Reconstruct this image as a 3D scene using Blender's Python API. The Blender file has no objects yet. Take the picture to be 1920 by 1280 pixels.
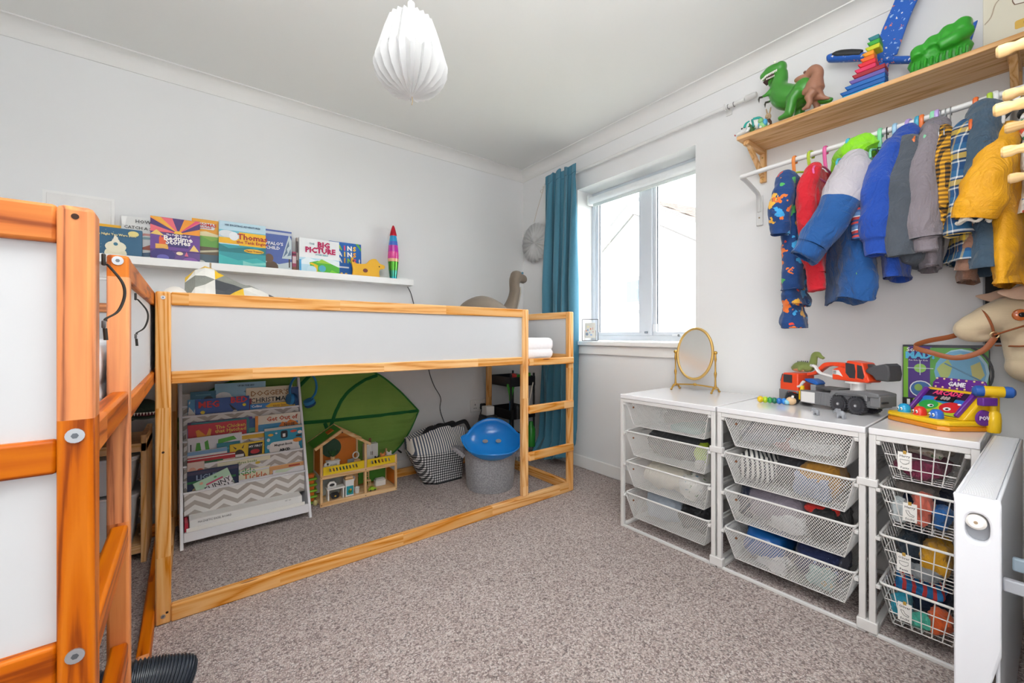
import bpy, bmesh, math, random
from mathutils import Vector as V, Matrix as Mx, Euler
PI = math.pi
random.seed(11)
SC = bpy.context.scene
COL = SC.collection
# ------------------------------------------------------------------ camera, world, sun, exposure
cam = bpy.data.objects.new('camera', bpy.data.cameras.new('camera'))
COL.objects.link(cam)
cam.location = (0, 0, 1.007)
cam.rotation_euler = (PI / 2, 0, -0.6475)
cam.data.sensor_width = 36
cam.data.lens = 777 / 1920 * 36
cam.data.shift_y = -11.5 / 1920
cam.data.clip_start = 0.02
SC.camera = cam
SC.view_settings.view_transform = 'Standard'
SC.view_settings.look = 'None'
SC.view_settings.exposure = 0.60
SC.view_settings.gamma = 1
SC.view_settings.use_curve_mapping = False
w = bpy.data.worlds.new('sky')
SC.world = w
w.use_nodes = True
w.node_tree.nodes['Background'].inputs[0].default_value = (0.93, 0.97, 1.0, 1)
w.node_tree.nodes['Background'].inputs[1].default_value = 10.5
def light(kind, name, loc, rot, energy, color=(1, 1, 1), **kw):
    d = bpy.data.lights.new(name, kind)
    d.energy = energy
    d.color = color
    for k, v in kw.items():
        setattr(d, k, v)
    o = bpy.data.objects.new(name, d)
    o.location = loc
    o.rotation_euler = rot
    COL.objects.link(o)
    return o
light('SUN', 'sun', (-6, 3, 12), (math.radians(48), 0, math.radians(-62)), 1.6, (1, .97, .92), angle=.02)
# added soft area lamp behind the camera, standing in for a flash
light('AREA', 'flash_panel', (-0.1, -1.45, 1.35), (math.radians(86), 0, math.radians(-25)), 11, (.945, .97, .99), shape='RECTANGLE', size=1.6, size_y=1.5)
light('AREA', 'ceiling_bounce', (0.27, -0.02, 1.95), (PI, 0, 0), 52, (.94, .968, .99), shape='RECTANGLE', size=1.0, size_y=.9)  # added lamp facing up, fills the room by way of the ceiling
light('AREA', 'fill_flash', (0.12, -0.14, 1.15), (math.radians(88), 0, math.radians(-82)), 3.2, (1, .97, .97), shape='RECTANGLE', size=.5, size_y=.5, spread=1.9)  # added fill lamp, brightens the wall under the clothes

# ------------------------------------------------------------------ materials
def lin(h):
    h = h.lstrip('#')
    h = ''.join(c * 2 for c in h) if len(h) == 3 else h
    r = []
    for i in (0, 2, 4):
        c = int(h[i:i + 2], 16) / 255
        r.append(c / 12.92 if c <= .04045 else ((c + .055) / 1.055) ** 2.4)
    return (r[0], r[1], r[2], 1)
_mc = {}
class NT:
    """little helper around a node tree"""
    def __init__(s, name):
        s.m = bpy.data.materials.new(name)
        s.m.use_nodes = True
        s.t = s.m.node_tree
        s.b = s.t.nodes['Principled BSDF']
    def n(s, typ, props=None, **ins):
        nd = s.t.nodes.new(typ)
        for k, v in (props or {}).items():
            setattr(nd, k, v)
        for k, v in ins.items():
            k = int(k[1:]) if k[0] == '_' else k
            s.set(nd.inputs[k], v)
        return nd
    def set(s, sock, v):
        if isinstance(v, bpy.types.NodeSocket):
            s.t.links.new(v, sock)
        else:
            sock.default_value = v
    def math(s, op, a, b=0.0, c=0.0):
        nd = s.n('ShaderNodeMath', {'operation': op})
        s.set(nd.inputs[0], a)
        s.set(nd.inputs[1], b)
        s.set(nd.inputs[2], c)
        return nd.outputs[0]
    def coord(s, which='Object'):
        return s.n('ShaderNodeTexCoord').outputs[which]
    def xyz(s, vec=None):
        nd = s.n('ShaderNodeSeparateXYZ', _0=vec or s.coord())
        return nd.outputs
    def mix(s, fac, a, b, mode='MIX'):
        nd = s.n('ShaderNodeMix', {'data_type': 'RGBA', 'blend_type': mode})
        s.set(nd.inputs[0], fac)
        s.set(nd.inputs[6], a)
        s.set(nd.inputs[7], b)
        return nd.outputs[2]
    def ramp(s, fac, stops, interp='LINEAR'):
        nd = s.n('ShaderNodeValToRGB')
        cr = nd.color_ramp
        cr.interpolation = interp
        while len(cr.elements) < len(stops):
            cr.elements.new(.5)
        for e, (p, c) in zip(cr.elements, stops):
            e.position = p
            e.color = lin(c) if isinstance(c, str) else c
        s.set(nd.inputs[0], fac)
        return nd.outputs[0]
    def noise(s, vec, scale, detail=2, rough=.5):
        return s.n('ShaderNodeTexNoise', _0=vec, Scale=scale, Detail=detail, Roughness=rough).outputs
    def mapv(s, vec, scale=(1, 1, 1), loc=(0, 0, 0), rot=(0, 0, 0)):
        return s.n('ShaderNodeMapping', _0=vec, Scale=scale, Location=loc, Rotation=rot).outputs[0]
    def bump(s, h, strength=.3, dist=.002):
        s.set(s.b.inputs['Normal'], s.n('ShaderNodeBump', Height=h, Strength=strength, Distance=dist).outputs[0])
    def fin(s, col=None, rough=None, metal=None, **kw):
        if col is not None:
            s.set(s.b.inputs['Base Color'], col)
        if rough is not None:
            s.set(s.b.inputs['Roughness'], rough)
        if metal is not None:
            s.set(s.b.inputs['Metallic'], metal)
        for k, v in kw.items():
            s.set(s.b.inputs[k], v)
        return s.m
def pm(hexc, rough=.5, var=.05, vs=25, metal=0, bump=0, bs=120, coat=0, sheen=0, trans=0, alpha=1):
    key = (hexc, rough, var, vs, metal, bump, bs, coat, sheen, trans, alpha)
    if key in _mc:
        return _mc[key]
    t = NT('m_' + hexc.strip('#'))
    c = t.coord()
    base = lin(hexc)
    nz = t.noise(c, vs, 3)[0]
    lo = tuple(x * (1 - var) for x in base[:3]) + (1,)
    hi = tuple(min(1, x * (1 + var)) for x in base[:3]) + (1,)
    col = t.mix(nz, lo, hi)
    if bump:
        t.bump(t.noise(c, bs, 3)[0], bump, .003)
    kw = {}
    if coat:
        kw['Coat Weight'] = coat
    if sheen:
        kw['Sheen Weight'] = sheen
    if trans:
        kw['Transmission Weight'] = trans
    if alpha < 1:
        kw['Alpha'] = alpha
    _mc[key] = t.fin(col, rough, metal, **kw)
    return _mc[key]
def fab(h, bump=.5, bs=90, var=.12):
    return pm(h, .9, var, 14, bump=bump, bs=bs, sheen=.15)
def cfab(h, fine=150, crease=.8, rough=.9, sheen=.2):
    key = ('cfab', h, fine, crease)
    if key in _mc:
        return _mc[key]
    t = NT('cloth_' + h.strip('#'))
    c = t.coord()
    wv = t.n('ShaderNodeTexNoise', _0=t.mapv(c, (1.4, 1.4, .8)), Scale=9, Detail=4, Roughness=.55, Distortion=1.6).outputs[0]
    cr = t.math('ABSOLUTE', t.math('SUBTRACT', wv, .5))
    hgt = t.math('ADD', t.math('MULTIPLY', cr, 3.0 * crease), t.math('MULTIPLY', t.noise(c, fine, 3)[0], .16))
    t.bump(hgt, .75, .012)
    b = lin(h)
    _mc[key] = t.fin(t.mix(t.noise(c, 7, 3)[0], tuple(x * .86 for x in b[:3]) + (1,), tuple(min(1, x * 1.1) for x in b[:3]) + (1,)), rough, **{'Sheen Weight': sheen})
    return _mc[key]
FOLD = bpy.data.textures.new('cloth_folds', 'CLOUDS')
FOLD.noise_scale = .075
FOLD.noise_depth = 2
def plas(h, rough=.32):
    return pm(h, rough, .03, 20, coat=.15)
def wood(name, axis, light_, mid, dark, seg=0, ring=26, rough=.42, contrast=1.0, knots=True):
    key = (name, axis)
    if key in _mc:
        return _mc[key]
    t = NT(name + '_' + 'xyz'[axis])
    c = t.coord()
    rnd = t.n('ShaderNodeObjectInfo').outputs['Random']
    comps = list(t.xyz(c)[:3])
    off = t.math('MULTIPLY', rnd, 37.0)
    tone = None
    if seg:
        k = t.math('FLOOR', t.math('DIVIDE', t.math('ADD', comps[axis], t.math('MULTIPLY', rnd, seg)), seg))
        wn = t.n('ShaderNodeTexWhiteNoise', {'noise_dimensions': '2D'}, Vector=t.n('ShaderNodeCombineXYZ', _0=k, _1=off).outputs[0]).outputs[0]
        tone = wn
        off = t.math('ADD', off, t.math('MULTIPLY', wn, 11.0))
    along = t.math('MULTIPLY', comps[axis], .055)
    cc = [t.math('ADD', x, off) for x in comps]
    cc[axis] = t.math('ADD', along, off)
    vec = t.n('ShaderNodeCombineXYZ', _0=cc[0], _1=cc[1], _2=cc[2]).outputs[0]
    big = t.noise(vec, 9, 2)[0]
    rings = t.math('FRACT', t.math('MULTIPLY', big, ring))
    rings = t.math('ABSOLUTE', t.math('SUBTRACT', rings, .5))
    fine = t.noise(vec, 190, 3)[0]
    g = t.math('ADD', t.math('MULTIPLY', rings, 1.1), t.math('MULTIPLY', t.math('SUBTRACT', fine, .5), .45))
    if tone is None:
        tone = rnd
    col = t.ramp(g, [(0, dark), (.16, mid), (.5, light_), (1, light_)])
    a = 1 - .22 * contrast
    br = t.math('ADD', t.math('MULTIPLY', tone, .34 * contrast), a)
    hsv = t.n('ShaderNodeHueSaturation', Color=col, Value=br, Saturation=t.math('ADD', t.math('MULTIPLY', tone, -.22 * contrast), 1.1), Hue=t.math('ADD', t.math('MULTIPLY', tone, .010 * contrast), .496)).outputs[0]
    if knots:
        vo = t.n('ShaderNodeTexVoronoi', Vector=t.mapv(c, tuple(1.3 if i == axis else 9.0 for i in range(3))), Scale=1.7)
        kf = t.ramp(vo.outputs['Distance'], [(0, '#ffffff'), (.055, '#ffffff'), (.075, '#000000')])
        hsv = t.mix(t.math('MULTIPLY', kf, .75), hsv, lin('#6a3413'))
    t.bump(g, .08, .001)
    _mc[key] = t.fin(hsv, rough, **{'Specular IOR Level': .2})
    return _mc[key]
def pine(ax):    # bed by the wall
    return wood('bed_pine', ax, '#f4c388', '#ebae6a', '#d38b44', seg=.52, ring=13, contrast=.6)
def opine(ax):   # older, more orange bed
    return wood('orange_pine', ax, '#dd7b26', '#cc6614', '#96420c', seg=.47, ring=12, contrast=1.15)
def spine(ax):   # shelf pine
    return wood('shelf_pine', ax, '#ecc596', '#e2b47f', '#cc9a62', ring=16, contrast=.35)

# ------------------------------------------------------------------ mesh builder
def frame_from(d):
    d = d.normalized()
    a = V((0, 0, 1)) if abs(d.z) < .9 else V((1, 0, 0))
    u = d.cross(a).normalized()
    return u, d.cross(u).normalized()
class B:
    def __init__(s):
        s.v, s.f, s.mi, s.mats = [], [], [], []
        s.cur = 0
        s.T = None
    def mat(s, m):
        if m not in s.mats:
            s.mats.append(m)
        s.cur = s.mats.index(m)
        return s
    def add(s, vs, fs, m=None):
        if m is not None:
            s.mat(m)
        b = len(s.v)
        if s.T is not None:
            vs = [s.T @ V(p) for p in vs]
        s.v.extend([tuple(p) for p in vs])
        for f in fs:
            s.f.append([i + b for i in f])
            s.mi.append(s.cur)
        return s
    def box(s, lo, hi, m=None, R=None, c=None):
        x0, y0, z0 = lo
        x1, y1, z1 = hi
        vs = [V(p) for p in ((x0, y0, z0), (x1, y0, z0), (x1, y1, z0), (x0, y1, z0), (x0, y0, z1), (x1, y0, z1), (x1, y1, z1), (x0, y1, z1))]
        if R is not None:
            c = V(c) if c is not None else (vs[0] + vs[6]) / 2
            vs = [R @ (p - c) + c for p in vs]
        return s.add(vs, [(0, 3, 2, 1), (4, 5, 6, 7), (0, 1, 5, 4), (1, 2, 6, 5), (2, 3, 7, 6), (3, 0, 4, 7)], m)
    def rings(s, rings, closed_loop=False, cap0=True, cap1=True, m=None):
        n = len(rings[0])
        vs = [p for r in rings for p in r]
        fs = []
        k = len(rings)
        for i in range(k if closed_loop else k - 1):
            a, b = i * n, ((i + 1) % k) * n
            for j in range(n):
                j2 = (j + 1) % n
                fs.append((a + j, a + j2, b + j2, b + j))
        if not closed_loop:
            if cap0:
                fs.append(tuple(range(n))[::-1])
            if cap1:
                fs.append(tuple(range((k - 1) * n, k * n)))
        return s.add(vs, fs, m)
    def cyl(s, p0, p1, r0, r1=None, n=12, m=None, cap=True):
        p0, p1 = V(p0), V(p1)
        r1 = r0 if r1 is None else r1
        u, w_ = frame_from(p1 - p0)
        rg = []
        for p, r in ((p0, r0), (p1, r1)):
            rg.append([p + (u * math.cos(2 * PI * j / n) + w_ * math.sin(2 * PI * j / n)) * r for j in range(n)])
        return s.rings(rg, cap0=cap, cap1=cap, m=m)
    def tube(s, pts, r, n=8, m=None, closed=False, flat=None, up=None, cap=True):
        """swept circle; r a number or a list; flat=(a,b) multiplies the two cross axes"""
        pts = [V(p) for p in pts]
        k = len(pts)
        rs = r if isinstance(r, (list, tuple)) else [r] * k
        fl = flat or (1, 1)
        rg = []
        u = None
        for i in range(k):
            a = pts[(i - 1) % k] if (closed or i > 0) else pts[i]
            b = pts[(i + 1) % k] if (closed or i < k - 1) else pts[i]
            d = (b - a).normalized()
            if up is not None:
                u = d.cross(V(up))
                u = u.normalized() if u.length > 1e-6 else frame_from(d)[0]
            elif u is None:
                u = frame_from(d)[0]
            else:
                u = (u - d * u.dot(d)).normalized()
            w_ = d.cross(u)
            rr = rs[i]
            ra, rb = rr if isinstance(rr, (list, tuple)) else (rr * fl[0], rr * fl[1])
            rg.append([pts[i] + u * math.cos(2 * PI * j / n) * ra + w_ * math.sin(2 * PI * j / n) * rb for j in range(n)])
        return s.rings(rg, closed_loop=closed, cap0=cap, cap1=cap, m=m)
    def lathe(s, prof, n=24, o=(0, 0, 0), m=None, axis='z', cap=True):
        o = V(o)
        rg = []
        for r, z in prof:
            ring = []
            for j in range(n):
                a = 2 * PI * j / n
                p = V((r * math.cos(a), r * math.sin(a), z))
                if axis == 'x':
                    p = V((p.z, p.x, p.y))
                elif axis == 'y':
                    p = V((p.y, p.z, p.x))
                ring.append(o + p)
            rg.append(ring)
        return s.rings(rg, cap0=cap, cap1=cap, m=m)
    def ell(s, c, r, n=14, k=9, m=None, R=None):
        c = V(c)
        r = (r, r, r) if isinstance(r, (int, float)) else r
        rg = []
        for i in range(k + 1):
            ph = -PI / 2 + PI * i / k
            cr = max(math.cos(ph), .02)
            ring = []
            for j in range(n):
                a = 2 * PI * j / n
                p = V((r[0] * cr * math.cos(a), r[1] * cr * math.sin(a), r[2] * math.sin(ph)))
                ring.append(c + (R @ p if R is not None else p))
            rg.append(ring)
        return s.rings(rg, m=m)
    def prism(s, poly, h0, h1, m=None, T=None):
        """polygon in local xy extruded along local z from h0 to h1; T maps to the mesh"""
        n = len(poly)
        vs = [V((x, y, h0)) for x, y in poly] + [V((x, y, h1)) for x, y in poly]
        if T is not None:
            vs = [T @ p for p in vs]
        fs = [tuple(range(n))[::-1], tuple(range(n, 2 * n))] + [(i, (i + 1) % n, n + (i + 1) % n, n + i) for i in range(n)]
        return s.add(vs, fs, m)
    def sheet(s, fn, nu, nv, th=.003, m=None, loop=False):
        """a cloth-like sheet: fn(u,v) -> point, given its thickness along the normals"""
        P = [[V(fn(i / nu, j / nv)) for j in range(nv + 1)] for i in range(nu + 1)]
        N = []
        for i in range(nu + 1):
            row = []
            for j in range(nv + 1):
                du = P[min(i + 1, nu)][j] - P[max(i - 1, 0)][j]
                dv = P[i][min(j + 1, nv)] - P[i][max(j - 1, 0)]
                nn = du.cross(dv)
                row.append(nn.normalized() if nn.length > 1e-12 else V((0, 0, 1)))
            N.append(row)
        vs, fs = [], []
        for k in (-.5, .5):
            for i in range(nu + 1):
                for j in range(nv + 1):
                    vs.append(P[i][j] + N[i][j] * th * k)
        M = (nu + 1) * (nv + 1)
        ix = lambda i, j: i * (nv + 1) + j
        for i in range(nu):
            for j in range(nv):
                q = (ix(i, j), ix(i + 1, j), ix(i + 1, j + 1), ix(i, j + 1))
                fs.append(q[::-1])
                fs.append(tuple(a + M for a in q))
        edge = [ix(i, 0) for i in range(nu + 1)] + [ix(nu, j) for j in range(1, nv + 1)] + [ix(i, nv) for i in range(nu - 1, -1, -1)] + [ix(0, j) for j in range(nv - 1, 0, -1)]
        for a, b in zip(edge, edge[1:] + edge[:1]):
            fs.append((a, b, b + M, a + M))
        return s.add(vs, fs, m)
    def mesh(s, name, ang=40):
        me = bpy.data.meshes.new(name)
        me.from_pydata(s.v, [], s.f)
        for m in s.mats:
            me.materials.append(m)
        me.polygons.foreach_set('material_index', s.mi)
        me.polygons.foreach_set('use_smooth', [True] * len(s.f))
        me.set_sharp_from_angle(angle=math.radians(ang))
        me.update()
        return me
    def ob(s, name, parent=None, bev=0, sub=0, ang=40, rem=0, smooth=0, loc=None, rz=None):
        o = bpy.data.objects.new(name, s.mesh(name, ang))
        COL.objects.link(o)
        if parent is not None:
            o.parent = parent
        if loc is not None:
            o.location = loc
        if rz is not None:
            o.rotation_euler = (0, 0, rz) if isinstance(rz, (int, float)) else rz
        if rem:
            r = o.modifiers.new('fuse', 'REMESH')
            r.mode = 'VOXEL'
            r.voxel_size = rem
            r.use_smooth_shade = True
        if smooth:
            q = o.modifiers.new('relax', 'SMOOTH')
            q.factor = .5
            q.iterations = smooth
        if bev:
            b = o.modifiers.new('edge', 'BEVEL')
            b.width = bev
            b.segments = 2
            b.limit_method = 'ANGLE'
            b.angle_limit = math.radians(50)
            b.harden_normals = False
        if sub:
            q = o.modifiers.new('sub', 'SUBSURF')
            q.levels = q.render_levels = sub
        return o
def tag(o, label=None, cat=None, group=None, kind=None):
    if label:
        o['label'] = label
    if cat:
        o['category'] = cat
    if group:
        o['group'] = group
    if kind:
        o['kind'] = kind
    return o
def thing(name, label, cat, loc=(0, 0, 0), rz=0, group=None):
    o = bpy.data.objects.new(name, None)
    COL.objects.link(o)
    o.empty_display_size = .05
    o.location = loc
    o.rotation_euler = (0, 0, rz) if isinstance(rz, (int, float)) else rz
    return tag(o, label, cat, group)
def dup(root, loc, rz=None, label=None, group=None):
    kids = {}
    r = root.copy()
    COL.objects.link(r)
    r.location = loc
    if rz is not None:
        r.rotation_euler = (0, 0, rz) if isinstance(rz, (int, float)) else rz
    if label:
        r['label'] = label
    if group:
        r['group'] = group
    for ch in root.children:
        c = ch.copy()
        COL.objects.link(c)
        c.parent = r
        for g in ch.children:
            d = g.copy()
            COL.objects.link(d)
            d.parent = c
    return r
def struct(o):
    o['kind'] = 'structure'
    return o
def txt(s, size, m, parent, T, name='lettering', ext=.0004, align='CENTER', sx=1.0, bold=.0):
    """flat lettering; T places it (text lies in local xy, reads along +x)"""
    cu = bpy.data.curves.new(name, 'FONT')
    cu.body = s
    cu.size = size
    cu.extrude = ext
    cu.resolution_u = 1
    cu.offset = bold
    cu.align_x = align
    cu.align_y = 'CENTER'
    tmp = bpy.data.objects.new('tmp_text', cu)
    COL.objects.link(tmp)
    bpy.context.view_layer.update()
    me = bpy.data.meshes.new_from_object(tmp.evaluated_get(bpy.context.evaluated_depsgraph_get()))
    bpy.data.objects.remove(tmp)
    me.transform(T @ Mx.Diagonal((sx, 1, 1, 1)))
    me.materials.clear()
    me.materials.append(m)
    me.name = name
    o = bpy.data.objects.new(name, me)
    COL.objects.link(o)
    o.parent = parent
    return o
def axes(o, ux, uy, uz):
    return Mx((tuple(a[i] for a in (ux, uy, uz)) + (o[i],) for i in range(3))).to_4x4() if False else Mx(((ux[0], uy[0], uz[0], o[0]), (ux[1], uy[1], uz[1], o[1]), (ux[2], uy[2], uz[2], o[2]), (0, 0, 0, 1)))
def arc(cx, cy, r, a0, a1, n, ry=None):
    ry = r if ry is None else ry
    return [(cx + r * math.cos(a0 + (a1 - a0) * i / n), cy + ry * math.sin(a0 + (a1 - a0) * i / n)) for i in range(n + 1)]
def rrect(x0, y0, x1, y1, r, n=4):
    return arc(x1 - r, y1 - r, r, 0, PI / 2, n) + arc(x0 + r, y1 - r, r, PI / 2, PI, n) + arc(x0 + r, y0 + r, r, PI, 1.5 * PI, n) + arc(x1 - r, y0 + r, r, 1.5 * PI, 2 * PI, n)
def spl(pts, n=6):
    """Catmull-Rom through points (any dimension)"""
    pts = [tuple(p) for p in pts]
    q = [pts[0]] + pts + [pts[-1]]
    out = []
    for i in range(1, len(q) - 2):
        a, b, c, d = q[i - 1:i + 3]
        for k in range(n):
            t = k / n
            out.append(tuple(.5 * (2 * b[j] + (c[j] - a[j]) * t + (2 * a[j] - 5 * b[j] + 4 * c[j] - d[j]) * t * t + (3 * b[j] - a[j] - 3 * c[j] + d[j]) * t ** 3) for j in range(len(b))))
    out.append(pts[-1])
    return out
# ------------------------------------------------------------------ room shell
XW, YW, ZC, XL = 2.336, 2.925, 2.458, -1.25
def wallmat():
    t = NT('white_paint')
    c = t.coord()
    t.bump(t.noise(c, 260, 3)[0], .06, .001)
    return t.fin(t.mix(t.noise(c, 1.3, 2)[0], lin('#e8e8e8'), lin('#eeeeee')), .75)
def ceilmat():
    t = NT('ceiling_paint')
    c = t.coord()
    t.bump(t.noise(c, 200, 3)[0], .05, .001)
    return t.fin(t.mix(t.noise(c, 1.1, 2)[0], lin('#e9e9e6'), lin('#eeeeeb')), .85)
def carpetmat():
    t = NT('flecked_carpet')
    c = t.coord()
    jit = t.n('ShaderNodeVectorMath', {'operation': 'ADD'}, _0=c, _1=t.n('ShaderNodeVectorMath', {'operation': 'SCALE'}, _0=t.noise(c, 70, 2)[1], Scale=.012).outputs[0]).outputs[0]
    vo = t.n('ShaderNodeTexVoronoi', Vector=jit, Scale=190)
    cell = t.n('ShaderNodeSeparateColor', _0=vo.outputs['Color']).outputs[0]
    col = t.ramp(cell, [(0, '#84706c'), (.2, '#b39e98'), (.42, '#d0bdb6'), (.62, '#dccbc5'), (.8, '#eadcd6'), (1, '#f6ece7')], 'LINEAR')
    big = t.noise(c, 3.5, 3)[0]
    col = t.mix(.16, col, t.ramp(big, [(.3, '#b5a29c'), (.7, '#d8c5be')]))
    dark = t.ramp(vo.outputs['Distance'], [(0, '#ffffff'), (.55, '#e6e6e6'), (.95, '#a0a0a0')])
    col = t.mix(1.0, col, dark, 'MULTIPLY')
    h = t.math('SUBTRACT', t.math('MULTIPLY', t.noise(c, 420, 2)[0], .6), vo.outputs['Distance'])
    t.bump(h, .9, .006)
    return t.fin(col, .97, **{'Sheen Weight': .1})
WALL, CEIL, CARPET = wallmat(), ceilmat(), carpetmat()
GLOSSW = pm('#f1f0ee', .3, .02, 8)
struct(B().box((XL - .1, -2.6, -.1), (XW + .3, YW + .2, 0), CARPET).ob('floor'))
struct(B().box((XL - .1, -2.6, ZC), (XW + .3, YW + .2, ZC + .1), CEIL).ob('ceiling'))
struct(B().box((XL - .1, YW, 0), (XW + .3, YW + .2, ZC), WALL).ob('wall_back'))
struct(B().box((XL - .1, -2.6, 0), (XL, YW, ZC), WALL).ob('wall_left'))  # stretched back past the camera, unseen, to block the sun
# the window wall, with its opening
WY0, WY1, WZ0, WZ1 = 1.296, 2.25, .955, 2.13
wb = B()
for lo, hi in (((XW, -.02, 0), (XW + .26, WY0, ZC)), ((XW, WY1, 0), (XW + .26, YW, ZC)), ((XW, WY0, 0), (XW + .26, WY1, WZ0)), ((XW, WY0, WZ1), (XW + .26, WY1, ZC))):
    wb.box(lo, hi, WALL)
struct(wb.ob('wall_right'))
# the wall that carries the radiator and pegs, and the doorway the picture is taken from
struct(B().box((.97, -.12, 0), (XW + .26, -.022, ZC), WALL).ob('wall_near'))
struct(B().box((XL - .1, -2.7, 0), (XW + .3, -2.6, ZC), WALL).box((XW + .2, -2.6, 0), (XW + .3, -.12, ZC), WALL).ob('wall_hall_added'))  # unseen hall walls added to shut out sky light and bounce the lamps
def coving(name, a, b, inward):
    """a quarter-hollow plaster cove from a to b; inward = unit vector into the room"""
    n = 8
    D, H = .078, .072
    prof = [(0, -H - .004), (.006, -H - .004), (.006, -H)]
    prof += [(.006 + (D - .012) * (1 - math.cos(t * PI / 2 / n)), -H + (H - .006) * math.sin(t * PI / 2 / n)) for t in range(n + 1)]
    prof += [(D, -.006), (D, 0), (0, 0)]
    a, b, i = V(a), V(b), V(inward)
    bb = B()
    bb.rings([[p + i * u + V((0, 0, 1)) * v for u, v in prof] for p in (a, b)], m=pm('#e9e8e5', .7, .02, 4))
    return struct(bb.ob(name, ang=30))
coving('trim_1', (XL, YW, ZC), (XW, YW, ZC), (0, -1, 0))
coving('trim_2', (XW, YW, ZC), (XW, -.02, ZC), (-1, 0, 0))
coving('trim_3', (XL, 0, ZC), (XL, YW, ZC), (1, 0, 0))
def skirting(name, lo, hi):
    return struct(B().box(lo, hi, GLOSSW).ob(name, bev=.006))
skirting('baseboard_right', (XW - .014, .02, 0), (XW, YW, .092))
skirting('baseboard_back', (XL, YW - .014, 0), (XW, YW, .092))
# window: frame, sashes, glass, blind cassette, sill
WHT = pm('#d6dbe2', .35, .02, 10)
ALU = pm('#dfe3e8', .3, .03, 12)
def glassmat():
    t = NT('window_glass')
    tr = t.n('ShaderNodeBsdfTransparent').outputs[0]
    gl = t.n('ShaderNodeBsdfGlossy', Roughness=.02).outputs[0]
    fr = t.n('ShaderNodeFresnel', IOR=1.45).outputs[0]
    mx = t.n('ShaderNodeMixShader', _0=t.math('MULTIPLY', fr, .6), _1=tr, _2=gl).outputs[0]
    t.t.links.new(mx, t.t.nodes['Material Output'].inputs[0])
    return t.m
GLASS = glassmat()
wf = B()
XF = 2.5
wf.box((XF, WY0, WZ0 + .012), (XF + .06, WY1, WZ0 + .05), WHT).box((XF, WY0, WZ1 - .06), (XF + .06, WY1, WZ1), WHT)
wf.box((XF, WY1 - .036, WZ0 + .05), (XF + .06, WY1, WZ1 - .06), WHT).box((XF, WY0, WZ0 + .05), (XF + .06, WY0 + .036, WZ1 - .06), WHT)
win = wf.ob('window_1', bev=.003)
struct(win)
B().box((XF - .004, 1.70, WZ0 + .05), (XF + .06, 1.785, WZ1 - .06), WHT).ob('mullion', win, bev=.003)
for nm, y0, y1, m in (('left_sash', 1.79, WY1 - .036, WHT), ('right_sash', WY0 + .036, 1.70, WHT)):
    t_ = .026
    z0, z1 = WZ0 + .05, WZ1 - .06
    s_ = B()
    s_.box((XF + .008, y0, z0), (XF + .05, y1, z0 + t_), m).box((XF + .008, y0, z1 - t_), (XF + .05, y1, z1), m)
    s_.box((XF + .008, y0, z0 + t_), (XF + .05, y0 + t_, z1 - t_), m).box((XF + .008, y1 - t_, z0 + t_), (XF + .05, y1, z1 - t_), m)
    so = s_.ob('sash', win, bev=.003)
    B().box((XF + .026, y0 + t_, z0 + t_), (XF + .032, y1 - t_, z1 - t_), GLASS).ob('pane', so)
    gk = pm('#3c434a', .6, .04, 20)
    g_ = B()
    for yy in (y0 + t_, y1 - t_ - .005):
        g_.box((XF + .02, yy, z0 + t_), (XF + .026, yy + .005, z1 - t_), gk)
    g_.ob('gasket', so)
B().box((XF - .012, 1.66, 1.03), (XF + .005, 1.69, 1.085), ALU).box((XF - .02, 1.73, 1.02), (XF - .004, 1.75, 1.035), pm('#8a9097', .3, metal=.8)).ob('window_latch', win, bev=.003)
st = B()
st.box((XF - .016, 1.42, WZ0 + .045), (XF, 1.54, WZ0 + .06), ALU).cyl((XF - .022, 1.49, WZ0 + .052), (XF, 1.49, WZ0 + .052), .009, m=pm('#a5aab0', .3, metal=.8))
st.ob('window_stay', win, bev=.002)
# timber lining of the opening: head and jamb are the plaster itself, the sill is a board with an apron below
sl = B().box((XW - .045, WY0 - .03, WZ0 - .024), (XF + .01, WY1 + .03, WZ0 + .008), GLOSSW).ob('window_sill', win, bev=.006)
B().box((XW - .018, WY0 - .03, .868), (XW, WY1 + .03, WZ0 - .026), GLOSSW).ob('sill_apron', win, bev=.002)
bl = thing('roller_blind', 'white roller blind rolled up at the top of the window', 'blind', (XF - .05, WY0 + .02, WZ1 - .072))
b_ = B().lathe([(.001, 0), (.027, 0), (.027, .9), (.001, .9)], 18, m=pm('#eceff0', .5), axis='y')
b_.ob('blind_roll', bl)
B().box((.006, .012, -.05), (.014, .885, -.02), pm('#dfe6e4', .4)).ob('bottom_bar', bl, bev=.003)
for yy in (-.012, .9):
    B().prism(rrect(-.034, -.036, .034, .04, .012), 0, .01, pm('#eef0ee', .4), axes((0, yy, 0), (1, 0, 0), (0, 0, 1), (0, 1, 0))).ob('bracket', bl, bev=.002)
# white access panel on the back wall behind the first bed
ap = tag(thing('access_panel', 'flush white access panel on the wall above the near bed', 'panel', (-.58, YW, 1.30)), None)
B().box((0, -.012, 0), (.225, 0, .39), pm('#eceae8', .6)).ob('panel_board', ap, bev=.003)
B().box((-.012, -.008, -.012), (.237, 0, 0), GLOSSW).box((-.012, -.008, .39), (.237, 0, .402), GLOSSW).box((.225, -.008, 0), (.237, 0, .39), GLOSSW).box((-.012, -.008, 0), (0, 0, .39), GLOSSW).ob('panel_frame', ap)

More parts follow.
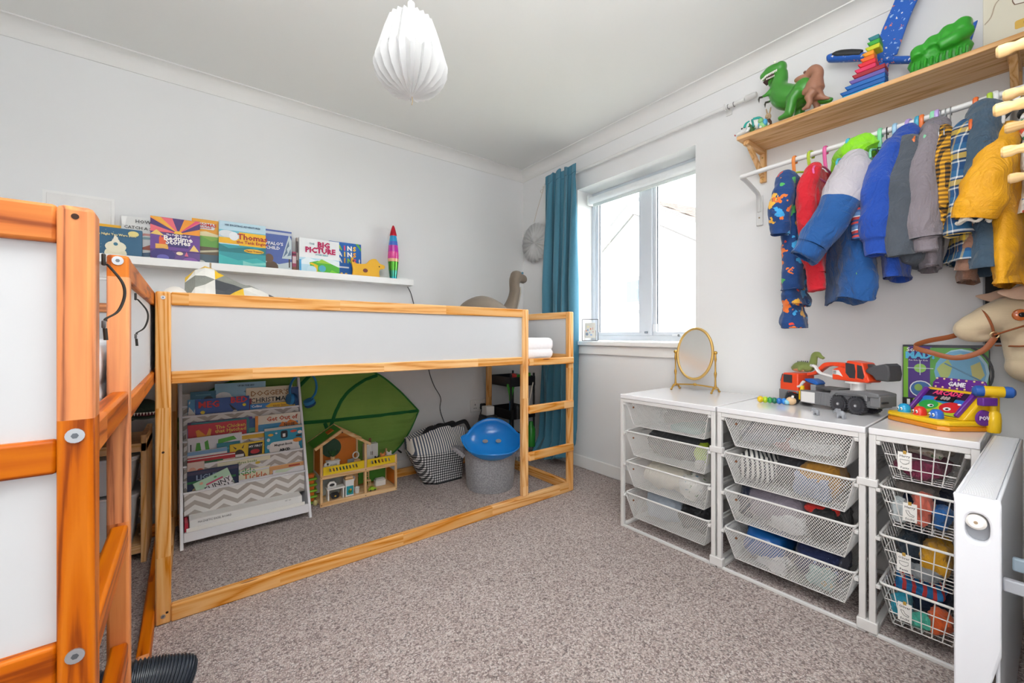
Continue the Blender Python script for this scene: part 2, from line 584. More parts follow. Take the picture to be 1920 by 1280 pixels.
# ------------------------------------------------------------------ outside
def tilemat():
    t = NT('roof_tiles')
    c = t.coord()
    return t.fin(t.ramp(t.noise(c, 9, 3)[0], [(.3, '#3d3733'), (.6, '#4b443f'), (.8, '#5a524c')]), .95, **{'Specular IOR Level': .05})
hs = thing('neighbour_house', 'white rendered gable house with tiled roof seen through the window', 'house', (9.3, 6.62, -1.67), math.radians(-12))
REND = pm('#f3f1ec', .9, .03, 2)
TL = tilemat()
hb = B()
GW, GH, GE = 3.2, 6.15, 4.35      # half width, apex height, eaves height (local)
gp = [(-GW, 0), (GW, 0), (GW, GE), (0, GH), (-GW, GE)]
hb.prism(gp, 0, 7.0, REND, axes((0, 0, 0), (0, -1, 0), (0, 0, 1), (1, 0, 0)))
hb.ob('walls', hs)
for sgn in (1, -1):
    sl_ = math.atan2(GH - GE, GW)
    L_ = math.hypot(GH - GE, GW) + .35
    r = B()
    T = axes((-.25, 0, GH + .04), (1, 0, 0), (0, -sgn * math.cos(sl_), -math.sin(sl_)), (0, -sgn * math.sin(sl_) , math.cos(sl_)))
    r.T = T
    r.box((0, 0, 0), (7.4, L_, .05), TL)
    for k in range(13):
        y = k * L_ / 13
        for q_ in range(12):
            r.box((q_ * .6 + (.3 if k % 2 else 0), y, .05), (q_ * .6 + .58 + (.3 if k % 2 else 0), y + L_ / 13 - .02, .075 + .02), TL)
    r.ob('roof_slope', hs)['kind'] = 'stuff'
    B2 = B()
    B2.T = T
    B2.box((-.06, 0, .02), (.0, L_, .10), pm('#3a3836', .7)).box((-.06, .2, -.33), (-.02, L_, -.29), pm('#3a3836', .9)).box((-.05, 0, -.29), (.0, L_, .02), pm('#efeeea', .9))
    B2.ob('bargeboard', hs)
wn = B().box((-.05, .02, 3.52), (.02, .62, 4.24), pm('#6e6d6b', .4)).ob('window', hs)
B().box((-.06, .08, 3.58), (-.045, .54, 4.14), pm('#22354a', .35)).ob('pane', wn)
B().box((-.14, -.1, 3.26), (.02, .86, 3.34), pm('#5c5a55', .8)).ob('window_ledge', hs)
ae = B().cyl((2.2, -.9, 5.3), (2.2, -.9, 8.1), .02, n=6, m=pm('#7d7d80', .5))
ae.cyl((2.2, -2.0, 7.55), (2.2, .3, 7.75), .015, n=6)
for k in range(8):
    y = -1.95 + k * .3
    ae.cyl((1.95, y, 7.56 + k * .026), (2.45, y, 7.56 + k * .026), .009, n=5)
ae.ob('roof_aerial', hs)
tag(B().box((3.2, -20, -2.7), (40, 40, -2.6), pm('#9ea08f', .95)).ob('ground'), kind='structure')
# ------------------------------------------------------------------ beds
SCREW = pm('#b9bcc0', .35, metal=.85)
HOLE = pm('#3a2010', .8)
PANEL = pm('#d0d1d3', .5, .015, 6)
def screw(b, p, d, r=.009):
    p, d = V(p), V(d)
    b.cyl(p, p + d * .002, r, n=16, m=SCREW)
    b.cyl(p + d * .002, p + d * .0024, r * .4, n=6, m=pm('#6d7278', .4, metal=.8))
def make_bed(name, label, loc, rz, wd, mirror, L=2.065, D=.965, low_panels=False):
    """x along the long side, y into the bed; the ladder stands at the x=L end (x=0 when mirrored)"""
    t = thing(name, label, 'bed', loc, rz)
    X = (lambda a: L - a) if mirror else (lambda a: a)
    def bx(nm, x0, x1, y0, y1, z0, z1, m, bev=.004, par=None):
        xa, xb = sorted((X(x0), X(x1)))
        return B().box((xa, y0, z0), (xb, y1, z1), m).ob(nm, par or t, bev=bev)
    PW, PT = .043, .032
    H = 1.16
    for x0, y0 in ((0, 0), (L - PW, 0), (0, D - PT), (L - PW, D - PT)):
        bx('post', x0, x0 + PW, y0, y0 + PT, 0, H, wd(2), .006)
    lx = L - .425
    bx('ladder_post', lx, lx + PW, 0, PT, .058, H, wd(2), .005)
    # front long side
    bx('guard_rail', PW, lx, .002, PT - .004, 1.113, H, wd(0))
    bx('guard_panel', PW, lx, .012, .024, .88, 1.113, PANEL, 0)
    bx('bed_rail', PW, lx, .002, PT - .004, .836, .88, wd(0))
    bx('floor_rail', PW, L - PW, 0, PT, 0, .057, wd(0))
    for z0, z1 in (((.855, .90), (.60, .645), (.375, .42)) if mirror else ((.826, .868), (.542, .590), (.262, .312))):
        if mirror:
            bx('rung', lx + PW, L - PW, .001, .027, z0, z1, wd(0), .005)
        else:
            bx('rung', lx + PW - .004, L - .012, -.014, .012, z0, z1, wd(0), .005)
    # back long side
    for nm, z0, z1 in (('guard_rail', 1.113, H), ('bed_rail', .836, .88), ('floor_rail', 0, .057)):
        bx(nm, PW, L - PW, D - PT + .003, D - .003, z0, z1, wd(0))
    bx('guard_panel', PW, L - PW, D - .022, D - .012, .88, 1.113, PANEL, 0)
    # the two short ends
    for x0 in (.002, L - PW + .004):
        x1 = x0 + PW - .010
        bx('end_rail', x0, x1, PT, D - PT, 1.116, H, wd(1))
        bx('end_panel', x0 + .012, x0 + .022, PT, D - PT, .88, 1.116, PANEL, 0)
        bx('end_rail', x0, x1, PT, D - PT, .845, .885, wd(1))
        bx('floor_rail', x0, x1, PT, D - PT, 0, .057, wd(1))
        if low_panels and (x0 > 1) == True:
            bx('end_panel', x0 + .012, x0 + .022, PT, D - PT, .645, .845, PANEL, 0)
            bx('end_rail', x0, x1, PT, D - PT, .598, .645, wd(1))
            bx('end_panel', x0 + .012, x0 + .022, PT, D - PT, .057, .598, PANEL, 0)
    for k in range(11):
        x = .12 + k * (L - .24 - .06) / 10
        bx('bed_slat', x, x + .06, PT, D - PT, .848, .862, wd(1), .002)
    def bolt(p, d, r):
        s = B()
        screw(s, p, d, r)
        s.ob('screw', t)
    def hole(p, d, r):
        B().cyl(p, V(p) + V(d) * .0008, r, n=12, m=HOLE).ob('bolt_hole', t)
    for x, z in ((PW / 2, 1.139), (PW / 2, .03)):
        bolt((X(x), -.0005, z), (0, -1, 0), .0065)
    hole((X(PW * .75), -.0003, .04), (0, -1, 0), .004)
    hole((X(PW * .5), -.0003, .60), (0, -1, 0), .004)
    e = X(L)
    ds = (1 if not mirror else -1, 0, 0)
    for z in (.63, .889):
        bolt((e, PT / 2, z), ds, .0085)
    hole((e, PT / 2, 1.147), ds, .0034)
    bolt((X(lx + PW) if not mirror else X(lx + PW), PT / 2, 1.149), ds, .0085)
    return t
bed1 = make_bed('loft_bed', 'pale pine loft bed with white panels along the back wall', (-.12, 1.881, 0), .0125, pine, False, D=.955)
bed2 = make_bed('loft_bed', 'orange pine loft bed nearest the camera, end panels facing it', (-.10, .700, 0), PI / 2 + .0175, opine, True, low_panels=True)
def mattress(label, loc, rz, L, D, z0, z1):
    b = B()
    def f(u, v):
        return u, v
    n = 5
    rg = []
    prof = [(0, .02), (.0, .10)]
    pts = []
    r = .05
    out = rrect(0, 0, L, D, .07, 5)
    cx, cy = L / 2, D / 2
    lv = [(z0, .985), (z0 + .012, .997), (z0 + .03, 1.0), (z0 + .048, .993), (z0 + .052, .990), (z0 + .058, .996), (z0 + .08, 1.0), (z1 - .02, .998), (z1 - .006, .99), (z1, .97)]
    ob_ = B()
    ob_.rings([[V((cx + (x - cx) * s, cy + (y - cy) * s, z + .004 * math.sin(x * 9 + z * 60) * (1 if z < z1 - .03 else 0))) for x, y in out] for z, s in lv], m=fab('#f1eff2', .35, 60, .03))
    o = ob_.ob('mattress', ang=70, loc=loc, rz=rz)
    return tag(o, label, 'mattress')
mattress('white sheeted mattress on the loft bed by the back wall', (-.06, 1.925, 0), .0125, 1.90, .86, .866, .992)
mattress('white sheeted mattress on the orange loft bed', (-.14, .78, 0), PI / 2 + .0175, 1.90, .86, .866, .992)
# black bed-side cable loops clipped to the two posts of the orange bed
for lb, y, x in (('black cable loop on the nearest orange bed post', .735, -.0985), ('black cable loop on the second orange bed post', 1.16, -.1065)):
    c = thing('cable_loop', lb, 'cable', (x, y, 1.066 if y < 1 else 1.050), .0175)
    c.scale = (1.0, .6, .5)
    pts = spl([(.004, .0, .065), (.008, .004, .056), (.019, .008, .02), (.021, .01, -.015), (.015, .008, -.055), (.004, .004, -.075), (.004, .004, -.082)], 6)
    B().tube(pts, .0018, 6, pm('#26241f', .5)).ob('wire', c)
    B().box((0, -.005, .06), (.004, .005, .09), pm('#2b2a28', .5)).ob('clip', c, bev=.002)
    B().box((0, -.004, -.10), (.004, .006, -.08), pm('#5d5c5c', .4)).ob('clip', c, bev=.002)
    B().tube([(.003, .002, -.10), (.004, .003, -.13)], .0025, 6, pm('#26241f', .5)).ob('loose_end', c)
# ------------------------------------------------------------------ books
def flat_art(parent, shapes, o, ux, uy, un, w, h, name='cover_print', step=.0003):
    """printed shapes on a face: o corner, ux/uy axes in the face, un outward normal; shapes in fractions of w,h"""
    if not shapes:
        return
    b = B()
    o, ux, uy, un = V(o), V(ux), V(uy), V(un)
    T = axes(o, ux, uy, un)
    for i, s_ in enumerate(shapes):
        k, hexc = s_[0], s_[-1]
        if k == 'r':
            poly = [(s_[1] * w, s_[2] * h), (s_[3] * w, s_[2] * h), (s_[3] * w, s_[4] * h), (s_[1] * w, s_[4] * h)]
        elif k == 'e':
            poly = arc(s_[1] * w, s_[2] * h, s_[3] * w, 0, 2 * PI, 16, s_[4] * h)[:-1]
        elif k == 'q':
            poly = rrect(s_[1] * w, s_[2] * h, s_[3] * w, s_[4] * h, min(w, h) * s_[5], 3)
        else:
            poly = [(x * w, y * h) for x, y in s_[1]]
        b.prism(poly, .0, .0003 + step * i, pm(hexc, .45, .05, 40), T)
    o_ = b.ob(name, parent)
    o_['kind'] = 'stuff'
    return o_
def book(name, label, w, h, t, hexc, loc, rot=0, art=(), words=(), spine=None, cat='book', group=None, board=False, lean=0):
    b = thing(name, label, cat, loc, (-lean, 0, rot), group)
    cv = pm(hexc, .4, .05, 30)
    c = .0025
    k = B()
    k.box((0, 0, 0), (w, c, h), cv).box((0, t - c, 0), (w, t, h), cv)
    k.box((0, 0, 0), (c, t, h), pm(spine, .4, .05, 30) if spine else cv)
    k.ob('cover', b)
    B().box((c, c, .003), (w - .004, t - c, h - .003), pm('#efe9dc', .8, .05, 90)).ob('pages', b)
    flat_art(b, art, (0, 0, 0), (1, 0, 0), (0, 0, 1), (0, -1, 0), w, h)
    n = len(art)
    for s_ in words:
        tx, x, z, size, col = s_[:5]
        kw = s_[5] if len(s_) > 5 else {}
        a = kw.get('a', 0)
        txt(tx, size, pm(col, .45, .03, 40), b, axes((x * w, -.0006 - .0003 * n, z * h), (math.cos(a), 0, math.sin(a)), (-math.sin(a), 0, math.cos(a)), (0, -1, 0)), 'title', bold=kw.get('b', .0004), sx=kw.get('sx', 1), align=kw.get('al', 'CENTER'))
    return b
rnd = random.Random(5)
# picture ledge on the back wall
lg = thing('picture_ledge', 'long white picture ledge full of books on the back wall', 'shelf', (-.46, YW, 1.366))
LW = pm('#f2f1ef', .4, .02, 8)
B().box((0, -.105, 0), (1.695, 0, .014), LW).ob('shelf_board', lg, bev=.001)
B().box((0, -.117, 0), (1.695, -.105, .040), LW).ob('front_lip', lg, bev=.001)
B().box((0, -.012, .014), (1.695, 0, .062), LW).ob('back_strip', lg, bev=.001)
B().box((.508, -.1185, .002), (.516, -.117, .038), pm('#b79a74', .5)).ob('sticker', lg)
LZ = 1.381
stars = lambda n, seed, hexc, x0=.05, x1=.95, y0=.05, y1=.95, r=.006: [('e', random.Random(seed + i).uniform(x0, x1), random.Random(seed * 3 + i).uniform(y0, y1), r, r, hexc) for i in range(n)]
book('picture_book', 'plain yellow book behind the navy polar bear book', .17, .185, .012, '#f2b411', (-.46, 2.878, LZ), lean=.06)
book('board_book', 'navy board book with a sitting white bear and moon', .205, .165, .02, '#1b5c80', (-.437, 2.846, LZ), lean=.05, art=stars(10, 4, '#9db9b3') + [('e', .84, .86, .10, .085, '#e9d98a'), ('e', .52, .22, .2, .2, '#e9dfc0'), ('e', .52, .42, .19, .17, '#efe6ca'), ('e', .52, .58, .07, .09, '#f0e9d4'), ('p', [(.47, .62), (.5, .78), (.56, .7), (.56, .6)], '#f1ead6'), ('e', .52, .5, .04, .05, '#2e6d85'), ('e', .47, .06, .05, .03, '#4b4436'), ('e', .57, .06, .05, .03, '#4b4436')], words=[('On the Night You Were Born', .47, .78, .0155, '#f0e0a0', {'sx': .9})])
book('picture_book', 'white picture book with wispy drawing, half behind the purple one', .15, .24, .01, '#e6e6e4', (-.315, 2.876, LZ), lean=.05, art=[('p', [(.0, .98), (.15, .99), (.1, .8), (.02, .82)], '#f6f6f4'), ('p', [(.25, .6), (.6, .66), (1, .66), (1, .62), (.6, .61), (.3, .55)], '#d99a92'), ('p', [(.3, .52), (.6, .58), (1, .58), (1, .54), (.6, .53)], '#8fb0b8'), ('p', [(.4, .3), (1, .5), (1, .3)], '#a9553f'), ('r', .3, 0, 1, .18, '#a8b5bb'), ('p', [(.3, .2), (1, .28), (1, .18), (.3, .12)], '#3f5f7c')], words=[('HOW TO', .70, .90, .024, '#5b5b5b'), ('CATCH A STAR', .56, .76, .021, '#5b5b5b')])
rays = []
for i in range(13):
    a0, a1 = PI * i / 13, PI * (i + 1) / 13
    rays.append(('p', [(.55, .68), (.55 + 1.0 * math.cos(a0), .68 + .6 * math.sin(a0)), (.55 + 1.0 * math.cos(a1), .68 + .6 * math.sin(a1))], ['#f49a1e', '#4c2a72', '#f06b78', '#f7b23a', '#e8487a'][i % 5]))
rays = [('p', [(min(1, max(0, x)), min(.995, y)) for x, y in s_[1]], s_[2]) for s_ in rays]
book('story_book', 'purple story book with orange sun rays and castle', .206, .25, .022, '#5d3a86', (-.200, 2.838, LZ), lean=.06, spine='#5d3a86', art=rays + [('e', .55, .67, .09, .06, '#f8c13c'), ('p', [(0, .68), (.3, .62), (.6, .64), (1, .6), (1, .3), (0, .3)], '#6b3f93'), ('p', [(0, .62), (.12, .72), (.28, .6)], '#f1c86a'), ('p', [(.17, .36), (.17, .55), (.2, .62), (.23, .55), (.27, .6), (.31, .53), (.31, .36)], '#e9602f'), ('p', [(.1, .32), (.35, .32), (.35, .42), (.1, .42)], '#f0b350'), ('e', .25, .2, .24, .13, '#3b2a78'), ('e', .25, .14, .12, .06, '#6a62b8'), ('p', [(.78, .32), (.87, .46), (.98, .32)], '#f4cd7a'), ('e', .58, .25, .07, .035, '#f1d7b2'), ('e', .8, .1, .16, .08, '#8a54a8'), ('p', [(.68, .2), (.72, .3), (.76, .2)], '#e36b8d'), ('r', .34, .38, .76, .66, '#3d2c74'), ('r', .66, .02, .9, .10, '#7d4a9c')], words=[('The Puffin Book of', .55, .63, .013, '#f6e9ef'), ('Bedtime', .55, .555, .036, '#fff6f2', {'b': .001}), ('Stories', .55, .475, .037, '#fff6f2', {'b': .001}), ('STORIES', .78, .06, .014, '#f5b24a')])
book('picture_book', 'orange and green picture book between the purple and pale blue books', .125, .274, .012, '#f6a80f', (-.03, 2.872, LZ), lean=.05, art=[('q', .14, .80, .82, .93, .06, '#eef3f6'), ('p', [(0, .72), (.5, .76), (1, .7), (1, .66), (0, .66)], '#f6e4b0'), ('r', 0, .44, 1, .66, '#8ab94a'), ('p', [(0, .5), (.3, .66), (.7, .56), (1, .62), (1, .44), (0, .44)], '#6fae4a'), ('r', 0, .28, 1, .44, '#6a5a42'), ('p', [(0, .33), (1, .4), (1, .36), (0, .29)], '#cfc7a8'), ('r', 0, .02, 1, .28, '#4f6572'), ('e', .3, .1, .2, .06, '#d8d9d5'), ('r', .3, .02, .9, .06, '#c63a2c')], words=[('THOMAS', .49, .885, .024, '#d63a28', {'b': .0008}), ('and friends', .49, .83, .012, '#d63a28')])
book('picture_book', 'pale blue book with a yellow title panel and a harbour', .228, .274, .014, '#bcdbe9', (.090, 2.838, LZ), lean=.05, art=[('r', 0, .74, 1, .82, '#6fc0d2'), ('r', 0, .03, 1, .52, '#2c9ba3'), ('p', [(0, .52), (.2, .44), (.6, .5), (.8, .47), (1, .53), (1, .36), (0, .36)], '#18797f'), ('p', [(0, .3), (.4, .2), (.8, .28), (1, .2), (1, .05), (0, .05)], '#38b5b4'), ('r', 0, .54, .5, .66, '#f4b912'), ('r', .42, .52, 1, .80, '#f8be13'), ('e', .17, .74, .17, .075, '#dfe3e8'), ('e', .31, .70, .10, .09, '#eef0f3'), ('e', .74, .42, .22, .045, '#f3c631'), ('r', 0, 0, 1, .04, '#d5243c'), ('p', [(.5, .2), (.7, .16), (1, .2), (1, .14), (.5, .1)], '#7fd0c8')], words=[('HIS EXCITING ADVENTURES', .5, .92, .0135, '#3c5a78'), ('Thomas', .71, .70, .046, '#b3231f', {'b': .001}), ('the Tank Engine', .71, .59, .024, '#b3231f'), ('Happy Treasury', .74, .42, .013, '#8b3a20')])
book('picture_book', 'night blue picture book with a snowy fir tree', .142, .266, .016, '#4d63a8', (.318, 2.862, LZ), lean=.05, art=[('r', 0, .9, 1, .96, '#c7cbd8'), ('p', [(0, .3), (.5, .22), (1, .3), (1, 0), (0, 0)], '#c9d4d6'), ('r', .88, .16, .93, .4, '#4b4038'), ('p', [(.62, .36), (.9, .92), (.99, .8), (.99, .36)], '#c8d6da'), ('p', [(.66, .38), (.8, .6), (.84, .5)], '#5f7690'), ('p', [(.74, .54), (.88, .78), (.9, .66)], '#5f7690'), ('p', [(.82, .42), (.95, .6), (.97, .45)], '#6f86a0'), ('e', .22, .14, .26, .14, '#5d4534'), ('e', .14, .34, .16, .1, '#6a4e3a')], words=[("FFALO'S", .34, .68, .026, '#f4f4f6', {'b': .0006}), ('CHILD', .28, .58, .026, '#f4f4f6', {'b': .0006})])
book('paperback', 'thin pink and dark spined paperback beside the white picture book', .022, .145, .03, '#b0486a', (.462, 2.86, LZ), lean=.04, art=[('r', .05, .0, .95, .35, '#8a5a42'), ('r', .05, .5, .95, .8, '#e6cfd4'), ('r', .05, .86, .95, .92, '#5a2a45')])
book('paperback', 'tall thin dark spine just left of the white picture book', .008, .236, .03, '#cbb9b2', (.486, 2.862, LZ), lean=.04, art=[('r', 0, .6, 1, .9, '#5a4a4e'), ('r', 0, .1, 1, .4, '#7a5a50')])
book('picture_book', 'white picture book with pink title and green river valley', .238, .235, .02, '#f1f3f4', (.496, 2.836, LZ), lean=.05, spine='#f4f4f4', art=[('r', .0, .05, 1, .48, '#bfe0ee'), ('p', [(0, .36), (.2, .5), (.4, .42), (.7, .5), (1, .44), (1, .3), (0, .3)], '#e8f3f6'), ('p', [(.25, .36), (.45, .42), (.7, .4), (1, .28), (1, 0), (.3, 0)], '#57b83a'), ('p', [(.4, .36), (.55, .47), (.8, .36)], '#9acb3a'), ('p', [(.3, .36), (.45, .3), (.44, .06), (.3, .0), (.24, .04), (.36, .14), (.36, .28), (.24, .33)], '#efc21f'), ('e', .56, .22, .09, .09, '#58b4c8'), ('e', .3, .16, .12, .11, '#c9e4ef'), ('p', [(.66, .0), (.8, .2), (1, .1), (1, 0)], '#7fd63a'), ('r', 0, .0, .05, .42, '#4aa8dc')], words=[('THE', .31, .86, .016, '#7fa0a8'), ('BIG', .60, .85, .048, '#c2185b', {'b': .0022}), ('PICTURE', .52, .69, .046, '#c2185b', {'b': .0022}), ('STORY BIBLE', .55, .58, .013, '#7fbcc8')])
bt = []
for r_, row in enumerate(('RAINS', 'RAINS', 'RAINS!')):
    cols = ['#f0a31e', '#8ec641', '#ef476f', '#f4f4f0', '#f2c230', '#f4f4f0']
    for i, ch in enumerate(row):
        bt.append((ch, .16 + .155 * i, .84 - .17 * r_, .042, cols[(i + r_ * 2) % 6], {'b': .002}))
book('board_book', 'bright blue book with coloured block letters behind the wooden dog', .205, .245, .018, '#1a66b8', (.680, 2.868, LZ), lean=.05, art=[('p', [(.82, 1), (.9, 1), (1, .88), (1, .8)], '#5fae3a'), ('r', .3, .02, .6, .14, '#d8412e'), ('r', .34, .12, .4, .17, '#f1c230'), ('r', .48, .12, .54, .17, '#f1c230'), ('r', .0, .3, .6, .34, '#e9edf2')], words=bt)
# wooden dog
dg = thing('wooden_dog', 'yellow wooden cut-out dog with brown patches on the white ledge', 'toy', (.805, 2.826, 1.381), 0)
dp = spl([(.0, 0), (.012, .06), (.0, .13), (.012, .142), (.024, .11), (.06, .105), (.1, .112), (.13, .142), (.165, .146), (.19, .12), (.224, .108), (.222, .088), (.198, .082), (.186, .06), (.196, .01), (.205, 0)], 5)
B().prism(dp + [(.10, 0)], 0, .018, pm('#f0b62c', .5, .05, 30), axes((0, .018, 0), (1, 0, 0), (0, 0, 1), (0, -1, 0))).ob('body', dg, bev=.002)
flat_art(dg, [('e', .42, .42, .075, .09, '#7a3f3a'), ('e', .06, .8, .03, .06, '#8a4a30'), ('r', .38, .03, .58, .09, '#8a6a4a')], (0, 0, 0), (1, 0, 0), (0, 0, 1), (0, -1, 0), .22, .15, 'patches')
B().ell((.187, -.001, .098), (.004, .002, .005), 10, 6, pm('#40231a', .4)).ob('eye', dg)
B().cyl((1.045, 2.803, 1.412), (1.045, 2.808, 1.412), .004, m=pm('#3a3a3a', .5), n=10)
# glitter lamp
rk = thing('lava_lamp', 'rainbow bullet-shaped lava lamp at the end of the picture ledge', 'lamp', (1.101, 2.852, 1.38))
B().lathe([(.001, 0), (.0215, 0), (.0225, .004), (.026, .04)], 24, m=pm('#1f9fae', .2, .03, 9, metal=.7)).lathe([(.026, .04), (.031, .085)], 24, m=pm('#46a08a', .2, .03, 9, metal=.7), cap=False).lathe([(.031, .085), (.0365, .146), (.034, .147)], 24, m=pm('#5aa63a', .2, .03, 9, metal=.7), cap=False).ob('base', rk)
B().lathe([(.036, .147), (.0378, .168)], 24, m=pm('#f0b48c', .15, .03, 9, coat=.6), cap=False).lathe([(.0378, .168), (.038, .19), (.0365, .216)], 24, m=pm('#e83a98', .15, .04, 9, coat=.6), cap=False).lathe([(.0365, .216), (.033, .262)], 24, m=pm('#c61fa4', .15, .03, 9, coat=.6), cap=False).lathe([(.033, .262), (.029, .29)], 24, m=pm('#3f6fd0', .15, .03, 9, coat=.6), cap=False).lathe([(.029, .29), (.0225, .332)], 24, m=pm('#1e9cd6', .15, .03, 9, coat=.6), cap=False).ob('glass_body', rk)
B().lathe([(.0245, .330), (.0245, .338), (.013, .385), (.006, .403), (.001, .406)], 24, m=pm('#c81e34', .2, .03, 9, metal=.5)).ob('cap', rk)
# lamp cord from the ledge down behind the bed to the socket
tag(B().tube(spl([(1.235, 2.915, 1.366), (1.262, 2.918, 1.32), (1.29, 2.916, 1.22), (1.34, 2.917, 1.05), (1.40, 2.916, .86), (1.407, 2.916, .74), (1.45, 2.917, .62), (1.506, 2.915, .52), (1.50, 2.908, .42), (1.555, 2.885, .25), (1.60, 2.87, .12), (1.70, 2.86, .05), (1.80, 2.885, .10), (1.832, 2.892, .28), (1.872, 2.893, .39)], 6), .0028, 6, pm('#2a2a2c', .5)).ob('lamp_cord'), 'thin black cord hanging from the picture ledge to the socket', 'cord')
# twin socket with plug
sk = thing('wall_socket', 'white double wall socket under the bed', 'socket', (1.778, YW, .375))
B().box((0, -.011, 0), (.146, 0, .10), pm('#eceae8', .35, .01, 9)).ob('plate', sk, bev=.004)
for x in (.03, .088):
    s_ = B()
    hk = pm('#4b4a4a', .6)
    s_.box((x + .011, -.0116, .052), (x + .017, -.0112, .066), hk).box((x, -.0116, .028), (x + .010, -.0112, .033), hk).box((x + .018, -.0116, .028), (x + .028, -.0112, .033), hk)
    s_.ob('socket_holes', sk)['kind'] = 'stuff'
    B().box((x + .005, -.015, .074), (x + .017, -.011, .09), pm('#f4f3f1', .3)).ob('switch', sk, bev=.001)
pg = thing('mains_plug', 'black plug pushed into the double socket', 'plug', (1.888, YW - .012, .415))
B().box((-.024, -.03, -.024), (.024, 0, .026), pm('#202022', .45)).ob('plug_body', pg, bev=.009)
B().cyl((0, -.016, -.022), (0, -.016, -.045), .006, .0035, 10, pm('#202022', .5)).ob('cord_grip', pg)

# ------------------------------------------------------------------ things on the beds
pl = thing('plush_dinosaur', 'brown corduroy long-necked dinosaur plush on the bed', 'soft toy', (1.35, 2.45, 1.002))
PL = fab('#7d7062', .8, 300)
body = spl([(-.04, .10, .025), (.06, .13, .05), (.14, .165, .085), (.24, .175, .11), (.34, .155, .10), (.41, .14, .085), (.46, .17, .06), (.505, .25, .046), (.528, .33, .041), (.524, .39, .040), (.528, .43, .042)], 5)
bb = B().tube([(p[0], 0, p[1]) for p in body], [p[2] for p in body], 14, PL, up=(0, 1, 0))
bb.ell((.545, 0, .448), (.052, .046, .044), m=PL).ell((.60, 0, .432), (.045, .036, .036), m=PL, R=Mx.Rotation(.35, 3, 'Y'))
for x, y in ((.2, -.1), (.2, .1), (.38, -.09), (.38, .09)):
    bb.tube([(x, y * .6, .12), (x, y, .04), (x, y * 1.1, .0)], [.06, .05, .045], 10, PL)
bb.ob('body', pl, rem=.012, smooth=6)
B().tube([(p[0] + p[2] * .95, -.012, p[1] - p[2] * .1) for p in body[30:44]], .012, 8, fab('#c3bcb0', .5, 200), flat=(1.2, .5)).ob('throat', pl)
for y in (-.037, .037):
    B().ell((.572, y, .468), .009, 10, 6, pm('#5f93a8', .2)).ob('eye', pl)
qk = thing('patchwork_quilt', 'rumpled quilt of yellow grey and white triangles on the bed', 'quilt', (-.05, 2.27, .993))
qm = [fab('#e8e4dc', .3, 60), fab('#f2c21c', .3, 60), fab('#8d8e86', .5, 160), fab('#dedad0', .3, 60), fab('#4a4d52', .3, 60), fab('#f4f0e8', .3, 60)]
qb = B()
def qf(u, v):
    x, y = u * .56, v * .5
    z = .07 + .27 * math.exp(-((u - .10) / .20) ** 2 - ((v - .5) / .5) ** 2) + .195 * math.exp(-((u - .45) / .22) ** 2 - ((v - .5) / .5) ** 2) + .135 * math.exp(-((u - .8) / .15) ** 2 - ((v - .5) / .5) ** 2)
    return V((x, y, z + .012 * math.sin(u * 19 + v * 7) + .008 * math.sin(v * 23)))
NU, NVV = 15, 11
rq = random.Random(9)
ci = [[rq.choice([0, 0, 1, 2, 3, 5, 1]) for _ in range(NVV)] for _ in range(NU)]
for i in range(NU):
    for j in range(NVV):
        a, b_, c, d = qf(i / NU, j / NVV), qf((i + 1) / NU, j / NVV), qf((i + 1) / NU, (j + 1) / NVV), qf(i / NU, (j + 1) / NVV)
        k = (i // 3 + j // 3) % 2
        m1, m2 = qm[[0, 1, 5, 2][(i // 3 + 2 * (j // 3)) % 4]], qm[[2, 1, 4, 1, 3][(i // 3 * 2 + j // 3) % 5]]
        li, lj = i % 3, j % 3
        t1 = m1 if li >= lj else m2
        t2 = m1 if li > lj else m2
        qb.add([a, b_, c], [(0, 1, 2)], t1).add([a, c, d], [(0, 1, 2)], t2)
for (ua, va, ub, vb) in ((0, 0, 1, 0), (1, 0, 1, 1), (1, 1, 0, 1), (0, 1, 0, 0)):
    for i in range(12):
        p, q_ = qf(ua + (ub - ua) * i / 12, va + (vb - va) * i / 12), qf(ua + (ub - ua) * (i + 1) / 12, va + (vb - va) * (i + 1) / 12)
        qb.add([p, q_, V((q_.x, q_.y, .004)), V((p.x, p.y, .004))], [(0, 1, 2, 3)], qm[3])
qo = qb.ob('quilt_cover', qk)
tag(B().ell((0, 0, 0), (.06, .13, .105), 18, 12, fab('#ece4da', .3, 60)).ob('pillow', loc=(-.075, 2.16, 1.10)), 'cream pillow standing at the left end of the quilt on the bed', 'pillow')

# ------------------------------------------------------------------ pendant
pd = thing('pendant_lamp', 'white pleated paper pendant lamp hanging from the ceiling', 'lamp', (.628, 1.45, ZC))
pd.scale = (.97, .97, .985)
PAPER = NT('pleated_paper')
pc = PAPER.coord()
PAPER.set(PAPER.b.inputs['Base Color'], PAPER.mix(PAPER.noise(pc, 30, 2)[0], lin('#e2e2e2'), lin('#ececec')))
tr = PAPER.n('ShaderNodeBsdfTranslucent', Color=(.95, .95, .95, 1)).outputs[0]
PAPER.set(PAPER.b.inputs['Roughness'], .8)
PAPER.t.links.new(PAPER.n('ShaderNodeMixShader', _0=.3, _1=PAPER.b.outputs[0], _2=tr).outputs[0], PAPER.t.nodes['Material Output'].inputs[0])
NP = 22
lp = B()
prof = [(.070, .084, -.296), (.078, .086, -.302), (.090, .104, -.35), (.108, .124, -.415), (.120, .139, -.462), (.108, .138, -.482), (.090, .121, -.52), (.062, .088, -.55), (.026, .042, -.57), (.006, .010, -.575)]
rg = []
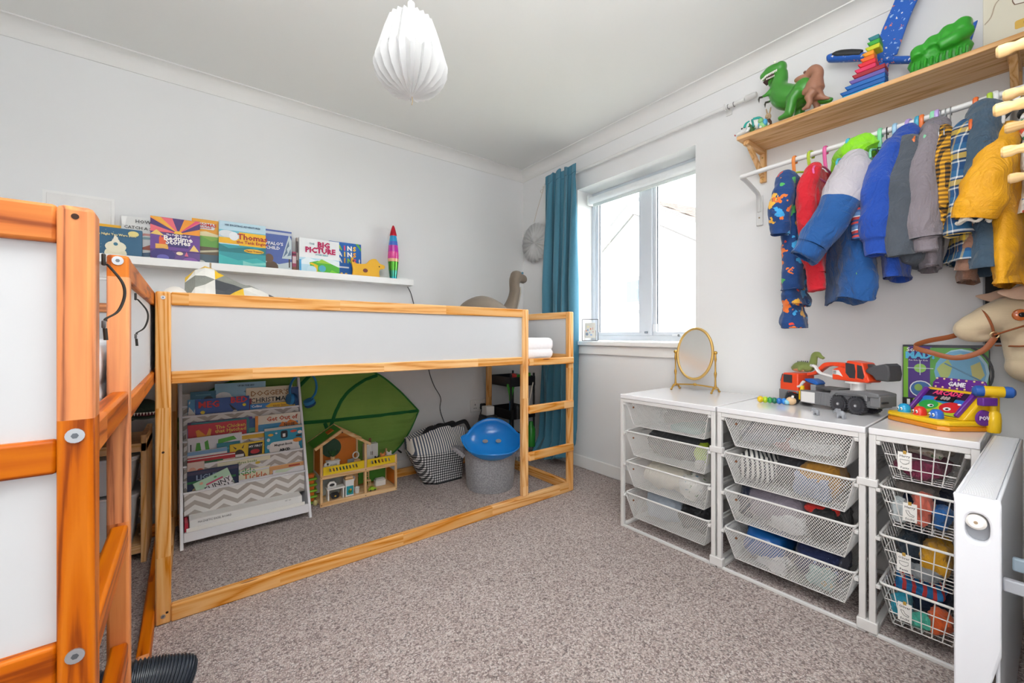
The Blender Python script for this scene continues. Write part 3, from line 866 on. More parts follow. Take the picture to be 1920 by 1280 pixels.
for ri, ro, z in prof:
    ring = []
    for k in range(NP * 2):
        a = PI * k / NP
        up_ = k % 2 == 0
        r = ro if up_ else ri
        zz = z
        if -.47 < z < -.44 and not up_:
            zz = z + .03
        ring.append(V((r * math.cos(a), r * math.sin(a), zz)))
    rg.append(ring)
lp.rings(rg, cap0=False, cap1=True, m=PAPER.m)
lp.ob('paper_shade', pd, ang=12)
B().cyl((0, 0, 0), (0, 0, -.245), .0032, n=8, m=pm('#f0f0ee', .5)).ob('flex', pd)
B().lathe([(.001, 0), (.04, 0), (.038, -.02), (.012, -.032), (.001, -.032)], 20, m=pm('#f0f0ee', .4)).ob('ceiling_rose', pd)
B().lathe([(.014, -.225), (.014, -.27), (.02, -.29), (.02, -.31), (.001, -.31)], 14, m=pm('#f0f0ee', .4)).ob('lamp_holder', pd)
B().tube([(.004, 0, -.575), (.006, 0, -.592), (.003, 0, -.606)], .0016, 6, pm('#b79f78', .7)).ob('tie_string', pd)

# ------------------------------------------------------------------ curtain corner
cr = thing('curtain_rod', 'thin white curtain rod above the window', 'rail', (2.292, 2.60, 2.248))
B().cyl((0, 0, 0), (0, -1.60, 0), .010, n=12, m=pm('#e6e6e4', .35)).ob('rod', cr)
B().lathe([(.001, 0), (.013, .002), (.016, .02), (.016, .055), (.001, .058)], 14, o=(0, -1.66, 0), m=pm('#d7d7d5', .3), axis='y').ob('finial', cr)
for y in (-.03, -1.50):
    k = B().box((-.004, y - .008, -.006), (.044, y + .008, .006), pm('#e3e3e1', .35)).box((.036, y - .016, -.03), (.044, y + .016, .03))
    k.tube([(-.013, y, .013), (-.016, y, 0), (-.008, y, -.015), (.006, y, -.015), (.013, y, -.004)], .004, 8)
    k.ob('rod_bracket', cr, bev=.001)
for y in (-1.545, -1.515):
    B().tube([(.012 * math.cos(a), y, .012 * math.sin(a) - .002) for a in [i * 2 * PI / 12 for i in range(12)]], .002, 6, pm('#7d7d7d', .4), closed=True).ob('rod_ring', cr)
CUR = NT('teal_linen')
cc = CUR.coord()
wv = CUR.math('ADD', CUR.math('MULTIPLY', CUR.noise(CUR.mapv(cc, (1200, 1200, 40)), 1, 2)[0], .5), CUR.math('MULTIPLY', CUR.noise(CUR.mapv(cc, (60, 60, 900)), 1, 2)[0], .5))
CUR.bump(wv, .3, .001)
CURM = CUR.fin(CUR.mix(wv, lin('#34708a'), lin('#5a93a9')), .9, **{'Sheen Weight': .2})
ct = thing('curtain', 'teal linen curtain drawn to the left side of the window', 'curtain', (2.252, 2.345, 0))
cb = B()
def cf(u, v):
    z = 2.292 - v * 2.262
    y = (.5 - u)
    wd = .325 + .06 * v + .03 * math.sin(v * 3)
    amp = .016 + .034 * min(1, v * 2.5)
    fold = math.sin(u * 3.8 * 2 * PI + .5 * math.sin(v * 5)) + .35 * math.sin(u * 9.7 * PI + v * 2)
    x = amp * fold - .012 * v
    yy = y * wd + .014 * math.sin(u * 3.8 * 4 * PI + 1.2) + .03 * v * (1 if v < .9 else 1.2)
    zz = z
    if v < .05:
        zz += .012 * math.sin(u * 31) * (1 - v / .05)
        x *= .8
    if v > .93:
        k = (v - .93) / .07
        x -= .07 * k * (1 + .4 * math.sin(u * 17))
        yy += .03 * k * math.sin(u * 11)
        zz = 2.292 - .93 * 2.262 - (.93 * 0 + k * .118 + .02 * math.sin(u * 13) * k)
    return V((x, yy, max(zz, .018 + .012 * math.sin(u * 23) ** 2)))
cb.sheet(cf, 110, 60, .003, CURM)
cb.ob('curtain_cloth', ct, ang=80)
B().sheet(lambda u, v: cf(u, v * .028) + V((-.004, 0, 0)), 110, 3, .004, CURM).ob('heading_tape', ct, ang=80)
# paper rosette on a string
pr = thing('paper_rosette', 'white folded paper rosette hanging by the curtain', 'decoration', (2.300, 2.722, 1.803))
rb = B()
NPp = 22
rgs = []
for r, x in ((.004, 0), (.05, 0), (.172, 0)):
    ring = []
    for k in range(NPp * 2):
        a = PI * k / NPp
        amp = (.009 if k % 2 else -.009) * (r / .172) ** .5
        rr = r * (1.0 if k % 2 else (.93 if r > .1 else 1))
        ring.append(V((amp, rr * math.cos(a), rr * math.sin(a))))
    rgs.append(ring)
rb.rings(rgs, m=PAPER.m, cap0=True, cap1=False)
ro = rb.ob('folded_paper', pr, ang=10)
sm = ro.modifiers.new('thick', 'SOLIDIFY')
sm.thickness = .0012
B().tube(spl([(-.004, 0, .172), (-.006, -.05, .28), (-.02, -.13, .40), (-.026, -.145, .436)], 5), .0013, 5, pm('#c9b79a', .8)).ob('string', pr)
B().tube([(-.02, -.118 + .016 * math.cos(a), .405 + .014 * math.sin(a)) for a in [i * 2 * PI / 10 for i in range(10)]], .0012, 5, pm('#c9b79a', .8), closed=True).ob('string_bow', pr)
# framed print on the sill
fr = thing('framed_print', 'thin black glass photo frame with a small print on the window sill', 'picture frame', (2.336, 2.200, .966), 0)
fr.rotation_euler = (0, math.radians(9), math.radians(42))
f_ = B()
FB = pm('#2b2b2d', .4)
w_, h_ = .118, .165
for a, b_ in (((0, 0, 0), (0, -w_, 0)), ((0, 0, h_), (0, -w_, h_)), ((0, 0, 0), (0, 0, h_)), ((0, -w_, 0), (0, -w_, h_))):
    f_.cyl(a, b_, .0026, n=6, m=FB)
f_.ob('metal_edge', fr)
B().box((-.001, -w_, 0), (.001, 0, h_), GLASS).ob('glass', fr)
ph = B().box((-.0005, -w_ + .02, .022), (.0008, -.02, h_ - .027), pm('#d9d7cf', .6)).ob('print', fr)
flat_art(fr, [('e', .3, .75, .12, .05, '#e8dfae'), ('e', .55, .6, .05, .07, '#d7794e'), ('e', .28, .52, .07, .05, '#5f93bd'), ('e', .15, .48, .05, .06, '#dd8a66'), ('e', .75, .62, .04, .1, '#d5a79a'), ('e', .2, .25, .13, .1, '#7b8aa0'), ('e', .45, .35, .06, .05, '#8fb4d6'), ('e', .6, .2, .1, .04, '#7aa6d8'), ('e', .78, .4, .06, .05, '#c7a19c')], (-.001, -.02, .022), (0, -1, 0), (0, 0, 1), (-1, 0, 0), w_ - .04, h_ - .05, 'print_shapes')
B().cyl((.002, -w_ * .85, .08), (.055, -w_ * .85, -.008), .0016, n=6, m=pm('#9a8f7a', .4, metal=.6)).cyl((.002, -w_ * .15, .08), (.055, -w_ * .15, -.008), .0016, n=6).cyl((.055, -w_ * .85, -.008), (.055, -w_ * .15, -.008), .0016, n=6).ob('stand', fr)
# ------------------------------------------------------------------ sling bookcase under the bed
BW = .572
bc = thing('sling_bookcase', 'white bookcase with grey zigzag fabric slings under the bed', 'bookcase', (-.07, 2.472, 0), .043)
BM = pm('#eeedf0', .45, .02, 9)
def slant(z):
    return .275 * z / .73
prof_ = [(0, 0), (.032, 0), (.048, .03), (.24, .03), (.256, 0), (.298, 0), (.298, .752), (.284, .752)]
for x in (0, BW - .014):
    B().prism(prof_, 0, .014, BM, axes((x, 0, 0), (0, 1, 0), (0, 0, 1), (1, 0, 0))).ob('side_panel', bc, bev=.003)
B().box((.014, .016, .03), (BW - .014, .285, .044), BM).ob('bottom_shelf', bc, bev=.002)
B().box((.014, .014, .028), (BW - .014, .028, .074), BM).ob('front_rail', bc, bev=.003)
B().box((.014, .276, .15), (BW - .014, .288, .70), pm('#c9c6c2', .7)).ob('back_panel', bc)
CH = NT('zigzag_canvas')
x_, y_, z_ = CH.xyz()[:3]
tri = CH.math('ABSOLUTE', CH.math('SUBTRACT', CH.math('FRACT', CH.math('DIVIDE', x_, .118)), .5))
bd = CH.math('FRACT', CH.math('DIVIDE', CH.math('ADD', CH.math('ADD', z_, CH.math('MULTIPLY', y_, .4)), CH.math('MULTIPLY', tri, .075)), .047))
CH.bump(CH.noise(CH.coord(), 350, 2)[0], .2, .001)
CHM = CH.fin(CH.mix(CH.math('GREATER_THAN', bd, .52), lin('#e9e6e2'), lin('#b5aca4')), .9)
for zt, zb in ((.235, .125), (.352, .25), (.468, .365), (.588, .485)):
    yf = slant(zt) + .012
    yb = yf + .040
    zb2 = zt + .045
    def sf(u, v, yf=yf, yb=yb, zt=zt, zb=zb, zb2=zb2):
        x = .018 + u * (BW - .036)
        sag = .006 * math.sin(PI * u)
        if v < .45:
            t = v / .45
            return V((x, yf - .006 * math.sin(PI * t) + .016 * t * 0, zt + (zb - zt) * t - sag * t))
        if v < .6:
            t = (v - .45) / .15
            return V((x, yf + .036 * t, zb - sag - .008 * math.sin(PI * t)))
        t = (v - .6) / .4
        return V((x, yf + .036 + (yb - yf - .036) * t, zb - sag * (1 - t) + (zb2 - zb) * t))
    s_ = B().sheet(sf, 24, 20, .002, CHM)
    s_.ob('fabric_sling', bc, ang=70)
    B().cyl((.012, yf, zt), (BW - .012, yf, zt), .0055, n=10, m=BM).ob('dowel', bc)
    B().cyl((.012, yb, zb2), (BW - .012, yb, zb2), .0055, n=10, m=BM).ob('dowel', bc)
LEAN = .05
def sb(name, label, x0, x1, y, zt, h, hexc, art=(), words=(), spine=None, t=.006, roll=0, cat='book'):
    """a book standing in a sling; (x0, y) is the front left bottom corner, zt its top edge"""
    b = book(name, label, x1 - x0, h, .0055, hexc, (x0, y, zt - h * math.cos(LEAN)), .043, art, words, spine, cat, 'books in the sling bookcase', lean=LEAN)
    if roll:
        b.rotation_euler = (Euler((-LEAN, 0, .043)).to_matrix() @ Mx.Rotation(roll, 3, 'Y')).to_euler()
    return b
# top tier
sb('picture_book', 'small teal book at the back of the top sling', -0.034, 0.075, 2.7299, 0.71, 0.222, '#2f6f8c', [('r', 0, 0, 1, 1, '#2b6a88'), ('e', .7, .78, .2, .1, '#2a3540'), ('r', .2, .9, .8, .93, '#4f8ba3')])
sb('picture_book', 'tall pale blue book with a cloud in the top sling', 0.07, 0.309, 2.7409, 0.744, 0.256, '#9cc6dc', [('r', 0, 0, 1, 1, '#93c0d9'), ('e', .16, .70, .16, .12, '#e3e6ea'), ('e', .28, .64, .12, .08, '#eceef0'), ('p', [(.55, .8), (.62, .84), (.66, .78), (.72, .9), (.68, .72)], '#5c86a6'), ('e', .86, .72, .04, .1, '#d8b8ba')], [('UP IN THE SKY', .6, .93, .012, '#4a6a85')])
sb('picture_book', 'navy book behind the cream Christmas book', 0.431, 0.477, 2.7367, 0.699, 0.211, '#1d4f8a')
sb('picture_book', 'cream Christmas book with large brown capitals', 0.212, 0.446, 2.7405, 0.711, 0.224, '#e9dcc2', [('r', 0, 0, 1, 1, '#e6d8bd'), ('p', [(.3, .5), (.42, .54), (.5, .51), (.66, .55), (.7, .5)], '#20201f'), ('r', 0, .0, 1, .42, '#c9b48c')], [("DOGGER'S", .5, .84, .040, '#a97a48', {'b': .0006}), ('CHRISTMAS', .5, .67, .037, '#2c2a28', {'b': .0003})])
sb('picture_book', 'light blue dotted book at the left of the top sling', -0.045, 0.01, 2.7225, 0.671, 0.184, '#3f8fc4', stars(14, 21, '#e8f2f8', .05, .95, .5, .97, .035) + [('e', .15, .45, .35, .08, '#e9e4e0'), ('p', [(.0, .5), (.1, .8), (.9, .45), (.9, .4)], '#e6e1da')])
sb('picture_book', 'royal blue book with red capitals and a white owl', -0.014, 0.227, 2.7175, 0.67, 0.182, '#1f4fa2', [('e', .13, .62, .04, .05, '#f0d21e'), ('e', .32, .48, .08, .09, '#e8e8ea'), ('e', .34, .52, .03, .03, '#f0c21e'), ('e', .72, .56, .045, .05, '#dfdfe2'), ('e', .90, .74, .035, .045, '#f0d21e'), ('p', [(.6, .82), (.68, .62), (.76, .6)], '#15161c')], [('MEG', .24, .83, .046, '#d8212f', {'b': .0014}), ('BED', .8, .90, .044, '#d8212f', {'b': .0014})], spine='#15336e')
sb('picture_book', 'thin dark red book edge beside the blue owl book', 0.224, 0.238, 2.7344, 0.652, 0.164, '#8e2232')
sb('activity_book', 'blue and yellow early learning book in the top sling', 0.23, 0.456, 2.7214, 0.621, 0.134, '#2f7fc4', [('r', 0, 0, 1, 1, '#2f7fc4'), ('p', [(.32, .86), (.45, .99), (1, .99), (1, .5), (.6, .66)], '#f2c41c'), ('e', .45, .5, .5, .32, '#b9c3d2')], [('Collins', .14, .9, .018, '#f2f4f6'), ('easy learning', .73, .87, .021, '#b8791a')])
# third tier
for lb, (c_, x0, x1, y, zt, h) in zip(('purple spined book just behind the red chicken book', 'teal edged book behind the red chicken book', 'violet book edge behind the right half of the red book'), [('#49306b', -0.045, 0.182, 2.6836, 0.558, 0.19), ('#2b7f8b', -0.03, 0.222, 2.6782, 0.555, 0.187), ('#5b3fa0', 0.061, 0.238, 2.6953, 0.556, 0.188)]):
    sb('picture_book', lb, x0, x1, y, zt, h, c_)
sb('picture_book', 'purple and white striped spine left of the red book', -0.045, -0.046, 2.6637, 0.531, 0.163, '#6b3c86', [('r', .5, 0, 1, 1, '#d9d4de')], t=.008)
sb('picture_book', 'small navy and green book right of the red one', 0.207, 0.265, 2.695, 0.545, 0.177, '#1f5590', [('r', 0, 0, 1, .72, '#5aa286'), ('e', .55, .45, .35, .16, '#2f7f66'), ('e', .5, .5, .2, .06, '#8cc6ac')], t=.008)
sb('picture_book', 'bright red picture book with a golden hen', -0.045, 0.21, 2.6709, 0.547, 0.179, '#c9202e', [('e', .30, .52, .14, .16, '#e88a1e'), ('p', [(.16, .58), (.13, .82), (.18, .85), (.3, .66)], '#e9931f'), ('p', [(.3, .64), (.35, .86), (.39, .82), (.37, .62)], '#e8a03a'), ('p', [(.2, .52), (.1, .6), (.1, .52), (.2, .44)], '#e8a24a'), ('e', .56, .42, .1, .06, '#e9e2d6'), ('e', .82, .44, .1, .07, '#e9e2d6')], [('The Chicken', .72, .86, .026, '#f2d25a'), ('that Hatched', .72, .74, .026, '#f2d25a'), ('a Cow!', .74, .62, .026, '#f2d25a')], spine='#a31a26')
sb('picture_book', 'cream and blue book with orange spine in third sling', 0.25, 0.478, 2.677, 0.559, 0.191, '#e6dccb', [('r', 0, 0, 1, 1, '#e6dccb'), ('r', .06, 0, .94, .74, '#3d8fc0'), ('p', [(.5, .62), (.58, .76), (.68, .72), (.76, .8), (.9, .72), (.96, .62), (.7, .55)], '#e07a22'), ('r', 0, 0, .06, 1, '#e58a22'), ('r', .1, .45, .4, .5, '#1f4f80')], [('Get Out of', .58, .87, .034, '#c1502a', {'b': .001}), ('NOSE', .74, .66, .022, '#2a1c10')])
# second tier
sb('board_book', 'pale card book with a big green letter', -0.045, 0.187, 2.6405, 0.486, 0.233, '#dcdde2', [('p', [(.1, .42), (.16, .88), (.22, .88), (.27, .5), (.34, .5), (.3, .88), (.36, .92), (.44, .38), (.36, .38), (.3, .55), (.22, .42)], '#4fa63a'), ('p', [(.52, .4), (.55, .9), (.84, .94), (.9, .86), (.64, .82), (.62, .4)], '#57b03e'), ('e', .72, .7, .1, .12, '#e6742a'), ('e', .68, .66, .04, .05, '#d23a2c'), ('r', .05, .5, .07, .86, '#222')], t=.010)
sb('drawing_book', 'mustard yellow book with a row of tiny pencils', 0.171, 0.297, 2.6564, 0.47, 0.217, '#e2b51c', [('r', .02, .72, .98, .78, '#3f7fb5'), ('p', [(.05, .78), (.1, .86), (.15, .78), (.22, .84), (.3, .78), (.4, .86), (.5, .78), (.62, .83), (.7, .78)], '#2d4f86')], t=.010)
sb('picture_book', 'teal book edge between the yellow and white books', 0.076, 0.178, 2.6391, 0.443, 0.19, '#1f7f93', [('r', .1, .8, .9, .86, '#4aa6b6')], t=.008)
sb('board_book', 'turquoise book of little pictures with a white label and orange spine', 0.291, 0.483, 2.6483, 0.49, 0.237, '#2296b8', [('r', 0, .93, 1, .99, '#c9bfb4'), ('q', .12, .38, .90, .66, .12, '#f0ece8'), ('e', .82, .42, .12, .13, '#f0ece8'), ('q', .42, .72, .60, .90, .05, '#20242a'), ('r', .47, .75, .54, .83, '#f0ece8'), ('e', .16, .83, .07, .03, '#e9b53a'), ('e', .76, .86, .09, .03, '#e05a4a'), ('e', .93, .82, .06, .04, '#f0ece8'), ('e', .1, .72, .04, .04, '#f0ece8'), ('e', .86, .64, .12, .05, '#f0973a'), ('e', .1, .56, .04, .05, '#d9e4ea'), ('e', .14, .2, .08, .03, '#223a4c'), ('e', .36, .2, .06, .03, '#d2402f'), ('e', .58, .22, .08, .03, '#c9402f'), ('e', .80, .2, .08, .04, '#e0562f'), ('e', .3, .86, .03, .02, '#e8f0f2'), ('e', .9, .74, .08, .025, '#1f2c3a'), ('p', [(.3, .09), (.45, .04), (.5, .1)], '#d2402f')], [('Magnet Book', .48, .58, .017, '#4b4644'), ('ABCD', .52, .45, .020, '#1f1f22', {'b': .001})], spine='#e58a25', t=.02)
sb('board_book', 'yellow farm book with a dark brown animal face', 0.131, 0.288, 2.6348, 0.429, 0.176, '#eac41c', [('e', .27, .56, .18, .26, '#3d2720'), ('p', [(.08, .95), (.16, .84), (.2, .86)], '#3d2720'), ('p', [(.42, .97), (.38, .84), (.34, .86)], '#3d2720'), ('r', .16, .6, .40, .68, '#f0ede8'), ('e', .27, .5, .05, .05, '#f0ede8'), ('p', [(.54, .94), (.96, .96), (.94, .6), (.52, .56)], '#191919'), ('e', .73, .7, .14, .07, '#c1272f')], [('MY FIRST', .75, .86, .016, '#f4f2ee'), ('farm', .72, .44, .032, '#2a2a1c', {'b': .001})], t=.014)
sb('board_book', 'white rounded book with a pale blue edge', -0.045, 0.12, 2.627, 0.421, 0.168, '#e7e5e2', [('r', 0, .88, 1, .99, '#7fa9d2'), ('r', .6, .6, .85, .66, '#b8a6a0')], t=.012)
sb('picture_book', 'red edged flat book along the second sling', -0.045, 0.155, 2.6201, 0.39, 0.138, '#c8222f', [('r', 0, .93, 1, .965, '#f0eae6'), ('r', 0, 0, 1, .8, '#e9d9d2')], t=.012)
# lowest tier
sb('photo_book', 'baby photo book at the left of the low sling', -0.045, 0.024, 2.5958, 0.373, 0.245, '#e3c9bd', [('e', .3, .8, .25, .1, '#e0a58e'), ('e', .75, .74, .3, .12, '#d9583a'), ('e', .2, .55, .3, .1, '#efeae4')], t=.008)
sb('picture_book', 'dark green jungle book behind the navy one', 0.02, 0.102, 2.6124, 0.366, 0.238, '#1f6a3c', [('e', .3, .8, .2, .08, '#4f9a58'), ('e', .7, .7, .2, .1, '#123f26')], t=.008)
sb('picture_book', 'cream book with pastel rhyme lettering', 0.078, 0.316, 2.6083, 0.359, 0.231, '#ece6c9', [('r', 0, 0, 1, 1, '#ece6c9'), ('r', .02, .95, .98, .97, '#b9b48e'), ('e', .75, .82, .05, .03, '#d9b83a')], [('fickle', .52, .66, .044, '#4fa05a', {'b': .0006}), ('Tickle', .7, .52, .046, '#d8724a', {'b': .0006}), ('three books', .55, .88, .018, '#8aa06a')], t=.012)
sb('picture_book', 'tiger striped orange book on the right of the low sling', 0.311, 0.483, 2.6117, 0.284, 0.156, '#e8b277', [('r', 0, .86, 1, .98, '#dca36a'), ('p', [(.02, .7), (.12, .8), (.2, .72), (.28, .82), (.34, .7), (.2, .62)], '#1c1712'), ('r', .55, .89, .88, .95, '#b3442a')], t=.014)
sb('picture_book', 'white and pink edged book at the front right', 0.326, 0.483, 2.6058, 0.263, 0.135, '#ece8ea', [('r', 0, .7, 1, .78, '#d2406a'), ('p', [(.05, .9), (.4, .85), (.7, .98), (.1, .99)], '#d6e3c9')], t=.012)
sb('science_book', 'navy book with glowing outlines and yellow planets', -0.045, 0.169, 2.5894, 0.331, 0.204, '#1f2d4f', [('r', 0, .9, .98, .97, '#46415e'), ('r', 0, .70, .94, .75, '#2f7a4a'), ('e', .17, .48, .09, .12, '#cdb98e'), ('e', .16, .48, .055, .07, '#a3846a'), ('e', .38, .55, .06, .06, '#c08aa2'), ('e', .74, .44, .19, .22, '#8fb4dc'), ('e', .74, .44, .17, .20, '#1f2d4f'), ('e', .76, .46, .09, .1, '#7a4a86'), ('r', .02, .2, .1, .23, '#79a7d8')], [('LIGHTS', .42, .82, .034, '#8fa0bd', {'b': .001})], t=.014)
sb('picture_book', 'thin white booklet lying in front of the cream book', 0.169, 0.325, 2.5924, 0.245, 0.117, '#e9e4ea', [('r', 0, .86, 1, .98, '#f0ecef'), ('r', .0, .7, 1, .76, '#8fae6a')], t=.010)
sb('card_pack', 'tilted mint green pack with black capitals at the front', 0.031, 0.183, 2.5799, 0.281, 0.153, '#bfe0c4', [('p', [(.24, .3), (.24, .74), (.98, .74), (.98, .3)], '#f0ecee'), ('r', .3, .76, .78, .81, '#d04a72'), ('e', .2, .9, .05, .04, '#e9b59a'), ('e', .6, .9, .04, .03, '#5aa05a'), ('e', .1, .5, .05, .04, '#d58a8a')], [('FUNNY', .58, .64, .034, '#3a3a3c'), ('ANIMALS', .56, .46, .034, '#3a3a3c')], t=.01, roll=-.36)
# white game box on the bottom shelf
gb = tag(thing('white_box', 'flat white boxed set lying on the bookcase bottom shelf', 'box', (-.035, 2.492, .0755), (0, 0, .043), None), None)
B().box((0, 0, 0), (.49, .20, .052), pm('#ecebe8', .4, .02, 9)).ob('box_body', gb, bev=.003)
B().box((-.012, -.006, -.001), (.502, -.001, .018), pm('#f2f0ea', .4, .02, 9)).ob('box_lip', gb, bev=.002)
txt('MAGNETIC EASEL BOARD', .013, pm('#3a3a3c', .5), gb, axes((.10, -.0005, .036), (1, 0, 0), (0, 0, 1), (0, -1, 0)), 'lettering', sx=.9)
txt('SET 120', .009, pm('#8a8886', .5), gb, axes((.42, -.0005, .043), (1, 0, 0), (0, 0, 1), (0, -1, 0)), 'lettering')
tag(B().box((0, 0, 0), (.014, .16, .07), pm('#c2334a', .4)).ob('red_folder', loc=(-.053, 2.50, .0455), rz=.043, bev=.002), 'red folder edge at the left of the bottom shelf', 'folder')
# headphones hooked on the bookcase top corner
hp = thing('headphones', 'blue headphones hung over the top of the bookcase side', 'headphones', (.500, 2.735, .680), (.1, 0, .35))
HB, HD = plas('#2f86c4'), pm('#1d4f86', .5)
ring = spl([(-.075, -.0, -.03), (-.082, 0, .02), (-.06, 0, .075), (0, 0, .100), (.06, 0, .075), (.083, 0, .02), (.078, 0, -.03), (.05, 0, -.065)], 6)
B().tube(ring, .0065, 10, HB, flat=(1.5, .8)).ob('headband', hp)
for c_, a in (((-.075, 0, -.045), .1), ((.042, 0, -.078), 1.1)):
    R = Mx.Rotation(a, 3, 'Y')
    e_ = B()
    e_.T = Mx.Translation(c_) @ R.to_4x4()
    e_.lathe([(.001, -.014), (.03, -.012), (.034, 0), (.032, .008), (.001, .01)], 22, m=HB, axis='x')
    eo = e_.ob('ear_cup', hp)
    e2 = B()
    e2.T = e_.T
    e2.lathe([(.012, .009), (.03, .01), (.034, .017), (.03, .025), (.014, .026), (.001, .018)], 22, m=HD, axis='x')
    e2.ob('ear_pad', hp)

# ------------------------------------------------------------------ leaf canopy leaning on the wall
lf = thing('leaf_canopy', 'large green fabric leaf canopy leaning on the wall under the bed', 'canopy', (.62, 2.832, 0), 0)
LG = NT('leaf_fabric')
lc = LG.coord()
LG.bump(LG.math('ADD', LG.math('MULTIPLY', LG.noise(LG.mapv(lc, (2, 6, 16)), 2.2, 3)[0], 1.0), LG.math('MULTIPLY', LG.noise(lc, 500, 2)[0], .05)), .5, .02)
LGM = LG.fin(LG.mix(LG.noise(lc, 5, 3)[0], lin('#75a043'), lin('#8db153')), .75, **{'Sheen Weight': .1})
DG = fab('#14652f', .3, 200)
top = spl([(-.74, .50), (-.62, .66), (-.4, .765), (-.1, .815), (.2, .80), (.38, .735), (.52, .62), (.612, .52), (.672, .452)], 8)
bot = spl([(-.74, .50), (-.66, .33), (-.45, .16), (-.2, .075), (.1, .065), (.34, .12), (.50, .205), (.60, .32), (.672, .452)], 8)
NL = len(top) - 1
def leaf(u, v):
    k = min(int(u * NL), NL - 1)
    f = u * NL - k
    a = [top[k][i] * (1 - f) + top[k + 1][i] * f for i in (0, 1)]
    b = [bot[k][i] * (1 - f) + bot[k + 1][i] * f for i in (0, 1)]
    x = b[0] * (1 - v) + a[0] * v
    z = b[1] * (1 - v) + a[1] * v
    y = -.026 * math.sin(PI * v) * math.sin(PI * min(1, max(0, u))) ** .7 + .10 * (z - .06) + .004 * math.sin(v * 21 + u * 9) * math.sin(PI * v) + .005 * math.sin(u * 33 + v * 4) * math.sin(PI * v) ** 2
    return V((x, y - .02, z))
B().sheet(leaf, 64, 24, .003, LGM).ob('leaf_fabric', lf, ang=80)
rim = [leaf(i / 64, 1) for i in range(65)] + [leaf(1 - i / 64, 0) for i in range(1, 64)]
B().tube(rim, .007, 8, fab('#2f7a34', .3, 200), closed=True).ob('rim_tape', lf)
def onleaf(x, z, d=-.004):
    best = min(((leaf(u / 60, v / 24) - V((x, leaf(u / 60, v / 24).y, z))).length, u, v) for u in range(61) for v in range(25))
    p = leaf(best[1] / 60, best[2] / 24)
    return V((x, p.y + d, z))
for pts in ([(-.70, .468), (-.4, .472), (0, .462), (.3, .458), (.662, .455)], [(.05, .40), (.09, .52), (.16, .62), (.27, .695), (.375, .728)], [(-.25, .48), (-.18, .62), (-.06, .75), (.0, .80)], [(.02, .45), (.08, .30), (.2, .17), (.28, .11)]):
    q_ = [onleaf(x, z) for x, z in spl(pts, 5)]
    B().tube(q_, .011, 8, DG, flat=(1.0, .35), up=(0, 1, 0)).ob('vein_tape', lf)
B().cyl((.50, -.02, .20), (.515, -.045, .185), .006, n=8, m=pm('#1f1f1f', .5)).ob('stitched_loop', lf)

# ------------------------------------------------------------------ dolls' house
DW = lambda ax: wood('toy_birch', ax, '#f0cfa2', '#e9c08e', '#d6a873', ring=14, contrast=.3, knots=False)
dh = thing('dolls_house', 'wooden dolls house with green roof and yellow balcony rails', 'toy', (.566, 2.606, 0), .01)
W_, D_ = .466, .175
def dbx(nm, lo, hi, m, par=dh, bev=.0015):
    return B().box(lo, hi, m).ob(nm, par, bev=bev)
GRN, ORG = pm('#57a03a', .5, .06, 30), pm('#e8832c', .5, .06, 30)
FLR = pm('#d5cfc8', .5, .05, 30)
dbx('base_board', (0, 0, .012), (W_, D_, .022), DW(0))
dbx('base_edge', (0, -.004, 0), (W_, .008, .026), DW(0))
for x in (0, .256, W_ - .014):
    h_ = .40 if x == .256 else (.36 if x == 0 else .235)
    dbx('front_post', (x, -.004, .02), (x + .014, .010, h_ if x != .256 else .345), DW(2))
    dbx('rear_post', (x, D_ - .012, .02), (x + .012, D_, h_ if x != .256 else .345), DW(2))
dbx('upper_floor', (.0, 0, .170), (W_, D_, .178), FLR)
dbx('floor_edge', (0, -.005, .160), (W_, .006, .184), DW(0))
for x0, x1, n in ((.016, .254, 9), (.272, W_ - .014, 6)):
    p_ = B()
    yl = pm('#f4cf1c', .45, .04, 30)
    z0, z1 = .184, .232
    L = x1 - x0
    m0, m1 = x0 + L * .14, x1 - L * .14
    p_.box((x0, -.004, z0), (m0, .002, z1), yl).box((m1, -.004, z0), (x1, .002, z1), yl)
    p_.box((m0, -.004, z0), (m1, .002, z0 + .014), yl).box((m0, -.004, z1 - .012), (m1, .002, z1), yl)
    st_ = (m1 - m0) / n
    for i in range(n + 1):
        cx = m0 + i * st_
        p_.prism([(cx - .006, z0 + .014), (cx + .004, z0 + .014), (cx - .002 , z1 - .012), (cx - .012, z1 - .012)], -.002, .004, yl, axes((0, 0, 0), (1, 0, 0), (0, 0, 1), (0, -1, 0)))
    p_.ob('balcony_rail', dh)
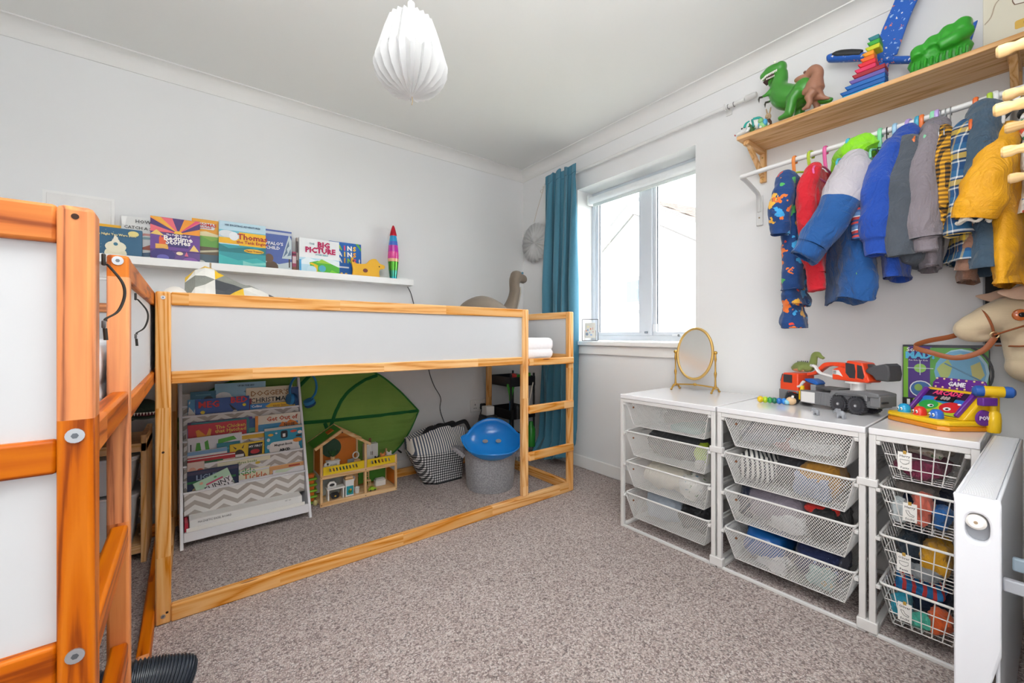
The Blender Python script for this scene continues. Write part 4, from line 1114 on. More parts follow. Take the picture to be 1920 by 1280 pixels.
# walls and roof
dbx('back_wall', (.014, D_ - .008, .178), (.256, D_ - .002, .36), ORG)
B().prism([(.014, .36), (.256, .345), (.127, .425)], 0, .006, ORG, axes((0, D_ - .002, 0), (1, 0, 0), (0, 0, 1), (0, -1, 0))).ob('gable_wall', dh)
dbx('back_wall', (.272, D_ - .008, .03), (W_ - .012, D_ - .002, .165), GRN)
dbx('back_wall', (.014, D_ - .008, .03), (.256, D_ - .002, .165), pm('#cfcac4', .5, .06, 30))
dbx('side_wall', (W_ - .008, .02, .03), (W_ - .004, D_ - .012, .12), ORG)
dbx('side_wall', (.004, .02, .178), (.009, D_ - .012, .33), ORG)
ap_ = V((.122, 0, .437))
for sx, ex, ez in ((-1, -.03, .345), (1, .295, .328)):
    u_ = V((ex, 0, ez)) - ap_
    L = u_.length
    u_.normalize()
    nrm = V((-u_.z, 0, u_.x)) * (1 if sx < 0 else 1)
    nrm = nrm if nrm.z > 0 else -nrm
    T = axes(ap_ , u_, (0, 1, 0), nrm)
    if sx < 0:
        B().prism([(.0, .010), (L, .010), (L, D_ + .01), (.0, D_ + .01)], 0, .005, GRN, T).ob('roof_panel', dh)
        B().prism([(.03, .07), (.07, .07), (.07, .13), (.03, .13)], .005, .009, pm('#e0742c', .5), T).ob('roof_hatch', dh)
    for y0, y1 in ((-.008, .008), (D_, D_ + .014)):
        B().prism([(-.006, y0), (L, y0), (L, y1), (-.006, y1)], -.010, .006, DW(0), T).ob('roof_edge', dh, bev=.001)
pg_ = B().cyl((.122, -.0085, .424), (.122, -.010, .424), .004, m=pm('#6a4a30', .6), n=10)
pg_.ob('peg', dh)
for x, z in ((.007, .012), (.263, .012), (W_ - .007, .012), (.007, .172), (.263, .172), (W_ - .007, .172)):
    B().cyl((x, -.0052, z), (x, -.0062, z), .003, n=8, m=pm('#6a4a30', .6)).ob('peg', dh)
# dolls' furniture: each its own thing
WT = pm('#eceae6', .5, .03, 40)
DX, DY = .566, 2.606
def dth(name, label, cat, x, y, z, rz=0):
    return thing(name, label, cat, (DX + x, DY + y, z), rz, 'dolls house furniture')
t = dth('toy_cooker', 'tiny white toy fireplace table with a black oven on the ground floor', 'toy', .045, .012, .0225)
B().box((0, 0, .0), (.008, .05, .062), WT).box((.085, 0, 0), (.093, .05, .062), WT).box((-.004, -.002, .062), (.098, .052, .070), WT).ob('frame', t, bev=.001)
B().prism(rrect(.02, .008, .066, .04, .012), 0, .02, pm('#2c2d30', .4), axes((0, .022, 0), (1, 0, 0), (0, 0, 1), (0, -1, 0))).ob('oven', t, bev=.001)
B().ell((.043, .0, .022), (.006, .002, .005), 8, 6, pm('#d9b23a', .4)).ob('flame', t)
t = dth('toy_cupboard', 'tiny white toy cupboard with a teal picture door', 'toy', .148, .02, .0225)
B().box((0, 0, 0), (.05, .05, .10), WT).ob('body', t, bev=.001)
B().box((.006, -.002, .01), (.046, 0, .062), pm('#2aa0ad', .4)).ob('door', t)
flat_art(t, [('e', .5, .4, .3, .25, '#3f7f3a'), ('e', .6, .6, .15, .12, '#e9a53a')], (.006, -.0022, .01), (1, 0, 0), (0, 0, 1), (0, -1, 0), .04, .05)
B().box((0, 0, .10), (.05, .05, .104), DW(0)).ob('worktop', t)
t = dth('toy_basket', 'tiny wooden toy tray on the toy cupboard', 'toy', .15, .03, .127)
B().box((0, 0, 0), (.045, .03, .012), DW(0)).box((.004, .004, .012), (.041, .026, .02), DW(1)).ob('tray', t, bev=.001)
t = dth('toy_house_photo', 'tiny white toy house clock standing on the toy fireplace', 'toy', .048, .03, .0935)
B().prism([(0, 0), (.05, 0), (.05, .02), (.037, .036), (.013, .036), (0, .02)], 0, .012, WT, axes((0, .012, 0), (1, 0, 0), (0, 0, 1), (0, -1, 0))).ob('body', t, bev=.001)
flat_art(t, [('e', .5, .45, .3, .22, '#2c2c2e'), ('r', .1, .15, .9, .2, '#5a5a5c')], (0, 0, 0), (1, 0, 0), (0, 0, 1), (0, -1, 0), .05, .036)
t = dth('toy_fridge', 'tiny grey toy fridge at the back of the ground floor', 'toy', .042, .12, .0225)
B().box((0, 0, 0), (.10, .035, .11), pm('#b9bcb6', .4)).box((.004, -.002, .06), (.096, 0, .106), pm('#a2a8a4', .4)).ob('body', t, bev=.002)
t = dth('toy_chair', 'tiny natural wood toy chair on the right ground floor', 'toy', .288, .09, .0225)
for x in (0, .032):
    B().box((x, 0, 0), (x + .005, .005, .045), DW(2)).box((x, .032, 0), (x + .005, .037, .10), DW(2)).ob('leg', t)
B().box((-.001, 0, .042), (.038, .036, .047), DW(0)).ob('seat', t)
for z in (.06, .075, .09):
    B().box((0, .033, z), (.037, .036, z + .007), DW(0)).ob('slat', t)
t = dth('toy_bath', 'tiny white toy bath in the right ground floor room', 'toy', .352, .075, .0225)
B().prism(rrect(0, 0, .07, .05, .012), 0, .035, WT).ob('tub', t, bev=.003)
B().prism(rrect(.005, .005, .065, .045, .01), .035, .044, pm('#dcd9d5', .5)).ob('lid', t, bev=.002)
t = dth('toy_stool', 'tiny round white toy pot by the post on the ground floor', 'toy', .225, .05, .0225)
B().lathe([(.001, 0), (.013, 0), (.016, .035), (.013, .036), (.001, .03)], 14, m=WT).ob('pot', t)
t = dth('toy_car', 'lime green toy car in the right ground floor room', 'toy', .288, .016, .0225)
B().prism([(0, .005), (.05, .005), (.05, .014), (.036, .017), (.03, .026), (.014, .026), (.008, .016), (0, .014)], 0, .024, plas('#a9cf2a'), axes((0, .024, 0), (1, 0, 0), (0, 0, 1), (0, -1, 0))).ob('body', t, bev=.002)
for x in (.011, .039):
    B().lathe([(.001, 0), (.006, 0), (.006, .026), (.001, .026)], 12, o=(x, -.001, .006), m=pm('#2a2a2a', .6), axis='y').ob('wheel', t)
t = dth('toy_armchair', 'tiny wooden toy clock cabinet behind the toy cupboard', 'toy', .19, .12, .0225)
B().box((0, 0, 0), (.05, .03, .10), DW(2)).lathe([(.001, -.002), (.02, -.002), (.02, 0)], 18, o=(.025, 0, .07), m=WT, axis='y').ob('body', t, bev=.002)
t = dth('toy_dresser', 'tiny white toy chest with lettering upstairs under the plant', 'toy', .052, .05, .1785)
B().box((0, 0, 0), (.07, .035, .062), WT).box((-.004, -.003, .062), (.074, .038, .068), WT).ob('body', t, bev=.001)
txt('HOME', .014, pm('#4a4a4a', .5), t, axes((.035, -.0005, .044), (1, 0, 0), (0, 0, 1), (0, -1, 0)))
flat_art(t, [('e', .3, .3, .1, .1, '#c9402f'), ('e', .55, .22, .12, .1, '#d86a3a'), ('e', .75, .3, .1, .1, '#6a8a4a')], (0, -.0002, 0), (1, 0, 0), (0, 0, 1), (0, -1, 0), .07, .062)
t = dth('toy_plant', 'tiny green toy pot plant upstairs in the dolls house', 'toy', .088, .075, .247)
B().lathe([(.001, 0), (.012, 0), (.014, .02), (.001, .02)], 12, m=DW(2)).ob('pot', t)
rr = random.Random(3)
for k in range(9):
    a = k * .7
    B().tube([(0, 0, .018), (.012 * math.cos(a), .012 * math.sin(a), .035), (.030 * math.cos(a), .022 * math.sin(a), .05 + .012 * rr.random())], [.004, .009, .002], 6, pm('#2f5f2f', .5, .1, 90), flat=(1, .35)).ob('leaf', t)
t = dth('toy_blackboard', 'round dark green disc behind the toy plant', 'toy', .10, .150, .262)
B().lathe([(.001, 0), (.058, 0), (.058, .006), (.001, .006)], 28, m=pm('#2b5238', .5), axis='y').ob('disc', t)
t.location.z = .300
t.location.y = DY + .155
t = dth('toy_sink', 'tiny wooden toy dressing table with round mirror upstairs', 'toy', .205, .06, .1785)
B().box((0, 0, 0), (.045, .03, .045), DW(0)).ob('body', t, bev=.001)
B().tube([(.022 + .018 * math.cos(a), .02, .072 + .02 * math.sin(a)) for a in [i * 2 * PI / 18 for i in range(18)]], .004, 8, WT, closed=True).ob('mirror_ring', t)
B().box((.012, -.002, .008), (.034, 0, .036), pm('#8f8a84', .4)).ob('drawer', t)
t = dth('toy_screen', 'tiny grey toy television leaning upstairs', 'toy', .168, .045, .1785, .2)
B().box((0, 0, .012), (.042, .006, .062), pm('#8f9499', .35)).box((-.002, .001, .01), (.044, .008, .012), DW(0)).ob('panel', t, bev=.001)
t = dth('toy_bin', 'tiny teal toy box upstairs by the balcony', 'toy', .125, .035, .1785)
B().box((0, 0, 0), (.036, .03, .03), pm('#1f7f86', .5)).ob('box_body', t, bev=.002)
t = dth('toy_wardrobe', 'small white toy wardrobe standing on the open terrace', 'toy', .285, .085, .1785)
B().box((0, 0, 0), (.085, .045, .125), WT).ob('body', t, bev=.001)
for x in (.003, .044):
    dd = B().box((x, -.003, .006), (x + .038, 0, .12), pm('#e3e1dd', .5)).ob('door', t, bev=.001)
for x in (.037, .046):
    B().box((x, -.006, .055), (x + .003, -.003, .078), pm('#6a4a30', .5)).ob('handle', t)
t = dth('toy_figure', 'tiny brown haired peg doll on top of the toy wardrobe', 'toy', .325, .105, .304)
B().lathe([(.001, 0), (.010, 0), (.008, .016), (.004, .02), (.001, .02)], 12, m=pm('#7f5a42', .6)).ob('body', t)
B().ell((0, 0, .026), .009, 12, 8, pm('#9a6a4a', .6)).ob('head', t)
rr = random.Random(8)
for i, (c_, lb) in enumerate((('#e0894a', 'orange plush creature on the dolls house terrace'), ('#e5e0da', 'white plush creature on the dolls house terrace'), ('#cfc9c2', 'pale grey bear on the terrace corner'), ('#26262a', 'black toy cat on the terrace'))):
    t = dth('toy_animal', lb, 'toy', (.375, .42, .445, .335)[i], (.04, .05, .03, .03)[i], .1785)
    cc_ = fab(c_, .5, 400)
    s_ = (.024, .024, .018, .02)[i]
    B().ell((0, 0, s_), (s_, s_ * .9, s_), 12, 8, cc_).ell((s_ * .3, -s_ * .4, s_ * 2.1), (s_ * .7, s_ * .6, s_ * .65), 12, 8, cc_).ob('body', t)
    for q_ in (-1, 1):
        B().ell((s_ * .3 + q_ * s_ * .5, -s_ * .3, s_ * 2.7), (s_ * .25, s_ * .15, s_ * .4), 8, 6, cc_).ob('ear', t)
t = dth('toy_animal', 'black and white toy cow upstairs by the left balcony', 'toy', .028, .03, .1785)
B().ell((0, 0, .032), (.018, .014, .02), 10, 8, WT).ell((.01, -.01, .06), (.014, .012, .013), 10, 8, WT).ob('body', t)
B().ell((.004, -.012, .036), (.010, .006, .012), 8, 6, pm('#222', .6)).ell((.016, -.018, .064), (.007, .006, .007), 8, 6, pm('#222', .6)).ob('spots', t)['kind'] = 'stuff'
t = dth('toy_animal', 'pale yellow toy ball creature outside the left of the dolls house', 'toy', -.016, .05, .0)
t.location.z = .0
B().ell((0, 0, .018), (.014, .014, .018), 12, 8, pm('#d9c98a', .6)).ob('body', t)
# green and orange toy steps seen between bookcase and dolls house
t = thing('stacking_tower', 'green and orange plastic tower between bookcase and dolls house', 'toy', (.535, 2.72, 0))
for k in range(5):
    B().box((-.025, -.03, k * .035), (.035, .03, k * .035 + .012), plas('#8ac63a')).ob('green_plate', t, bev=.004)
    B().box((-.016, -.018, k * .035 + .012), (.02, .018, k * .035 + .035), plas('#e8742a')).ob('orange_block', t, bev=.004)

# ------------------------------------------------------------------ shopping bag
GI = NT('gingham_print')
gx, gy, gz = GI.xyz()[:3]
uu = GI.math('ADD', gx, GI.math('MULTIPLY', gy, .55))
sq = lambda v, p: GI.math('GREATER_THAN', GI.math('FRACT', GI.math('DIVIDE', v, p)), .5)
chk = GI.math('MULTIPLY', GI.math('ADD', sq(uu, .0175), sq(gz, .0175)), .5)
low = GI.ramp(chk, [(0, '#ecebe8'), (.5, '#77777a'), (1, '#17171a')], 'LINEAR')
strp = GI.mix(sq(uu, .0175), lin('#e6e2da'), lin('#4c5668'))
tb = thing('shopping_bag', 'black and white gingham bag with striped top under the bed', 'bag', (1.362, 2.63, 0), -.05)
tb.scale = (.92, .92, .95)
GIM = GI.fin(GI.mix(GI.math('GREATER_THAN', gz, .222), low, strp), .6)
GI.bump(GI.noise(GI.coord(), 12, 3)[0], .4, .01)
bb = B()
rg = []
for k in range(17):
    v = k / 16
    z = .36 * v
    rx = .145 + .085 * min(1, v * 1.35) ** .8
    ry = .105 + .01 * math.sin(v * PI) - .075 * max(0, v - .55) ** 1.1 * 1.6
    ring = []
    for j in range(40):
        a = 2 * PI * j / 40
        ca, sa = math.cos(a), math.sin(a)
        s_ = lambda c, e: math.copysign(abs(c) ** e, c)
        x = rx * s_(ca, .55) + .012 * math.sin(a * 5 + v * 4)
        y = ry * s_(sa, .6) + .008 * math.sin(a * 4 + v * 6)
        ring.append(V((x - .05 * v, y, .002 + z + .035 * v * v * math.sin(x * 9 + 1) * (1 if v > .5 else 0))))
    rg.append(ring)
rg.append([V((p.x * .9 - .01, p.y * .5, p.z - .02)) for p in rg[-1]])
bb.rings(rg, m=GIM)
bb.ob('bag_body', tb, ang=70)
for s_, off in ((-1, 0), (1, .1)):
    pts = spl([(-.16 + off, s_ * .03 - .02, .355), (-.12 + off, s_ * .03 - .03, .395), (-.04 + off, -.05, .392), (.04 + off, -.04, .405), (.10 + off, -.02, .400), (.13 + off, -.03, .34)], 6)
    B().tube(pts, .016, 8, fab('#1c1c1f', .3, 300), flat=(.3, 1)).ob('handle', tb)
rfp = [(-.155, -.1, .0), (.155, -.1, 0)]
B().tube([rg[0][j] + V((0, 0, .004)) for j in range(40)], .005, 6, fab('#1a1a1d', .3, 300), closed=True).ob('edge_piping', tb)
# striped cushion behind the basket
STR = NT('striped_linen')
sx_ = STR.xyz()
STRM = STR.fin(STR.mix(STR.math('GREATER_THAN', STR.math('FRACT', STR.math('DIVIDE', STR.math('ADD', sx_[0], STR.math('MULTIPLY', sx_[2], .8)), .017)), .55), lin('#e3ddd2'), lin('#585b63')), .85)
tag(B().ell((0, 0, 0), (.11, .06, .19), 20, 14, STRM).ob('striped_cushion', loc=(1.745, 2.56, .20), rz=(0, .25, .2)), 'grey striped cushion standing behind the blue toy shell', 'cushion')

# ------------------------------------------------------------------ felt basket with the blue toy shell
bk = thing('felt_basket', 'round grey felt basket holding the blue plastic shell', 'basket', (1.555, 2.30, 0))
FE = NT('grey_felt')
fc = FE.coord()
fn = FE.noise(FE.mapv(fc, (1, 1, 1)), 130, 4, .7)[0]
FE.bump(FE.noise(fc, 420, 3)[0], .5, .002)
FEM = FE.fin(FE.ramp(fn, [(.3, '#77767a'), (.5, '#98979b'), (.72, '#b9b8bc')]), .95, **{'Sheen Weight': .2})
rg = []
for r, z in ((.001, .001), (.15, .001), (.157, .03), (.163, .12), (.17, .25), (.171, .258), (.166, .258), (.164, .248), (.156, .12), (.15, .035), (.001, .03)):
    rg.append([V((r * math.cos(2 * PI * j / 40) * (1 + .012 * math.sin(j * .9)), r * math.sin(2 * PI * j / 40), z + (.006 * math.sin(4 * PI * j / 40) if z > .2 else 0) - (.02 * max(0, -math.sin(2 * PI * j / 40)) ** 3 if z > .2 else 0))) for j in range(40)])
B().rings(rg, m=FEM).ob('felt_body', bk, ang=60)
for sg in (-1, 1):
    a0 = 2.55 if sg < 0 else -.6
    d = V((math.cos(a0), math.sin(a0), 0))
    s2 = V((-d.y, d.x, 0))
    pts = spl([d * .168 + s2 * .06 + V((0, 0, .215)), d * .215 + s2 * .05 + V((0, 0, .25)), d * .25 + V((0, 0, .262)), d * .215 - s2 * .05 + V((0, 0, .25)), d * .168 - s2 * .06 + V((0, 0, .215))], 5)
    B().tube(pts, .014, 8, FEM, flat=(.3, 1)).ob('handle', bk)
SB = plas('#1f86d8', .22)
sh = thing('toy_shell', 'glossy blue plastic rocking shell with two holes in the felt basket', 'toy', (1.542, 2.252, .327), (math.radians(25), 0, math.radians(-32)))
shb = B()
rg = []
NS = 56
for k in range(11):
    v = k / 10
    ring = []
    for j in range(NS):
        a = 2 * PI * j / NS
        r = .180 * math.sin(v * PI / 2 * .98)
        d0 = min(a % PI, PI - a % PI)
        ear = math.exp(-(d0 / .28) ** 2) * v ** 4
        z = .10 * (1 - math.cos(v * PI / 2)) - .026 * v ** 3 * math.cos(2 * a) + .040 * ear - .10
        ring.append(V((r * math.cos(a) * (1 + .13 * ear), r * math.sin(a) * 1.04, z)))
    rg.append(ring)
rg[0] = [V((.002 * math.cos(2 * PI * j / NS), .002 * math.sin(2 * PI * j / NS), -.10)) for j in range(NS)]
shb.rings(rg, m=SB, cap1=False)
so = shb.ob('shell', sh, ang=80)
sm = so.modifiers.new('thick', 'SOLIDIFY')
sm.thickness = .006
B().tube([p for p in rg[-1]], .005, 8, SB, closed=True).ob('rolled_edge', sh)
for x in (-.045, .045):
    B().lathe([(.001, 0), (.019, 0), (.019, .002), (.001, .002)], 20, o=(x, .07, -.077), m=pm('#8f8f8f', .8)).ob('eye_hole', sh)

# ------------------------------------------------------------------ black trolley with bubble toys behind the bed end
BK = pm('#1e1f22', .45)
tr_ = thing('storage_trolley', 'black three-tier trolley full of toys beside the curtain', 'trolley', (1.955, 2.60, 0))
TW, TD = .25, .30
for x in (.008, TW - .008):
    for y in (.008, TD - .008):
        B().cyl((x, y, .03), (x, y, .70), .009, n=10, m=BK).ob('upright', tr_)
        B().lathe([(.001, -.008), (.02, -.008), (.02, .008), (.001, .008)], 14, o=(x, y, .022), m=BK, axis='x').ob('caster', tr_)
for z in (.10, .34, .60):
    q_ = B().box((0, 0, z), (TW, TD, z + .006), BK)
    for lo, hi in (((0, 0, z), (TW, .004, z + .075)), ((0, TD - .004, z), (TW, TD, z + .075)), ((0, 0, z), (.004, TD, z + .075)), ((TW - .004, 0, z), (TW, TD, z + .075))):
        q_.box(lo, hi, BK)
    q_.ob('tray', tr_)
GRT, RDT, BLT = plas('#3fae3a'), plas('#e2442c'), plas('#1f74a8')
t = thing('bubble_wand', 'green, blue and red bubble wand standing in the trolley', 'toy', (1.975, 2.64, .1065))
B().lathe([(.001, 0), (.03, 0), (.034, .02), (.02, .05), (.014, .06), (.014, .09), (.001, .09)], 16, m=RDT).ob('red_foot', t)
B().cyl((0, 0, .09), (.008, 0, .40), .011, n=12, m=BLT).ob('blue_tube', t)
B().lathe([(.012, .38), (.014, .42), (.026, .47), (.034, .50), (.030, .515), (.001, .515)], 16, o=(.008, 0, 0), m=pm('#4fbe4a', .25, alpha=.85)).ob('green_bulb', t)
t = thing('water_blaster', 'lime green and red water blaster on the top trolley tray', 'toy', (1.965, 2.62, .6065))
B().box((0, 0, 0), (.15, .05, .055), GRT).cyl((.15, .025, .03), (.235, .025, .045), .016, n=12, m=GRT).box((.03, .005, .055), (.12, .045, .085), plas('#2e8a2a')).ob('body', t, bev=.006)
B().ell((.03, -.004, .08), (.03, .02, .02), 12, 8, plas('#c9302c')).ob('red_tank', t)
B().box((.19, -.005, .06), (.205, .05, .095), GRT).ob('sight', t, bev=.003)
t = thing('bubble_bottle', 'green bottle on the lowest trolley tray', 'toy', (2.16, 2.60, .1065))
B().lathe([(.001, 0), (.035, 0), (.036, .14), (.02, .17), (.016, .2), (.001, .2)], 18, m=plas('#2f8f2f')).ob('bottle', t)
t = thing('red_bucket', 'small red toy beaker on the lowest trolley tray', 'toy', (2.06, 2.72, .1065))
B().lathe([(.001, 0), (.035, 0), (.045, .11), (.041, .11), (.033, .008), (.001, .008)], 18, m=RDT).ob('beaker', t)
t = thing('toy_binoculars', 'black toy binoculars in the middle trolley tray', 'toy', (2.02, 2.60, .3465))
for x in (0, .06):
    B().lathe([(.001, 0), (.03, 0), (.03, .06), (.022, .11), (.001, .11)], 16, o=(x, 0, 0), m=BK).ob('barrel', t)
tag(B().cyl((0, 0, 0), (.19, .02, .62), .005, n=8, m=pm('#e5ded0', .5)).ob('white_stick', loc=(1.955, 2.535, .01)), 'thin white stick leaning across the black trolley', 'stick')
t = thing('power_adapter', 'white power adapter stacked on a black box by the wall', 'adapter', (1.79, 2.695, .0))
B().box((0, 0, .0), (.10, .11, .26), pm('#e2dfda', .5)).ob('white_case', t, bev=.006)
B().box((-.004, -.004, .26), (.105, .11, .375), pm('#2b2b2e', .5)).ob('black_box', t, bev=.008)
B().box((.012, .02, .375), (.09, .09, .445), pm('#efece7', .45)).ob('adapter_body', t, bev=.006)
tag(B().tube([(0, 0, 0), (.13, .03, -.09), (.15, .10, -.10), (.02, .07, -.01)], .011, 8, pm('#dadadd', .4), closed=True).ob('plastic_stand', loc=(1.80, 2.42, .19)), 'white plastic frame lying between basket and trolley', 'frame')

# ------------------------------------------------------------------ storage frame with white bins under the orange bed
tf = thing('storage_unit', 'pine storage frame with white bins beneath the orange bed', 'storage', (-.625, 2.455, 0))
for x in (0, .42):
    B().box((x, 0, 0), (x + .020, .30, .565), spine(2)).ob('side_panel', tf, bev=.002)
    for z in (.12, .2, .28, .36, .44):
        B().box((x + (.018 if x == 0 else -.006), .01, z), (x + (.026 if x == 0 else .002), .02, z + .01), pm('#7a5a3a', .7)).ob('runner_slot', tf)
B().box((.0, 0, .492), (.44, .30, .53), spine(0)).ob('top_board', tf, bev=.002)
B().box((.02, .01, .04), (.42, .30, .075), spine(0)).ob('bottom_board', tf, bev=.002)
BN = pm('#d9dadd', .35, .02, 9)
def bin_(lb, z, h, x=.026):
    b = thing('storage_bin', lb, 'storage bin', (-.625 + x, 2.463, z), 0, 'white bins in the pine frame')
    w_, d_ = .388, .27
    q_ = B()
    out = rrect(0, 0, w_, d_, .03, 4)
    inn = lambda f: [((x - w_ / 2) * f + w_ / 2, (y - d_ / 2) * f + d_ / 2) for x, y in out]
    q_.rings([[V((x, y, zz)) for x, y in inn(f)] for f, zz in ((.86, 0), (.96, h), (.985, h), (.985, h - .006), (.97, h - .006))], m=BN, cap1=False)
    q_.rings([[V((x, y, zz)) for x, y in inn(f)] for f, zz in ((.84, .004), (.945, h))], m=BN, cap1=False)
    q_.ob('tub', b)
    B().prism(inn(1.0), h, h + .012, BN).ob('lid', b, bev=.003)
    return b
bin_('lower large white bin in the pine frame', .0765, .215)
bin_('upper white bin in the pine frame', .315, .145)
dn = thing('dinosaur_puppet', 'dark green dinosaur puppet with white teeth on the pine frame', 'toy', (-.27, 2.60, .531))
DGN = fab('#2c3d30', .8, 120)
d_ = B().tube([(-.1, .06, .03), (-.06, .03, .08), (0, 0, .12), (.05, -.03, .135)], [.05, .055, .05, .04], 12, DGN).ell((.06, -.05, .15), (.06, .05, .035), m=DGN).ell((.09, -.06, .145), (.045, .035, .026), m=DGN)
d_.ob('body', dn, rem=.01, smooth=4)
B().ell((.07, -.055, .104), (.055, .04, .014), 12, 8, DGN).ob('lower_jaw', dn)
te = B()
for k in range(9):
    te.cyl((.028 + k * .011, -.094 + abs(k - 5) * .002, .126), (.028 + k * .011, -.096 + abs(k - 5) * .002, .113), .005, .0005, 6, pm('#f2efe6', .4))
te.ob('teeth', dn)['kind'] = 'stuff'
B().ell((.075, -.06, .112), (.045, .034, .008), 12, 6, pm('#7a2f38', .5)).ob('tongue', dn)
B().tube([(-.05, -.05, .06), (-.02, -.06, .05), (.0, -.05, .015)], [.03, .028, .012], 10, fab('#c9b98c', .5, 200)).ob('belly', dn)
# black ribbed tube on the floor
hz = thing('ribbed_hose', 'black ribbed hose end lying on the carpet beside the orange bed', 'hose', (0, 0, 0))
n = 150
path = spl([(-.36, 1.452, .125), (-.22, 1.448, .114), (-.13, 1.446, .1085), (-.07, 1.446, .092), (-.008, 1.447, .066)], 38)[:n + 1]
pts, rs = [], []
for i, p in enumerate(path):
    t_ = i / (len(path) - 1)
    pts.append(V(p))
    tip = max(0, (t_ - .86) / .14)
    rs.append(.048 * math.sqrt(max(.02, 1 - tip ** 2.4)) + .0022 * (1 if i % 4 < 2 else -1))
HM = NT('black_rubber')
HM.bump(HM.noise(HM.coord(), 60, 2)[0], .1, .001)
HMM = HM.fin(HM.mix(HM.noise(HM.coord(), 20, 2)[0], lin('#2b3038'), lin('#3a404a')), .30)
B().tube(pts, rs, 28, HMM).ob('hose_body', hz, ang=50)
# ------------------------------------------------------------------ white drawer units along the window wall
UM = pm('#dfdddb', .35, .02, 14)
UTOP = pm('#ecebed', .16, .015, 5, coat=.3)
URZ = -PI / 2 + .018
U0 = V((1.783, 1.405, 0))
UX, UY = V((math.sin(.018), -math.cos(.018), 0)), V((math.cos(.018), math.sin(.018), 0))
def upt(a, d, z):
    return U0 + UX * a + UY * d + V((0, 0, z))
UH = .697
RIMS = (.664, .507, .346, .185)
def unit(name, label, a, w):
    t = thing(name, label, 'drawer unit', upt(a, 0, 0), URZ)
    def bx(nm, lo, hi, m=UM, bev=.002):
        return B().box(lo, hi, m).ob(nm, t, bev=bev)
    s = .0185
    for x in (0, w - s):
        for y in (0, .51 - s):
            bx('upright', (x, y, .0), (x + s, y + s, UH - .022))
        bx('side_rail', (x, s, UH - .040), (x + s, .51 - s, UH - .022))
        bx('side_rail', (x, s, .0), (x + s, .51 - s, .014))
        for r in RIMS:
            x0 = x + s if x == 0 else x - .012
            bx('runner', (x0, .002, r - .022), (x0 + .012, .50, r - .010))
            bx('runner_stop', (x0, -.004, r - .020), (x0 + .012, .012, r - .008))
    bx('floor_bar', (s, 0, 0), (w - s, .012, .013))
    bx('floor_bar', (s, .498, 0), (w - s, .51, .013))
    bx('front_bar', (s, 0, UH - .040), (w - s, .014, UH - .022))
    bx('top_shelf', (0, -.003, UH - .022), (w, .513, UH), UTOP, .003)
    return t
u1 = unit('drawer_unit', 'white frame of four mesh drawers nearest the window', 0, .50)
u2 = unit('drawer_unit', 'middle white frame of four mesh drawers under the toy lorry', .508, .50)
u3 = unit('drawer_unit', 'narrow white frame of four wire baskets beside the radiator', 1.016, .25)
for a in (.5, 1.008):
    for z0, z1 in ((.498, .524), (.008, .046)):
        tag(B().box((-.024, -.004, z0), (.032, .024, z1), UM).ob('frame_clip', loc=upt(a, 0, 0), rz=URZ, bev=.003), {(.5, .498): 'upper white clip joining the first two drawer frames', (.5, .008): 'lower white clip joining the first two drawer frames', (1.008, .498): 'upper white clip joining middle frame and wire baskets', (1.008, .008): 'lower white clip joining middle frame and wire baskets'}[(a, z0)], 'clip')
def lattice(b, A, Bp, C, D, pitch, wd, th, ang=56):
    """diagonal steel lattice over the planar quad A B C D"""
    e1 = (Bp - A).normalized()
    n = e1.cross(D - A).normalized()
    e2 = n.cross(e1)
    P2 = [((p - A).dot(e1), (p - A).dot(e2)) for p in (A, Bp, C, D)]
    for sg in (1, -1):
        dx, dy = math.cos(math.radians(ang)), sg * math.sin(math.radians(ang))
        nx, ny = -dy, dx
        pr = [x * nx + y * ny for x, y in P2]
        k = math.ceil(min(pr) / pitch)
        while k * pitch < max(pr):
            c = k * pitch
            hits = []
            for (x0, y0), (x1, y1) in zip(P2, P2[1:] + P2[:1]):
                d0, d1 = x0 * nx + y0 * ny - c, x1 * nx + y1 * ny - c
                if d0 * d1 < 0:
                    f = d0 / (d0 - d1)
                    hits.append((x0 + (x1 - x0) * f, y0 + (y1 - y0) * f))
            if len(hits) == 2:
                (x0, y0), (x1, y1) = hits
                q = []
                for x, y in ((x0, y0), (x1, y1)):
                    for s_, z in ((wd / 2, -th), (-wd / 2, -th), (-wd / 2, th), (wd / 2, th)):
                        q.append(A + e1 * (x + nx * s_) + e2 * (y + ny * s_) + n * (z + sg * th * .5))
                b.add(q, [(0, 1, 5, 4), (1, 2, 6, 5), (2, 3, 7, 6), (3, 0, 4, 7)])
            k += 1
MSH = pm('#e2e1df', .4, .03, 20)
def basket_corners(w, d, h, tx, ty):
    top = [V((0, 0, 0)), V((w, 0, 0)), V((w, d, 0)), V((0, d, 0))]
    bot = [V((tx, ty, -h)), V((w - tx, ty, -h)), V((w - tx, d - ty, -h)), V((tx, d - ty, -h))]
    return top, bot
